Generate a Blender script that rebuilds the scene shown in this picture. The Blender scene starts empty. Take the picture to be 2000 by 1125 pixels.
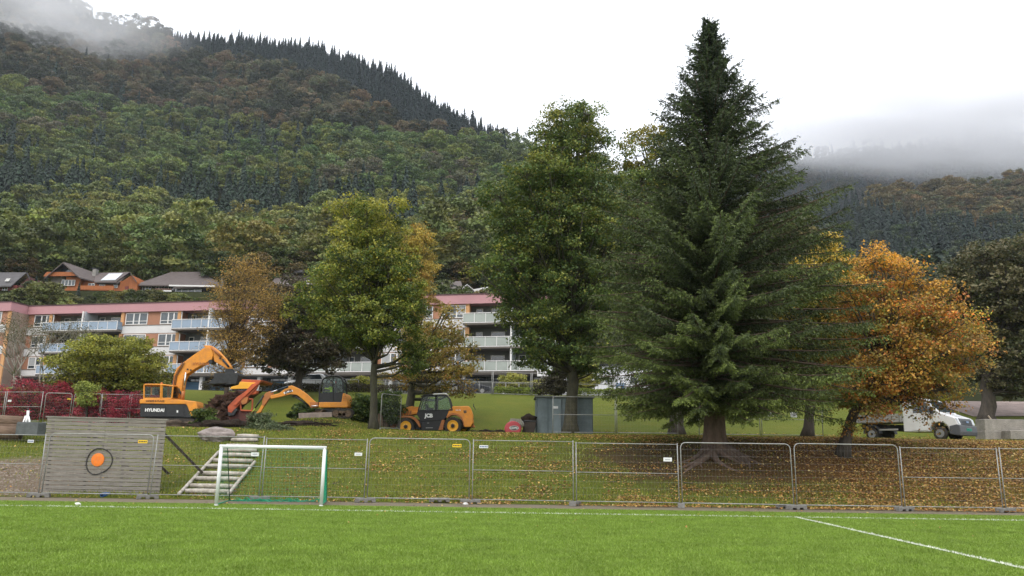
import bpy, bmesh, math, random
import numpy as np
from mathutils import Vector, Matrix, noise
R = math.radians
S = bpy.context.scene
COL = S.collection
rnd = random.Random(11)
rng = np.random.default_rng(5)

# ---------------------------------------------------------------- camera
FPX, TH, RO, CH = 1500.0, R(12.15), R(0.85), 1.6
_F = Vector((0, math.cos(TH), math.sin(TH)))
_U0 = Vector((0, -math.sin(TH), math.cos(TH)))
_X0 = Vector((1, 0, 0))
_R = _X0 * math.cos(RO) + _U0 * math.sin(RO)
_U = _U0 * math.cos(RO) - _X0 * math.sin(RO)
cam = bpy.data.cameras.new('camera'); camo = bpy.data.objects.new('camera', cam); COL.objects.link(camo)
cam.sensor_width = 36; cam.lens = 36 * FPX / 2000; cam.clip_start = 0.1; cam.clip_end = 6000
camo.matrix_world = Matrix((( _R.x, _U.x, -_F.x, 0), (_R.y, _U.y, -_F.y, 0), (_R.z, _U.z, -_F.z, CH), (0, 0, 0, 1)))
S.camera = camo

def at(px, py, Y):
    """real place seen at a picture point, at distance Y along the ground"""
    d = _F + _R * ((px - 1000) / FPX) + _U * ((562.5 - py) / FPX)
    return Vector((0, 0, CH)) + d * (Y / d.y)
def proj(p):
    q = Vector(p) - Vector((0, 0, CH)); f = q.dot(_F)
    return 1000 + FPX * q.dot(_R) / f, 562.5 - FPX * q.dot(_U) / f
def xat(px, Y, z):
    k = (px - 1000) / FPX
    # (x*Rx + Y*Ry + dz*Rz) = k*(Y*Fy + dz*Fz)
    dz = z - CH
    return (k * (Y * _F.y + dz * _F.z) - Y * _R.y - dz * _R.z) / (_R.x - k * _F.x)

# ---------------------------------------------------------------- light
SUN_EL, SUN_AZ = R(52), R(200)
w = bpy.data.worlds.new('World'); S.world = w; w.use_nodes = True
nt = w.node_tree; nt.nodes.clear()
sky = nt.nodes.new('ShaderNodeTexSky'); sky.sky_type = 'NISHITA'; sky.sun_disc = False
sky.sun_elevation = SUN_EL; sky.sun_rotation = SUN_AZ; sky.dust_density = 4; sky.air_density = 1
b1 = nt.nodes.new('ShaderNodeBackground'); b1.inputs[1].default_value = 0.05
nt.links.new(sky.outputs[0], b1.inputs[0])
tc = nt.nodes.new('ShaderNodeTexCoord'); sp = nt.nodes.new('ShaderNodeSeparateXYZ')
nt.links.new(tc.outputs['Generated'], sp.inputs[0])
mr = nt.nodes.new('ShaderNodeMapRange'); mr.inputs[1].default_value = 0.0; mr.inputs[2].default_value = 1.0
mr.inputs[3].default_value = 1.08; mr.inputs[4].default_value = 1.85
nt.links.new(sp.outputs[2], mr.inputs[0])
b2 = nt.nodes.new('ShaderNodeBackground'); b2.inputs[0].default_value = (0.965, 0.975, 1.0, 1)
nt.links.new(mr.outputs[0], b2.inputs[1])
ad = nt.nodes.new('ShaderNodeAddShader'); wo = nt.nodes.new('ShaderNodeOutputWorld')
nt.links.new(b1.outputs[0], ad.inputs[0]); nt.links.new(b2.outputs[0], ad.inputs[1]); nt.links.new(ad.outputs[0], wo.inputs[0])
sl = bpy.data.lights.new('sun', 'SUN'); sl.energy = 0.8; sl.angle = R(14); sl.color = (1, 0.965, 0.9)
so = bpy.data.objects.new('sun', sl); COL.objects.link(so)
so.rotation_euler = (R(90) - SUN_EL, 0, R(180) - SUN_AZ + R(0))
S.view_settings.view_transform = 'Standard'; S.view_settings.look = 'None'
S.view_settings.exposure = 0.12; S.view_settings.gamma = 1
S.cycles.use_denoising = True
S.cycles.max_bounces = 6; S.cycles.diffuse_bounces = 3; S.cycles.glossy_bounces = 2
S.cycles.transmission_bounces = 4; S.cycles.transparent_max_bounces = 8; S.cycles.volume_bounces = 3
S.cycles.volume_step_rate = 4; S.cycles.volume_max_steps = 64

# ---------------------------------------------------------------- helpers
def tag(o, label=None, cat=None, group=None, kind=None):
    if label: o['label'] = label
    if cat: o['category'] = cat
    if group: o['group'] = group
    if kind: o['kind'] = kind
    return o
def empty(name, loc, label, cat, group=None, rz=0):
    o = bpy.data.objects.new(name, None); COL.objects.link(o); o.location = loc; o.rotation_euler = (0, 0, rz)
    o.empty_display_size = 0.2
    return tag(o, label, cat, group)
def copy_tree(o, parent=None):
    c = o.copy(); COL.objects.link(c)
    if parent is not None: c.parent = parent
    for ch in list(o.children): copy_tree(ch, c)
    return c
def srgb(r, g, b):
    f = lambda c: (c / 255 / 12.92) if c / 255 <= 0.04045 else ((c / 255 + 0.055) / 1.055) ** 2.4
    return (f(r), f(g), f(b))

MATS = {}
def mat(name, col, rough=0.6, metal=0.0, var=0.15, scale=6.0, bump=0.0, bscale=40.0, col2=None, spec=0.4, stretch=None, alpha=None):
    """procedural surface: base colour broken up by two noises, optional bump"""
    if name in MATS: return MATS[name]
    m = bpy.data.materials.new(name); m.use_nodes = True; n = m.node_tree; n.nodes.clear()
    out = n.nodes.new('ShaderNodeOutputMaterial'); p = n.nodes.new('ShaderNodeBsdfPrincipled')
    n.links.new(p.outputs[0], out.inputs[0])
    tc = n.nodes.new('ShaderNodeTexCoord'); src = tc.outputs['Object']
    if stretch:
        mp = n.nodes.new('ShaderNodeMapping'); mp.inputs['Scale'].default_value = stretch
        n.links.new(src, mp.inputs[0]); src = mp.outputs[0]
    nz = n.nodes.new('ShaderNodeTexNoise'); nz.inputs['Scale'].default_value = scale; nz.inputs['Detail'].default_value = 6
    nz.inputs['Roughness'].default_value = 0.65
    n.links.new(src, nz.inputs['Vector'])
    rp = n.nodes.new('ShaderNodeValToRGB'); n.links.new(nz.outputs[0], rp.inputs[0])
    c = Vector(col); d = Vector(col2) if col2 else c * (1 - var) 
    e = c if col2 else c * (1 + var)
    rp.color_ramp.elements[0].position = 0.3; rp.color_ramp.elements[1].position = 0.7
    rp.color_ramp.elements[0].color = (*d, 1); rp.color_ramp.elements[1].color = (*[min(1, v) for v in e], 1)
    n.links.new(rp.outputs[0], p.inputs['Base Color'])
    p.inputs['Roughness'].default_value = rough; p.inputs['Metallic'].default_value = metal
    p.inputs['Specular IOR Level'].default_value = spec
    if bump:
        nb = n.nodes.new('ShaderNodeTexNoise'); nb.inputs['Scale'].default_value = bscale; nb.inputs['Detail'].default_value = 8
        n.links.new(src, nb.inputs['Vector'])
        bp = n.nodes.new('ShaderNodeBump'); bp.inputs['Strength'].default_value = bump; bp.inputs['Distance'].default_value = 0.05
        n.links.new(nb.outputs[0], bp.inputs['Height']); n.links.new(bp.outputs[0], p.inputs['Normal'])
    MATS[name] = m; return m

def glass(name, tint=(0.02, 0.03, 0.035), rough=0.05):
    """dark reflective window pane"""
    if name in MATS: return MATS[name]
    m = mat(name, tint, rough, 0.0, 0.4, 1.2, spec=1.0); return m
def clear_glass(name, tint=(0.75, 0.85, 0.82), a=0.75):
    if name in MATS: return MATS[name]
    m = bpy.data.materials.new(name); m.use_nodes = True; n = m.node_tree; n.nodes.clear()
    out = n.nodes.new('ShaderNodeOutputMaterial'); g = n.nodes.new('ShaderNodeBsdfGlossy'); g.inputs['Roughness'].default_value = 0.06
    t = n.nodes.new('ShaderNodeBsdfTransparent'); t.inputs[0].default_value = (*tint, 1)
    fr = n.nodes.new('ShaderNodeFresnel'); fr.inputs[0].default_value = 1.22
    ma = n.nodes.new('ShaderNodeMath'); ma.operation = 'ADD'; ma.inputs[1].default_value = 1 - a
    mx = n.nodes.new('ShaderNodeMixShader'); n.links.new(fr.outputs[0], ma.inputs[0]); n.links.new(ma.outputs[0], mx.inputs[0])
    n.links.new(t.outputs[0], mx.inputs[1]); n.links.new(g.outputs[0], mx.inputs[2]); n.links.new(mx.outputs[0], out.inputs[0])
    MATS[name] = m; return m

class MB:
    """collects shapes, then links them as one mesh object"""
    def __init__(s): s.v = []; s.f = []
    def add(s, vs, fs):
        o = len(s.v); s.v += [tuple(v) for v in vs]; s.f += [tuple(i + o for i in f) for f in fs]; return s
    def box(s, c, size, rz=0, rx=0, ry=0, tp=1.0):
        hx, hy, hz = size[0] / 2, size[1] / 2, size[2] / 2
        M = Matrix.Rotation(rz, 3, 'Z') @ Matrix.Rotation(ry, 3, 'Y') @ Matrix.Rotation(rx, 3, 'X')
        vs = []
        for z in (-1, 1):
            k = tp if z > 0 else 1
            for x, y in ((-1, -1), (1, -1), (1, 1), (-1, 1)):
                vs.append(Vector(c) + M @ Vector((x * hx * k, y * hy * k, z * hz)))
        return s.add(vs, [(3, 2, 1, 0), (4, 5, 6, 7), (0, 1, 5, 4), (1, 2, 6, 5), (2, 3, 7, 6), (3, 0, 4, 7)])
    def bar(s, a, b, r1, r2=None, n=8, cap=True):
        a, b = Vector(a), Vector(b); d = b - a
        if d.length < 1e-6: return s
        r2 = r1 if r2 is None else r2
        d.normalize(); u = d.orthogonal().normalized(); w = d.cross(u)
        vs = []
        for p, r in ((a, r1), (b, r2)):
            for i in range(n):
                t = 2 * math.pi * i / n + math.pi / n; vs.append(p + u * (r * math.cos(t)) + w * (r * math.sin(t)))
        fs = [(i, (i + 1) % n, n + (i + 1) % n, n + i) for i in range(n)]
        if cap: fs += [tuple(range(n))[::-1], tuple(range(n, 2 * n))]
        return s.add(vs, fs)
    def tube(s, pts, rs, n=8):
        pts = [Vector(p) for p in pts]
        if not hasattr(rs, '__len__'): rs = [rs] * len(pts)
        vs = []; u = None
        for i, p in enumerate(pts):
            d = (pts[min(i + 1, len(pts) - 1)] - pts[max(i - 1, 0)])
            if d.length < 1e-9: d = Vector((0, 0, 1))
            d.normalize()
            if u is None: u = d.orthogonal().normalized()
            else:
                u = u - d * u.dot(d)
                u = u.normalized() if u.length > 1e-6 else d.orthogonal().normalized()
            w = d.cross(u)
            for k in range(n):
                t = 2 * math.pi * k / n; vs.append(p + u * (rs[i] * math.cos(t)) + w * (rs[i] * math.sin(t)))
        fs = []
        for i in range(len(pts) - 1):
            for k in range(n): fs.append((i * n + k, i * n + (k + 1) % n, (i + 1) * n + (k + 1) % n, (i + 1) * n + k))
        fs += [tuple(range(n))[::-1], tuple(range((len(pts) - 1) * n, len(pts) * n))]
        return s.add(vs, fs)
    def prism(s, poly, y0, y1, f=None):
        """polygon in x,z pushed out along y; f maps (x,y,z) to another place"""
        n = len(poly); f = f or (lambda x, y, z: (x, y, z))
        vs = [f(x, y0, z) for x, z in poly] + [f(x, y1, z) for x, z in poly]
        return s.add(vs, [tuple(range(n)), tuple(range(2 * n - 1, n - 1, -1))] + [(i, n + i, n + (i + 1) % n, (i + 1) % n) for i in range(n)])
    def lathe(s, c, prof, axis='z', n=24):
        """profile of (radius, height) spun about an axis"""
        vs = []
        for r, h in prof:
            for k in range(n):
                t = 2 * math.pi * k / n; a, b = r * math.cos(t), r * math.sin(t)
                p = {'z': (a, b, h), 'y': (a, h, b), 'x': (h, a, b)}[axis]; vs.append(Vector(c) + Vector(p))
        fs = []
        for i in range(len(prof) - 1):
            for k in range(n): fs.append((i * n + k, i * n + (k + 1) % n, (i + 1) * n + (k + 1) % n, (i + 1) * n + k))
        if prof[0][0] > 1e-4: fs.append(tuple(range(n))[::-1])
        if prof[-1][0] > 1e-4: fs.append(tuple(range((len(prof) - 1) * n, len(prof) * n)))
        return s.add(vs, fs)
    def quad(s, a, b, c, d): return s.add([a, b, c, d], [(0, 1, 2, 3)])
    def blob(s, c, r, seed=0, amp=0.2, n=14, m=9, f=1.5):
        vs = []; r = Vector(r)
        for j in range(m + 1):
            ph = math.pi * j / m
            for i in range(n):
                t = 2 * math.pi * i / n
                d = Vector((math.sin(ph) * math.cos(t), math.sin(ph) * math.sin(t), math.cos(ph)))
                k = 1 + amp * noise.noise(d * f + Vector((seed * 3.1, seed, 0)))
                vs.append(Vector(c) + Vector((d.x * r.x, d.y * r.y, d.z * r.z)) * k)
        fs = [(j * n + i, j * n + (i + 1) % n, (j + 1) * n + (i + 1) % n, (j + 1) * n + i) for j in range(m) for i in range(n)]
        return s.add(vs, fs)
    def build(s, name, m, parent=None, smooth=False, bevel=0, normals=True):
        me = bpy.data.meshes.new(name); me.from_pydata(s.v, [], s.f); me.update()
        if normals:
            bm = bmesh.new(); bm.from_mesh(me); bmesh.ops.remove_doubles(bm, verts=bm.verts, dist=1e-5)
            bmesh.ops.recalc_face_normals(bm, faces=bm.faces); bm.to_mesh(me); bm.free()
        o = bpy.data.objects.new(name, me); COL.objects.link(o); me.materials.append(m)
        if smooth: me.polygons.foreach_set('use_smooth', [True] * len(me.polygons))
        if parent is not None: o.parent = parent
        if bevel:
            b = o.modifiers.new('bevel', 'BEVEL'); b.width = bevel; b.segments = 2; b.limit_method = 'ANGLE'; b.angle_limit = R(35)
        return o

def np_mesh(name, verts, faces_n, cols=None, m=None, parent=None, link=True, per=4):
    """mesh of separate faces straight from arrays; per-face colours in attribute «tint»"""
    me = bpy.data.meshes.new(name); nv = len(verts); nf = nv // per
    me.vertices.add(nv); me.vertices.foreach_set('co', verts.astype(np.float32).ravel())
    me.loops.add(nv); me.loops.foreach_set('vertex_index', np.arange(nv, dtype=np.int32))
    me.polygons.add(nf); me.polygons.foreach_set('loop_start', np.arange(0, nv, per, dtype=np.int32))
    if cols is not None:
        a = me.color_attributes.new('tint', 'FLOAT_COLOR', 'POINT')
        c = np.ones((nf, 4), np.float32); c[:, :3] = cols
        a.data.foreach_set('color', np.repeat(c, per, axis=0).ravel())
    me.update(calc_edges=True)
    if m: me.materials.append(m)
    o = bpy.data.objects.new(name, me)
    if link: COL.objects.link(o)
    if parent is not None: o.parent = parent
    return o

def leaves(C, size, up=0.8, out=None, asp=0.62, rs=None):
    """diamond-shaped leaves at points C; returns (4N,3)"""
    g = rs or rng; N = len(C)
    n = g.normal(size=(N, 3)); n[:, 2] += up
    if out is not None: n += out
    n /= np.linalg.norm(n, axis=1, keepdims=True) + 1e-9
    u = np.cross(n, g.normal(size=(N, 3))); u /= np.linalg.norm(u, axis=1, keepdims=True) + 1e-9
    v = np.cross(n, u)
    s = (size * (0.6 + 0.8 * g.random(N)))[:, None] if np.isscalar(size) else (size * (0.6 + 0.8 * g.random(N)))[:, None]
    q = np.stack([C - u * s * 0.5, C + v * s * asp * 0.5 - n * s * 0.06, C + u * s * 0.5, C - v * s * asp * 0.5 - n * s * 0.06], axis=1)
    return q.reshape(-1, 3)

def leaf_material(name, mode='own', trans=0.3, rough=0.55):
    """leaf shader: colour from the leaf's own tint; 'forest' multiplies by the tint of each tree"""
    m = bpy.data.materials.new(name); m.use_nodes = True; n = m.node_tree; n.nodes.clear()
    out = n.nodes.new('ShaderNodeOutputMaterial')
    a = n.nodes.new('ShaderNodeAttribute'); a.attribute_name = 'tint'; col = a.outputs['Color']
    if mode != 'own':
        if mode == 'instance':
            b = n.nodes.new('ShaderNodeAttribute'); b.attribute_type = 'INSTANCER'; b.attribute_name = 'tree_tint'; c2 = b.outputs['Color']
        else:
            b = n.nodes.new('ShaderNodeObjectInfo'); c2 = b.outputs['Color']
        mx = n.nodes.new('ShaderNodeMix'); mx.data_type = 'RGBA'; mx.blend_type = 'MULTIPLY'; mx.inputs[0].default_value = 1
        n.links.new(col, mx.inputs[6]); n.links.new(c2, mx.inputs[7]); col = mx.outputs[2]
    # fine mottling of each leaf
    tc = n.nodes.new('ShaderNodeTexCoord'); nz = n.nodes.new('ShaderNodeTexNoise'); nz.inputs['Scale'].default_value = 1.3; nz.inputs['Detail'].default_value = 3
    n.links.new(tc.outputs['Object'], nz.inputs['Vector'])
    hv = n.nodes.new('ShaderNodeHueSaturation'); mr = n.nodes.new('ShaderNodeMapRange')
    mr.inputs[1].default_value = 0.3; mr.inputs[2].default_value = 0.7; mr.inputs[3].default_value = 0.8; mr.inputs[4].default_value = 1.2
    n.links.new(nz.outputs[0], mr.inputs[0]); n.links.new(mr.outputs[0], hv.inputs['Value']); n.links.new(col, hv.inputs['Color'])
    p = n.nodes.new('ShaderNodeBsdfPrincipled'); p.inputs['Roughness'].default_value = rough; p.inputs['Specular IOR Level'].default_value = 0.3
    t = n.nodes.new('ShaderNodeBsdfTranslucent'); mx2 = n.nodes.new('ShaderNodeMixShader'); mx2.inputs[0].default_value = trans
    n.links.new(hv.outputs[0], p.inputs['Base Color']); n.links.new(hv.outputs[0], t.inputs[0])
    n.links.new(p.outputs[0], mx2.inputs[1]); n.links.new(t.outputs[0], mx2.inputs[2]); n.links.new(mx2.outputs[0], out.inputs[0])
    return m
LEAF = leaf_material('leaf'); NEEDLE = leaf_material('needle', trans=0.12, rough=0.6)
def fnoise(x, y, s, seed=0.0): return noise.noise(Vector((x / s, y / s, seed)))
# ---------------------------------------------------------------- the land
srgb0 = srgb
def srgb(r, g, b): return tuple(v * .6 for v in srgb0(r, g, b))
def lerp(a, b, t): return a + (b - a) * t
def pl(x, pts):
    if x <= pts[0][0]: return pts[0][1]
    for (a, b), (c, d) in zip(pts, pts[1:]):
        if x <= c: return b + (d - b) * (x - a) / (c - a)
    return pts[-1][1]
BASE = [(-50, 0), (25.7, 0), (27, .18), (34.0, 2.28), (35.6, 2.46), (44, 2.68), (47.5, 2.78), (50, 3.1), (64, 6.3), (67, 6.6), (88, 7.95), (103, 8.3), (110, 12), (126, 27.0), (140, 31)]
MOUND = 0.75
def gz(x, y):
    """height of the ground up to the houses"""
    z = pl(y, BASE)
    if y > 25.7 and y < 50:
        k = min(1, (y - 25.7) / 3)
        k2 = k * pl(y, [(33, 1), (37, .3), (50, .3)]); z += k2 * (0.09 * fnoise(x, y, 2.3) + 0.16 * fnoise(x, y, 6, 4))
        # mound under the small digger
        d = ((x + 10.9) / 3.7) ** 2 + ((y - 45.5) / 4.6) ** 2
        z += MOUND * math.exp(-d * 1.3)
        # roots hump round the spruce
        d = ((x - 8.2) / 2.6) ** 2 + ((y - 30.6) / 1.6) ** 2
        z += 0.25 * math.exp(-d)
    elif y >= 50: z += 0.12 * fnoise(x, y, 7, 2)
    return z
def on(px, Y, dz=0.0):
    """ground point under a picture column at distance Y"""
    z = 2.0
    for _ in range(5): x = xat(px, Y, z + dz); z = gz(x, Y)
    return Vector((x, Y, z))

def grid_mesh(name, xs, ys, zf, m, smooth=True):
    vs = [(x, y, zf(x, y)) for y in ys for x in xs]; nx = len(xs)
    fs = [(j * nx + i, j * nx + i + 1, (j + 1) * nx + i + 1, (j + 1) * nx + i) for j in range(len(ys) - 1) for i in range(nx - 1)]
    me = bpy.data.meshes.new(name); me.from_pydata(vs, [], fs); me.update(); me.materials.append(m)
    if smooth: me.polygons.foreach_set('use_smooth', [True] * len(me.polygons))
    o = bpy.data.objects.new(name, me); COL.objects.link(o); o['kind'] = 'structure'; return o

def nodes_mat(name):
    m = bpy.data.materials.new(name); m.use_nodes = True; n = m.node_tree; n.nodes.clear()
    out = n.nodes.new('ShaderNodeOutputMaterial'); p = n.nodes.new('ShaderNodeBsdfPrincipled'); n.links.new(p.outputs[0], out.inputs[0])
    p.inputs['Specular IOR Level'].default_value = 0.08
    geo = n.nodes.new('ShaderNodeNewGeometry')
    def nz(scale, detail=4, rough=.6, vec=None, stretch=None):
        t = n.nodes.new('ShaderNodeTexNoise'); t.inputs['Scale'].default_value = scale; t.inputs['Detail'].default_value = detail; t.inputs['Roughness'].default_value = rough
        v = vec or geo.outputs['Position']
        if stretch:
            mp = n.nodes.new('ShaderNodeMapping'); mp.inputs['Scale'].default_value = stretch; n.links.new(v, mp.inputs[0]); v = mp.outputs[0]
        n.links.new(v, t.inputs['Vector']); return t.outputs[0]
    def ramp(fac, stops):
        r = n.nodes.new('ShaderNodeValToRGB'); n.links.new(fac, r.inputs[0]); e = r.color_ramp.elements
        while len(e) < len(stops): e.new(0.5)
        for i, (ps, c) in enumerate(stops): e[i].position = ps; e[i].color = (*c, 1) if len(c) == 3 else c
        return r.outputs[0]
    def mix(f, a, b, bt='MIX'):
        x = n.nodes.new('ShaderNodeMix'); x.data_type = 'RGBA'; x.blend_type = bt
        if isinstance(f, float): x.inputs[0].default_value = f
        else: n.links.new(f, x.inputs[0])
        for i, c in ((6, a), (7, b)):
            if isinstance(c, tuple): x.inputs[i].default_value = (*c, 1)
            else: n.links.new(c, x.inputs[i])
        return x.outputs[2]
    def math_(op, a, b=0.0, clamp=False):
        x = n.nodes.new('ShaderNodeMath'); x.operation = op; x.use_clamp = clamp
        for i, c in ((0, a), (1, b)):
            if isinstance(c, (int, float)): x.inputs[i].default_value = c
            else: n.links.new(c, x.inputs[i])
        return x.outputs[0]
    def bump(h, st, dist=0.05):
        b = n.nodes.new('ShaderNodeBump'); b.inputs['Strength'].default_value = st; b.inputs['Distance'].default_value = dist
        n.links.new(h, b.inputs['Height']); n.links.new(b.outputs[0], p.inputs['Normal'])
    return m, n, p, geo, nz, ramp, mix, math_, bump

# artificial turf
m, n, p, geo, nz, ramp, mix, math_, bump = nodes_mat('turf')
c1 = ramp(nz(0.35, 5), [(.3, srgb(112, 146, 52)), (.7, srgb(136, 168, 62))])
c2 = ramp(nz(5, 6, .8, stretch=(1, .45, 1)), [(.28, srgb(62, 94, 20)), (.5, srgb(124, 158, 52)), (.75, srgb(168, 196, 92))])
c3 = ramp(nz(22, 5, .85, stretch=(1, .3, 1)), [(.3, srgb(70, 104, 24)), (.7, srgb(160, 190, 80))])
c = mix(.5, c1, c2); c = mix(.5, c, c3); n.links.new(c, p.inputs['Base Color']); p.inputs['Roughness'].default_value = .8
bump(nz(22, 5, .85, stretch=(1, .3, 1)), .8, .05); TURF = m
# white paint on turf, slightly greened
m, n, p, geo, nz, ramp, mix, math_, bump = nodes_mat('line_paint')
c = ramp(nz(45, 4, .8), [(.25, srgb(150, 172, 120)), (.5, srgb(226, 232, 210))]); n.links.new(c, p.inputs['Base Color']); p.inputs['Roughness'].default_value = .8
bump(nz(60, 4), .4, .02); LINE = m
# path strip between turf and bank: grey-brown asphalt with litter
m, n, p, geo, nz, ramp, mix, math_, bump = nodes_mat('strip')
c = ramp(nz(1.2, 6, .75), [(.3, srgb(112, 106, 84)), (.5, srgb(150, 138, 118)), (.72, srgb(120, 128, 74))])
c = mix(.35, c, ramp(nz(40, 4), [(.3, srgb(80, 74, 60)), (.7, srgb(176, 164, 146))])); n.links.new(c, p.inputs['Base Color']); p.inputs['Roughness'].default_value = .9
bump(nz(40, 4), .5, .02); STRIP = m

# bank: grass, bare soil round the spruce, gravelly scree at the left, soil by the machines
m, n, p, geo, nz, ramp, mix, math_, bump = nodes_mat('bank')
sep = n.nodes.new('ShaderNodeSeparateXYZ'); n.links.new(geo.outputs['Position'], sep.inputs[0])
X, Y_, Z = sep.outputs
g1 = ramp(nz(.45, 5, .7), [(.25, srgb(92, 112, 36)), (.5, srgb(122, 132, 48)), (.78, srgb(158, 142, 62))])
g2 = ramp(nz(9, 6, .8), [(.28, srgb(62, 76, 20)), (.5, srgb(112, 130, 40)), (.72, srgb(160, 164, 72))])
grass = mix(.18, mix(.5, g1, g2), (.18, .185, .055))
soil = ramp(nz(5, 6, .75), [(.3, srgb(66, 48, 38)), (.55, srgb(104, 78, 60)), (.8, srgb(134, 104, 80))])
scree = mix(.5, ramp(nz(3, 6, .8), [(.3, srgb(118, 96, 76)), (.55, srgb(160, 138, 116)), (.75, srgb(196, 180, 160))]), ramp(nz(16, 6, .8), [(.3, srgb(92, 74, 56)), (.7, srgb(196, 182, 160))]))
def spot(cx, cy, rx, ry, soft=.55):
    a = math_('DIVIDE', math_('SUBTRACT', X, cx), rx); b = math_('DIVIDE', math_('SUBTRACT', Y_, cy), ry)
    d = math_('SQRT', math_('ADD', math_('MULTIPLY', a, a), math_('MULTIPLY', b, b)))
    d = math_('ADD', d, math_('MULTIPLY', math_('SUBTRACT', nz(1.1, 5, .75), .5), 1.3))
    return math_('DIVIDE', math_('SUBTRACT', 1 + soft / 2, d), soft, True)
f1 = math_('MAXIMUM', spot(8.2, 31.0, 5.6, 3.2), spot(13.6, 31.6, 3.8, 2.8))
c = mix(math_('MULTIPLY', f1, .85), grass, soil)
c = mix(math_('MULTIPLY', spot(18.5, 31.5, 9, 6), .6), c, srgb(140, 98, 52))
f2 = spot(-17.5, 28.0, 3.9, 2.2, .35); c = mix(f2, c, scree)
f3 = math_('MAXIMUM', spot(-15.5, 45, 3.6, 4.5), math_('MAXIMUM', spot(-9.4, 39.2, 1.3, .8), spot(-10.8, 43, 1.6, .9))); c = mix(math_('MULTIPLY', f3, .9), c, srgb(58, 44, 36))
n.links.new(c, p.inputs['Base Color']); p.inputs['Roughness'].default_value = .9
hb = math_('ADD', nz(7, 7, .8), math_('MULTIPLY', nz(30, 4, .7), .4)); bump(hb, 1.0, .12); BANK = m
# asphalt yard
YARD = mat('asphalt', (.085, .083, .08), .85, 0, .25, 1.5, .3, 60)
HILLM = mat('forest_floor', (.030, .034, .016), 1.0, 0, .4, .05, .6, .6, spec=0.0)

def fr(a, b, st):
    n_ = max(1, int(round((b - a) / st))); return [a + (b - a) * i / n_ for i in range(n_ + 1)]
grid_mesh('pitch', fr(-60, 60, 4), fr(-12, 23.9, 3), lambda x, y: 0.0, TURF)
grid_mesh('path', fr(-60, 60, 4), [23.9, 24.7, 25.7], lambda x, y: -0.004, STRIP)
grid_mesh('grass_bank', fr(-62, 62, .42), fr(25.65, 50, .35), lambda x, y: gz(x, y) + (0.002 if y < 25.8 else 0), BANK)
# wide ground under everything, to the horizon
def wide(x, y):
    return gz(x, y) - (0.05 if y < 50 else 0)
grid_mesh('upper_bank', fr(-120, 130, 2.5), fr(49.6, 66, 1.5), lambda x, y: gz(x, y), BANK)
grid_mesh('road', fr(-120, 130, 6), fr(66, 103, 2.5), lambda x, y: pl(y, BASE) + .01, YARD)
g = grid_mesh('ground', fr(-1500, 1500, 100), fr(-1500, 1500, 100), lambda x, y: -0.35 if y < 40 or y > 900 else -0.6, BANK, False)

# painted lines on the pitch (sheets 4 mm above the turf)
def strip_between(a, b, wd, z=0.004):
    a, b = Vector((a[0], a[1])), Vector((b[0], b[1])); d = (b - a).normalized(); s_ = Vector((-d.y, d.x)) * wd / 2
    return [(*(a - s_), z), (*(b - s_), z), (*(b + s_), z), (*(a + s_), z)]
def gnd(px, py):
    d = _F + _R * ((px - 1000) / FPX) + _U * ((562.5 - py) / FPX); t = -CH / d.z
    return (d.x * t, d.y * t)
TL = gnd(0, 987.5); TR = gnd(2000, 1017.0)
mb = MB(); ex = 2.2
dv = (TR[0] - TL[0], TR[1] - TL[1])
mb.add(strip_between((TL[0] - dv[0] * .6, TL[1] - dv[1] * .6), (TR[0] + dv[0] * .6, TR[1] + dv[1] * .6), .10), [(0, 1, 2, 3)])
tag(mb.build('touchline', LINE, normals=False), kind='structure')
A = gnd(1556, 1010.8); B = gnd(2000, 1111)
dv = (B[0] - A[0], B[1] - A[1])
mb = MB(); mb.add(strip_between(A, (B[0] + dv[0] * .8, B[1] + dv[1] * .8), .10, .008), [(0, 1, 2, 3)])
tag(mb.build('halfway_line', LINE, normals=False), kind='structure')

# ---------------------------------------------------------------- mountains
RIDGE = [(-700, -60), (-300, -130), (0, -60), (100, -5), (180, 42), (250, 62), (330, 80), (430, 84), (500, 88), (600, 100), (700, 128), (770, 158), (830, 205), (900, 246), (960, 276), (1000, 298), (1060, 322), (1200, 372), (1400, 462), (1600, 560), (1800, 600)]
RY = [(-700, 620), (0, 660), (400, 620), (700, 540), (1000, 430), (1300, 330), (1600, 240), (1800, 220)]
def hill_pt(px, s, ridge, ry, y0, z0, pw=1.5):
    yr = pl(px, ry); tr = at(px, pl(px, ridge), yr)
    zt = max(tr.z, z0 + 2)
    Y = y0 + (yr - y0) * s
    z = z0 + (zt - z0) * (s ** pw) if s <= 1 else zt - (Y - yr) * 0.5
    if 0.02 < s <= 1.0:
        z += (1 - s) * 10 * min(1, s * 5) * (fnoise(px, Y, 90, 7) + .5 * fnoise(px, Y, 35, 3))
    return Vector((xat(px, Y, z), Y, z))
def hill(name, pxs, ridge, ry, y0, z0f, pw=1.5, ns=60):
    ss = [i / ns for i in range(ns + 1)] + [1.08, 1.3]; vs = []
    for s in ss:
        for px in pxs: vs.append(hill_pt(px, s, ridge, ry, y0, z0f(px), pw))
    nx = len(pxs); fs = [(j * nx + i, j * nx + i + 1, (j + 1) * nx + i + 1, (j + 1) * nx + i) for j in range(len(ss) - 1) for i in range(nx - 1)]
    me = bpy.data.meshes.new(name); me.from_pydata(vs, [], fs); me.update(); me.materials.append(HILLM)
    me.polygons.foreach_set('use_smooth', [True] * len(me.polygons))
    o = bpy.data.objects.new(name, me); COL.objects.link(o); o['kind'] = 'structure'; return o
Z0L = lambda px: 31.0
hill('hill', fr(-700, 1800, 20), RIDGE, RY, 140, Z0L)
grid_mesh('terrace', fr(-260, 260, 13), fr(103, 141, 3), lambda x, y: pl(y, BASE) - .02, HILLM)
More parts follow.
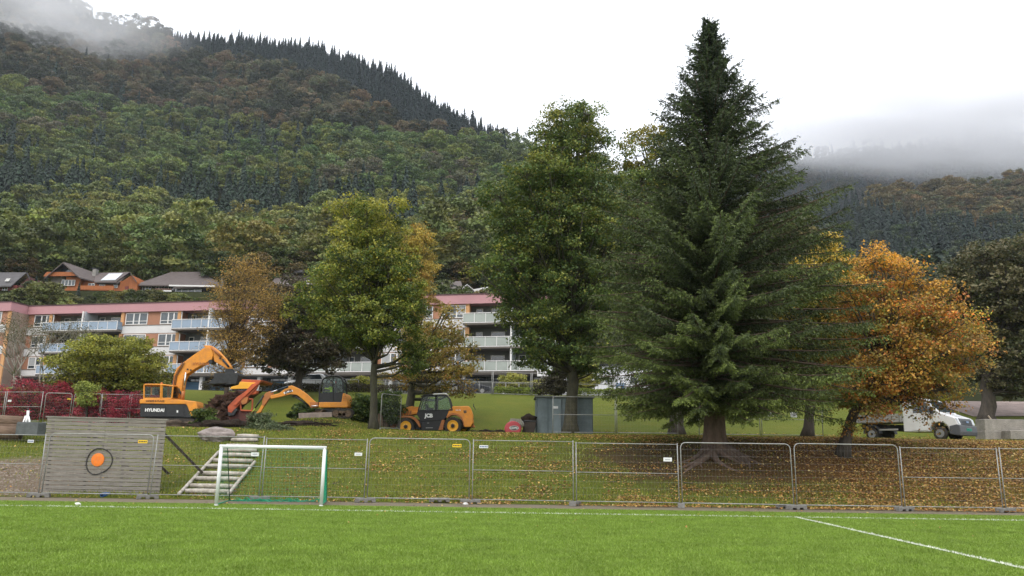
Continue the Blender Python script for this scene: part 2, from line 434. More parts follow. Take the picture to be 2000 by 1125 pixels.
# right: a lower shoulder and the high cloudy mountain
RID2 = [(1300, 560), (1450, 520), (1560, 470), (1640, 425), (1700, 412), (1800, 398), (1900, 384), (2000, 372), (2200, 352), (2700, 330)]
RY2 = [(1300, 420), (2700, 560)]
hill('shoulder', fr(1300, 2700, 25), RID2, RY2, 141, lambda px: 22.0)
RID3 = [(1100, 430), (1300, 350), (1450, 325), (1560, 312), (1700, 296), (1850, 286), (2000, 280), (2300, 250), (2800, 230)]
RY3 = [(1100, 1000), (2800, 1150)]
hill('mountain', fr(1100, 2800, 25), RID3, RY3, 300, lambda px: 12.0)

# ---------------------------------------------------------------- forest trees
def hill_broadleaf(seed, r=4.6, h=10.5, nc=50, nl=62, ls=.44):
    g = np.random.default_rng(seed); P = []; O = []; T = []
    for i in range(nc):
        t = g.random() ** .8; z = 2 + (h - 2.6) * t
        k = math.sin(math.pi * min(1, .18 + .82 * (1 - t) ** .75 * 1.0)) if t < 1 else 0
        rr = r * (0.35 + .65 * math.sqrt(max(0, 1 - ((t - .38) / .64) ** 2))) if t > .38 else r * (.7 + .3 * t / .38)
        a = g.random() * 6.283; q = rr * (.35 + .65 * math.sqrt(g.random())); c = np.array([q * math.cos(a), q * math.sin(a), z])
        cr = .75 + .55 * g.random(); d = g.normal(size=(nl, 3)); d /= np.linalg.norm(d, axis=1, keepdims=True); d[:, 2] = np.abs(d[:, 2]) * .9 - .15
        P.append(c + d * cr * g.uniform(.6, 1.05, (nl, 1)) * np.array([1.15, 1.15, .85])); O.append(d * .9)
        tv = g.uniform(.72, 1.28); T.append(np.full((nl, 3), tv) * g.uniform(.75, 1.25, (nl, 1)) * np.array([g.uniform(.9, 1.12), 1, g.uniform(.85, 1.1)]))
    P = np.concatenate(P); return leaves(P, ls, .9, np.concatenate(O), .75, g), np.concatenate(T)
def hill_conifer(seed, h=14, r=2.5, ntier=22):
    g = np.random.default_rng(seed); V = []; T = []
    for i in range(ntier):
        t = i / ntier; z = 1.2 + (h - 1.4) * t; rr = r * (1 - t) ** .85 + .12
        for k in range(int(8 + 9 * (1 - t))):
            z = 1.2 + (h - 1.4) * min(.97, max(0, t + g.uniform(-.6, .6) / ntier * 2)); a = g.random() * 6.283; L = rr * g.uniform(.6, 1.25); d = np.array([math.cos(a), math.sin(a), 0]); s_ = np.array([-d[1], d[0], 0])
            for q in range(3):
                f0 = q / 3; f1 = f0 + .5; wd = .3 + .22 * (1 - f0)
                a0 = d * L * f0 + np.array([0, 0, z - .6 * L * f0 * f0]); a1 = d * L * min(1, f1) + np.array([0, 0, z - .6 * L * f1 * f1 - .1])
                m_ = (a0 + a1) / 2; tw = s_ * wd * g.uniform(.6, 1.2); dz = np.array([0, 0, -.28 * g.random()])
                V += [a0, m_ + tw + dz, a1, m_ - tw + dz]; T.append(np.array([1, 1, 1]) * g.uniform(.65, 1.3))
    for k in range(3):
        a = k * 2.1; V += [np.array([0, 0, h - 1.0]), np.array([.12 * math.cos(a), .12 * math.sin(a), h - .6]), np.array([0, 0, h + .7]), np.array([-.12 * math.cos(a), -.12 * math.sin(a), h - .6])]; T.append(np.array([1, 1, 1.]))
    return np.array(V), np.array(T)
L_INST = leaf_material('forest_leaf', 'instance', .2); L_OBJ = leaf_material('hill_leaf', 'object', .25)
BARK = mat('bark', (.09, .068, .05), .9, 0, .4, 5, .8, 18, stretch=(1, 1, .25))
protos = bpy.data.collections.new('forest_kinds')
variants = [hill_broadleaf(1), hill_broadleaf(2, 5.2, 9.5), hill_broadleaf(3, 4.0, 12), hill_broadleaf(4, 4.8, 10.5, 34, 62), hill_conifer(5), hill_conifer(6, 15, 2.2), hill_conifer(7, 12.5, 2.7)]
near_mesh = []
for i, (V, T) in enumerate(variants):
    o = np_mesh('forest_kind_%d' % i, V, None, T, L_INST, link=False); protos.objects.link(o)
    nm = o.data.copy(); nm.materials.clear(); nm.materials.append(L_OBJ); nm.name = 'crown'; near_mesh.append(nm)

def zone(px, py, x, y, side):
    """species and colour of the forest at a place: (conifer?, tint)"""
    a = fnoise(x, y, 38, 1); b = fnoise(x, y, 90, 9); c = rnd.random()
    G = [(.125, .178, .050), (.095, .150, .048), (.175, .210, .052), (.135, .175, .060)]
    Bn = [(.165, .135, .078), (.145, .132, .078), (.135, .142, .075), (.180, .135, .072)]
    CN = (.026, .048, .034)
    if side == 'L':
        top = pl(px, RIDGE)
        if px > 320 and py < pl(px, [(320, 70), (340, 84), (430, 104), (560, 112), (650, 150), (700, 182), (780, 224), (860, 242), (950, 264), (1100, 320)]) + 16 * b: return True, (.018, .032, .032)
        band = pl(px, [(-700, 380), (0, 362), (300, 378), (600, 405), (800, 440), (1000, 470)]) + 18 * b
        bot = pl(px, [(-700, 470), (0, 452), (150, 436), (300, 436), (420, 452), (640, 470), (900, 476)]) + 20 + 12 * a
        if band < py < bot and px < 800 and c < .93: return True, (.026, .050, .028)
        if py >= bot:
            if a > .38: return False, (.170, .140, .05) if c < .5 else (.145, .145, .048)
            return False, rnd.choice([(.180, .205, .052), (.145, .180, .050), (.205, .205, .052), (.115, .150, .046)])
        lim = pl(px, [(-700, 180), (0, 190), (300, 250), (700, 290), (1000, 300)])
        if py < lim:
            if c < .10: return True, CN
            return False, rnd.choice(Bn if (a > .05 or c > .8) else [(.045, .055, .028), (.055, .06, .03)])
        if 250 < py < 330 and px < 200 and a < 0: return True, CN
        if c < .12: return True, CN
        if b < -.28 and c < .6: return True, CN
        if c > .93: return False, (.19, .21, .045)
        return False, rnd.choice(G if a < .36 else Bn[1:3] + G[:1])
    if side == 'S':
        if px < 1690 + 40 * a or py > pl(px, [(1600, 400), (1750, 455), (2000, 475)]) + 30 * a:
            return (c < .85), ((.020, .036, .026) if c < .85 else (.05, .07, .03))
        return False, rnd.choice([(.150, .115, .05), (.125, .11, .05), (.17, .12, .045), (.105, .11, .048)])
    if c < .62: return True, (.018, .030, .026)
    return False, rnd.choice([(.07, .06, .035), (.06, .066, .04), (.05, .06, .035)])

pts = []
def scatter(pxs, y0, ridge, ry, z0, side, sp0, tmin=0.0, pw=1.5):
    """one tree about every sp0 metres over a hillside"""
    yr_max = max(v for _, v in ry); Y = y0 + 3
    while Y < yr_max:
        step_px = sp0 / Y * FPX * .98
        px = pxs[0] + rnd.random() * step_px
        while px < pxs[1]:
            q = px + rnd.uniform(-.5, .5) * step_px; yy = Y + rnd.uniform(-.5, .5) * sp0
            s = (yy - y0) / (pl(q, ry) - y0)
            if 0 <= s <= (1.0 if side != 'M' else .995):
                p_ = hill_pt(q, s, ridge, ry, y0, z0, pw); u, v = proj(p_)
                cn, tint = zone(u, v, p_.x, p_.y, side); pts.append((p_, cn, tint, side))
            px += step_px
        Y += sp0 * .9
scatter((-260, 1600), 140, RIDGE, RY, 31.0, 'L', 7.4)
RL = [(320, 74), (340, 92), (430, 112), (560, 122), (650, 160), (700, 192), (780, 232), (860, 250), (950, 268), (1000, 280)]
pts = [t for t in pts if not (t[0].y > 300 and 322 < proj(t[0])[0] < 990 and proj(t[0] + Vector((0, 0, 9)))[1] < pl(proj(t[0])[0], RL))]
for px in range(324, 990, 6):
    s_ = 1.0
    while s_ > .5:
        q = px + rnd.uniform(-4, 4); p_ = hill_pt(q, s_ - rnd.uniform(0, .008), RIDGE, RY, 140, 31.0)
        if proj(p_ + Vector((0, 0, 8)))[1] > pl(q, RL) + 14 * fnoise(p_.x, p_.y, 25, 3): break
        if rnd.random() < .85: pts.append((p_, True, (.020, .036, .036), 'R'))
        s_ -= .011
scatter((1330, 2250), 141, RID2, RY2, 22.0, 'S', 7.0)
scatter((1250, 2300), 300, RID3, RY3, 12.0, 'M', 11.0)
print('forest', len(pts))

srgb = srgb0
def jit(c, a=.16):
    k = rnd.uniform(1 - a, 1 + a); return tuple(v * k * rnd.uniform(.93, 1.07) for v in c)
pts.sort(key=lambda t: t[0].y)
def in_view(t):
    u, v = proj(t[0] + Vector((0, 0, 8))); return -30 < u < 2030 and v > -30
near = []; far = []
for t in pts:
    if t[3] == 'L' and t[0].y > 146 and len(near) < 200 and in_view(t) and not (960 < proj(t[0])[0] < 1700): near.append(t)
    else: far.append(t)
LBL = {True: 'dark conifer on the lower mountain slope above the houses', False: 'bushy green or ochre tree in the wood on the slope above the houses'}
for p_, cn, tint, sd in near:
    k = rnd.randrange(4, 7) if cn else rnd.randrange(0, 4)
    o = bpy.data.objects.new('conifer' if cn else 'broadleaf_tree', near_mesh[k]); COL.objects.link(o)
    o.location = p_ - Vector((0, 0, .5)); s_ = rnd.choice((rnd.uniform(.6, .95), rnd.uniform(.9, 1.3), rnd.uniform(1.2, 1.6))); o.scale = (s_, s_, s_ * rnd.uniform(.9, 1.2)); o.rotation_euler.z = rnd.random() * 6.3
    o.color = (*jit(tint), 1)
    tag(o, LBL[cn], 'tree', 'conifers on the slope above the houses' if cn else 'trees on the slope above the houses')
# everything farther up the mountains: one countless wood
n = len(far)
me = bpy.data.meshes.new('mountain_forest'); me.vertices.add(n)
me.vertices.foreach_set('co', np.array([tuple(t[0] - Vector((0, 0, .6))) for t in far], np.float32).ravel())
def attr(nm, ty, dat, key):
    a = me.attributes.new(nm, ty, 'POINT'); a.data.foreach_set(key, dat)
attr('which', 'INT', np.array([rnd.randrange(4, 7) if t[1] else rnd.randrange(0, 4) for t in far], np.int32), 'value')
attr('turn', 'FLOAT', np.array([rnd.random() * 6.28 for t in far], np.float32), 'value')
attr('grow', 'FLOAT', np.array([(rnd.uniform(.8, 1.75) if not t[1] else (rnd.uniform(1.0, 1.5) if t[3] != 'R' else rnd.uniform(.65, 1.05))) * {'L': 1, 'R': 1, 'S': 1.05, 'M': 1.35}[t[3]] for t in far], np.float32), 'value')
attr('tree_tint', 'FLOAT_COLOR', np.array([(*jit(t[2]), 1) for t in far], np.float32).ravel(), 'color')
fo = bpy.data.objects.new('mountain_forest', me); COL.objects.link(fo)
tag(fo, 'mixed autumn forest covering the mountainsides behind the houses', 'forest', kind='stuff')
ng = bpy.data.node_groups.new('forest', 'GeometryNodeTree')
ng.interface.new_socket('Geometry', in_out='INPUT', socket_type='NodeSocketGeometry'); ng.interface.new_socket('Geometry', in_out='OUTPUT', socket_type='NodeSocketGeometry')
gi = ng.nodes.new('NodeGroupInput'); go = ng.nodes.new('NodeGroupOutput'); ip = ng.nodes.new('GeometryNodeInstanceOnPoints')
ci = ng.nodes.new('GeometryNodeCollectionInfo'); ci.inputs['Collection'].default_value = protos; ci.inputs['Separate Children'].default_value = True; ci.inputs['Reset Children'].default_value = True
ng.links.new(gi.outputs[0], ip.inputs['Points']); ng.links.new(ci.outputs[0], ip.inputs['Instance']); ip.inputs['Pick Instance'].default_value = True
def na(nm, ty):
    a = ng.nodes.new('GeometryNodeInputNamedAttribute'); a.data_type = ty; a.inputs['Name'].default_value = nm; return a.outputs['Attribute']
ng.links.new(na('which', 'INT'), ip.inputs['Instance Index'])
cx = ng.nodes.new('ShaderNodeCombineXYZ'); ng.links.new(na('turn', 'FLOAT'), cx.inputs[2]); ng.links.new(cx.outputs[0], ip.inputs['Rotation'])
ng.links.new(na('grow', 'FLOAT'), ip.inputs['Scale']); ng.links.new(ip.outputs[0], go.inputs[0])
md = fo.modifiers.new('forest', 'NODES'); md.node_group = ng

# ---------------------------------------------------------------- air
def volume(name, dens, col=(.97, .975, 1.0), aniso=0.2, falloff=False, nscale=1.0, label=None, cat=None):
    m = bpy.data.materials.new(name); m.use_nodes = True; n = m.node_tree; n.nodes.clear()
    out = n.nodes.new('ShaderNodeOutputMaterial'); v = n.nodes.new('ShaderNodeVolumePrincipled')
    v.inputs['Color'].default_value = (*col, 1); v.inputs['Anisotropy'].default_value = aniso; v.inputs['Density'].default_value = dens
    n.links.new(v.outputs[0], out.inputs['Volume'])
    if falloff:
        tc = n.nodes.new('ShaderNodeTexCoord'); ln = n.nodes.new('ShaderNodeVectorMath'); ln.operation = 'LENGTH'
        n.links.new(tc.outputs['Object'], ln.inputs[0])
        mr = n.nodes.new('ShaderNodeMapRange'); mr.interpolation_type = 'SMOOTHSTEP'
        mr.inputs[1].default_value = .97; mr.inputs[2].default_value = .25; mr.inputs[3].default_value = 0; mr.inputs[4].default_value = 1
        n.links.new(ln.outputs['Value'], mr.inputs[0])
        nz = n.nodes.new('ShaderNodeTexNoise'); nz.inputs['Scale'].default_value = nscale; nz.inputs['Detail'].default_value = 4; nz.inputs['Roughness'].default_value = .55
        n.links.new(tc.outputs['Object'], nz.inputs['Vector'])
        m2 = n.nodes.new('ShaderNodeMapRange'); m2.inputs[1].default_value = .36; m2.inputs[2].default_value = .66; m2.inputs[3].default_value = .12; m2.inputs[4].default_value = 1.6
        n.links.new(nz.outputs[0], m2.inputs[0])
        mu = n.nodes.new('ShaderNodeMath'); mu.operation = 'MULTIPLY'; n.links.new(mr.outputs[0], mu.inputs[0]); n.links.new(m2.outputs[0], mu.inputs[1])
        mv = n.nodes.new('ShaderNodeMath'); mv.operation = 'MULTIPLY'; mv.inputs[1].default_value = dens; n.links.new(mu.outputs[0], mv.inputs[0])
        n.links.new(mv.outputs[0], v.inputs['Density'])
    return m
def fog_bank(px, py, Y, rx, ry, rz, dens, label, ns=1.6):
    me = bpy.data.meshes.new('fog_bank'); bm = bmesh.new(); bmesh.ops.create_icosphere(bm, subdivisions=3, radius=1.0); bm.to_mesh(me); bm.free()
    o = bpy.data.objects.new('fog_bank', me); COL.objects.link(o); o.location = at(px, py, Y); o.scale = (rx, ry, rz)
    me.materials.append(volume('fog_%d' % len(bpy.data.materials), dens, falloff=True, nscale=ns))
    tag(o, label, 'fog', kind='stuff'); return o
FOG = True
if FOG:
    def hill_Y(px, py, ridge, ry, y0, z0):
        for i in range(200):
            q = hill_pt(px, i / 200, ridge, ry, y0, z0)
            if proj(q)[1] <= py: return q.y
        return pl(px, ry)
    YL = hill_Y(90, 90, RIDGE, RY, 140, 31.0)
    fog_bank(90, 45, YL - 20, 135, 60, 52, .017, 'grey fog drifting over the wooded ridge at the top left')
    fog_bank(1880, 236, 790, 360, 150, 62, .036, 'low cloud lying over the mountain at the right')
    bx = MB(); bx.box((0, 700, 320), (2600, 1500, 642))
    hz = bx.build('haze', volume('haze', .00011, (.80, .88, 1.0), 0.0)); tag(hz, 'thin bluish haze filling the valley', 'haze', kind='stuff')
# ---------------------------------------------------------------- trees of the park
BARK2 = mat('dark_bark', (.055, .045, .036), .9, 0, .45, 6, .8, 16, stretch=(1, 1, .3))
BARK3 = mat('mossy_bark', (.085, .08, .048), .9, 0, .45, 4, 1.0, 10, stretch=(1, 1, .5), col2=(.035, .032, .024))
PALE = mat('pale_bark', (.26, .24, .20), .85, 0, .3, 6, .4, 20)
RBARK = mat('spruce_bark', (.10, .068, .05), .9, 0, .4, 5, 1.0, 14, stretch=(1, 1, .35))

def envelope(rows, D):
    e = []
    for y, a, b in rows:
        p1, p2 = at(a, y, D), at(b, y, D); e.append(((p1.z + p2.z) / 2, (p1.x + p2.x) / 2, (p2.x - p1.x) / 2))
    e.sort(); return e
def env_at(e, z):
    return pl(z, [(a, b) for a, b, c in e]), pl(z, [(a, c) for a, b, c in e])

def pick(pal, g, n):
    w = np.array([p_[0] for p_ in pal], float); w /= w.sum(); c = np.array([p_[1] for p_ in pal])
    return c[g.choice(len(pal), n, p=w)]

def broadleaf(label, D, base_px, rows, pal, n=30000, leaf=.17, lobes=60, rl=(.8, 1.5), tr=.28, path=None, bark=BARK2,
              name='tree', cat='tree', group=None, seed=1, tips=None, flat=.75, fork=.12, depth=1.0, sparse=1.0, up=.7, nocore=False, twigs=True, crad=.42, extra=()):
    g = np.random.default_rng(seed); lr = random.Random(seed)
    base = on(base_px, D); base.z -= .1
    root = empty(name, base, label, cat, group)
    e = envelope(rows, D); z0, z1 = e[0][0], e[-1][0]
    # trunk line
    if path: tp = [base] + [at(a, b, D) for a, b in path]
    else:
        cx, _ = env_at(e, lerp(z0, z1, .5)); tp = [base, Vector((lerp(base.x, cx, .3), D, lerp(base.z, z0, .8))), Vector((cx, D, lerp(z0, z1, .5))), Vector((env_at(e, z1)[0], D, lerp(z0, z1, .93)))]
    fine = [tp[0]]
    for a, b in zip(tp, tp[1:]):
        k = max(2, int((b - a).length / .6))
        for i in range(1, k + 1): fine.append(a.lerp(b, i / k) + Vector((lr.uniform(-1, 1), lr.uniform(-1, 1), 0)) * tr * .18)
    H = fine[-1].z - base.z
    def rad(z): t = (z - base.z) / H; return tr * (1 - t) ** .8 * (1 + .7 * math.exp(-(z - base.z) / .35)) + .02
    mb = MB(); mb.tube([p - base for p in fine], [rad(p.z) * lr.uniform(.93, 1.07) for p in fine], 12)
    def tpt(z):
        for a, b in zip(fine, fine[1:]):
            if a.z <= z <= b.z: return a.lerp(b, (z - a.z) / max(1e-6, b.z - a.z))
        return fine[-1] if z > fine[-1].z else fine[0]
    LB = []; tries = 0
    while len(LB) < lobes and tries < lobes * 40:
        tries += 1
        z = lr.uniform(z0, z1); cx, hw = env_at(e, z)
        if lr.random() > (hw / max(c for _, _, c in e)) ** 1.1 + .12: continue
        r = min(lr.uniform(*rl), max(.3, hw * .75)); a = lr.random() * 6.283
        q = max(0, hw * (.93 + .42 * noise.noise(Vector((math.cos(a) * 1.4, math.sin(a) * 1.4, z * .55 + seed * 7)))) - r * .62) * (lr.random() ** .36)
        c = Vector((cx + q * math.cos(a), D + q * math.sin(a) * depth, min(z, z1 - r * .55)))
        if any((c - o).length < .62 * (r + s_) * .8 for o, s_ in LB): continue
        LB.append((c, r))
    nlb = len(LB)
    for a, b_, r in extra: LB.append((at(a, b_, D - .3), r))
    P = []; O = []; T = []; tot = sum(r * r for _, r in LB); tw = MB()
    for li, (c, r) in enumerate(LB):
        zt = lerp(max(base.z + (z0 - base.z) * .75, base.z + H * fork), c.z, .45 + .15 * lr.random())
        if zt > c.z - .2: zt = c.z - .5
        s_ = tpt(zt); mid = s_.lerp(c, .5) + Vector((0, 0, -.12 * (c - s_).length + lr.uniform(-.1, .3)))
        r0 = min(rad(s_.z) * .5, .035 + .022 * (c - s_).length)
        if li >= nlb: s_ = c + Vector((-.5, .2, 1.1)); mid = c + Vector((-.15, .1, .6)); r0 = .018
        mb.tube([p - base for p in (s_, s_.lerp(mid, .6), mid, mid.lerp(c, .55) + Vector((0, 0, .1)), c)], [r0, r0 * .8, r0 * .62, r0 * .42, r0 * .22], 6)
        share = n * r * r / tot; nc = max(5, int(8 * r * r + 5)); per = max(4, int(share / nc))
        shade = lr.uniform(.78, 1.22); lobecol = pick(pal, g, 1)[0]
        for k in range(nc):
            d = g.normal(size=3); d /= np.linalg.norm(d); d[2] = d[2] * .8 + .22
            cc = np.array(c) + d * r * np.array([1, 1, flat]) * g.uniform(.6, 1.12)
            cr = crad * g.uniform(.7, 1.3) * sparse
            if twigs: tw.bar(c - base, Vector(cc) - base, .016, .007, 3, False)
            dd = g.normal(size=(per, 3)); dd /= np.linalg.norm(dd, axis=1, keepdims=True)
            pos = cc + dd * (cr * g.random((per, 1)) ** .45) * np.array([1.25, 1.25, .62])
            P.append(pos); O.append(dd * .35 + d * .45)
            col = pick(pal, g, 1)[0] * .5 + lobecol * .5 if k % 3 else pick(pal, g, 1)[0]
            cols = np.where(g.random((per, 1)) < .72, col, pick(pal, g, per)) * g.uniform(.78, 1.25, (per, 1)) * shade
            if tips is not None:
                w_ = pl(float(cc[2]), tips[1]) * max(0, 1 + 2.2 * fnoise(cc[0], cc[2], 1.3, seed)) * (1.5 if d[2] > .3 else .4)
                hit = g.random(per) < w_ ; cols[hit] = np.array(tips[0]) * g.uniform(.8, 1.2, (hit.sum(), 1))
            T.append(cols)
    mb.v += []; o2 = len(mb.v); mb.v += tw.v; mb.f += [tuple(i + o2 for i in f) for f in tw.f]
    tk = mb.build('trunk', bark, root, True, normals=False)
    P = np.concatenate(P) - np.array(base); V = leaves(P, leaf, up, np.concatenate(O), .68, g)
    np_mesh('crown', V, None, np.concatenate(T), LEAF, root)
    return root

def C(r, g, b, k=1.0): return tuple(v * k for v in srgb(r, g, b))
K = .95
MAPLE = [(5, C(108, 124, 52, K)), (4, C(84, 102, 45, K)), (3, C(148, 150, 64, K)), (1.5, C(56, 72, 36, K))]
LIME = [(5, C(92, 112, 56, K)), (4, C(72, 92, 48, K)), (2.5, C(118, 132, 64, K)), (1, C(140, 142, 64, K))]
YEL = C(170, 166, 68, .88)
broadleaf('tall green maple with yellowish top, its trunk left of the wheeled loader', 42, 730,
          [(388, 686, 704), (400, 655, 745), (425, 645, 800), (470, 636, 812), (520, 634, 846), (550, 606, 852), (580, 590, 850), (615, 562, 856), (645, 575, 852), (664, 600, 852), (676, 660, 852), (690, 755, 848), (722, 768, 836)],
          MAPLE, 84000, .125, 112, (.65, 1.15), .20, [(731, 700), (728, 560), (715, 440)], BARK3, 'maple_tree', 'tree', seed=3, tips=(YEL, [(6, .03), (11, .16), (14.5, .6)]))
broadleaf('tallest broadleaf, dense green lime tree standing before the grey container', 42, 1114,
          [(204, 1095, 1132), (225, 1052, 1178), (260, 1028, 1198), (300, 996, 1220), (335, 985, 1224), (365, 945, 1224), (410, 930, 1222), (460, 935, 1228), (500, 920, 1218), (550, 902, 1218), (600, 945, 1222), (650, 958, 1222), (700, 1008, 1212), (735, 1045, 1190)],
          LIME, 130000, .135, 185, (.7, 1.35), .33, [(1119, 770), (1114, 640), (1108, 480), (1112, 300)], BARK3, 'lime_tree', 'tree', seed=8, tips=(C(150, 150, 66, .7), [(8, .05), (16, .16), (20, .30)]))
broadleaf('green lime with yellowing top, half hidden between the tall lime and the spruce', 44, 1322,
          [(252, 1230, 1282), (280, 1216, 1320), (330, 1206, 1360), (400, 1204, 1400), (500, 1200, 1420), (600, 1200, 1420), (680, 1215, 1400), (710, 1260, 1380)],
          LIME, 60000, .15, 90, (.8, 1.4), .36, None, BARK2, 'lime_tree', 'tree', seed=12, tips=(C(160, 150, 60, .7), [(14, .0), (19, .4), (21, .6)]))
broadleaf('tree with bright yellow top leaves peeping out right of the spruce', 40, 1576,
          [(455, 1604, 1622), (475, 1592, 1640), (505, 1575, 1668), (560, 1520, 1690), (620, 1500, 1690), (700, 1500, 1660), (740, 1540, 1620)],
          [(4, C(110, 116, 44, K)), (3, C(150, 140, 50, K)), (2, C(80, 90, 38, K))], 26000, .17, 60, (.7, 1.2), .22, None, BARK2, 'autumn_tree', 'tree', seed=15, tips=(C(206, 178, 76, .9), [(8, .1), (10.5, .5), (13, .85)]))
broadleaf('orange and gold autumn tree leaning on the leafy bank before the white truck', 31.8, 1645,
          [(500, 1685, 1740), (515, 1655, 1775), (545, 1645, 1805), (580, 1635, 1855), (620, 1635, 1898), (660, 1628, 1918), (700, 1610, 1918), (745, 1600, 1905), (764, 1600, 1875), (775, 1602, 1775), (805, 1608, 1735), (840, 1635, 1695)],
          [(3.5, C(200, 154, 72, .95)), (3, C(164, 120, 64, .95)), (4, C(152, 138, 66, .95)), (3, C(122, 122, 58, .95)), (2, C(204, 120, 56, .95)), (1.5, C(130, 98, 64, .98)), (1, C(166, 162, 70, .98))],
          58000, .105, 100, (.5, 1.1), .21, [(1662, 820), (1700, 745), (1735, 660), (1745, 570)], BARK2, 'autumn_tree', 'tree', seed=21, tips=(C(232, 176, 76, .95), [(6, .02), (8.5, .15), (10.4, .6)]), fork=.25, sparse=1.1, extra=[(1795, 800, .3), (1812, 818, .26), (1828, 838, .2), (1842, 798, .3), (1785, 788, .36), (1862, 792, .3), (1822, 792, .34), (1720, 800, .3), (1725, 822, .22), (1752, 800, .25)])
broadleaf('dark green brown broadleaf at the right edge above the concrete blocks', 55, 1928,
          [(468, 1905, 1985), (490, 1880, 2035), (530, 1826, 2080), (560, 1808, 2100), (620, 1850, 2115), (680, 1878, 2115), (735, 1885, 2100), (765, 1915, 2060)],
          [(4, C(80, 86, 54, K)), (4, C(96, 92, 62, K)), (2, C(124, 116, 86, K)), (2, C(60, 66, 42, K))], 60000, .21, 130, (.9, 1.6), .5, [(1930, 740), (1950, 640), (1960, 520)], BARK2, 'broadleaf_tree', 'tree', seed=25)  # palest tone in the palette stands for reflections on the leaves
broadleaf('small dark maroon tree between the orange tree and the right edge tree', 60, 1840,
          [(556, 1812, 1845), (575, 1790, 1868), (620, 1780, 1880), (680, 1780, 1880), (740, 1800, 1870)],
          [(3, C(84, 60, 52, K)), (3, C(64, 54, 46, K)), (1, C(130, 84, 46, K))], 16000, .2, 36, (.8, 1.3), .22, None, BARK2, 'broadleaf_tree', 'tree', seed=26)
broadleaf('dark copper leaved tree behind the small digger, crown before the pink roof', 62, 583,
          [(545, 540, 600), (565, 508, 640), (610, 494, 668), (655, 480, 692), (690, 478, 690), (700, 488, 672), (718, 510, 655)],
          [(5, C(72, 64, 50, K)), (4, C(86, 78, 58, K)), (2, C(106, 96, 70, K)), (1, C(78, 88, 50, K))], 38000, .2, 74, (.8, 1.4), .30, [(585, 735), (580, 680), (575, 600)], BARK2, 'copper_tree', 'tree', seed=31, fork=.15)
broadleaf('airy brown orange tree above the raised arm of the big digger', 57, 440,
          [(503, 462, 505), (525, 436, 530), (555, 424, 548), (600, 404, 552), (650, 392, 540), (700, 392, 510), (735, 410, 480)],
          [(4, C(178, 146, 76, K)), (4, C(150, 124, 70, K)), (2, C(118, 102, 62, K)), (1, C(182, 146, 74, K))], 26000, .10, 95, (.7, 1.3), .14, [(446, 700), (462, 600), (480, 520)], BARK, 'birch_tree', 'tree', seed=35, fork=.2, sparse=1.25)
broadleaf('golden brown tree crown showing right of the maple top', 64, 815,
          [(440, 800, 832), (460, 786, 852), (500, 776, 858), (560, 770, 852), (620, 770, 850), (680, 780, 840)],
          [(4, C(176, 154, 72, K)), (3, C(146, 136, 62, K)), (1, C(186, 146, 66, K))], 24000, .16, 50, (.8, 1.3), .2, None, BARK, 'autumn_tree', 'tree', seed=37)
broadleaf('thin yellow brown tree with layered branches above the wheeled loader', 52, 798,
          [(592, 862, 885), (620, 838, 915), (650, 815, 928), (690, 770, 936), (715, 742, 944), (745, 735, 940), (772, 850, 932)],
          [(4, C(158, 138, 66, K)), (3, C(136, 126, 58, K)), (2, C(160, 120, 56, K)), (1, C(108, 110, 50, K))], 13000, .15, 48, (.6, 1.2), .3, [(806, 740), (818, 700), (850, 640), (870, 605)], BARK3, 'autumn_tree', 'tree', seed=41, flat=.4, fork=.3)
broadleaf('broad olive green spreading bush left of the big digger', 55, 215,
          [(658, 196, 236), (672, 135, 300), (695, 104, 338), (725, 92, 348), (755, 110, 342), (778, 170, 325)],
          [(4, C(146, 146, 58, K)), (4, C(124, 128, 52, K)), (2, C(98, 106, 46, K)), (1, C(170, 160, 66, K))], 44000, .15, 110, (.6, 1.1), .2, None, BARK2, 'spreading_bush', 'bush', seed=45, flat=.5)
for i, (x0, x1, yt, D, lb) in enumerate([
        (-60, 30, 752, 51, 'dark red bush at the left edge behind the logs'), (5, 110, 742, 51, 'tall crimson bush behind the logs and the white tripod'), (80, 160, 748, 52, 'crimson bush behind the wooden target wall'),
        (150, 225, 764, 50, 'low dark red bush beside the small green bush'), (205, 285, 766, 50, 'low red bush just left of the big digger')]):
    yb = 838
    broadleaf(lb, D, (x0 + x1) / 2, [(yt, x0 + 25, x1 - 25), (yt + 15, x0 + 5, x1 - 5), (yt + 50, x0 - 4, x1 + 4), (yb, x0, x1)],
              [(4, C(184, 64, 82, .92)), (3, C(152, 56, 70, .92)), (2, C(106, 48, 54, .7)), (1, C(140, 90, 68, .8))], 19000, .075, 60, (.4, .7), .05, None, BARK2, 'red_bush', 'bush', 'red bushes behind the log pile', seed=50 + i, crad=.3)
broadleaf('small bright green bush among the red bushes', 49, 168, [(744, 160, 174), (757, 150, 188), (772, 145, 196), (790, 148, 190)],
          [(3, C(150, 158, 76, K)), (3, C(122, 136, 62, K))], 3500, .11, 26, (.35, .6), .05, None, BARK2, 'green_bush', 'bush', seed=60, crad=.3)
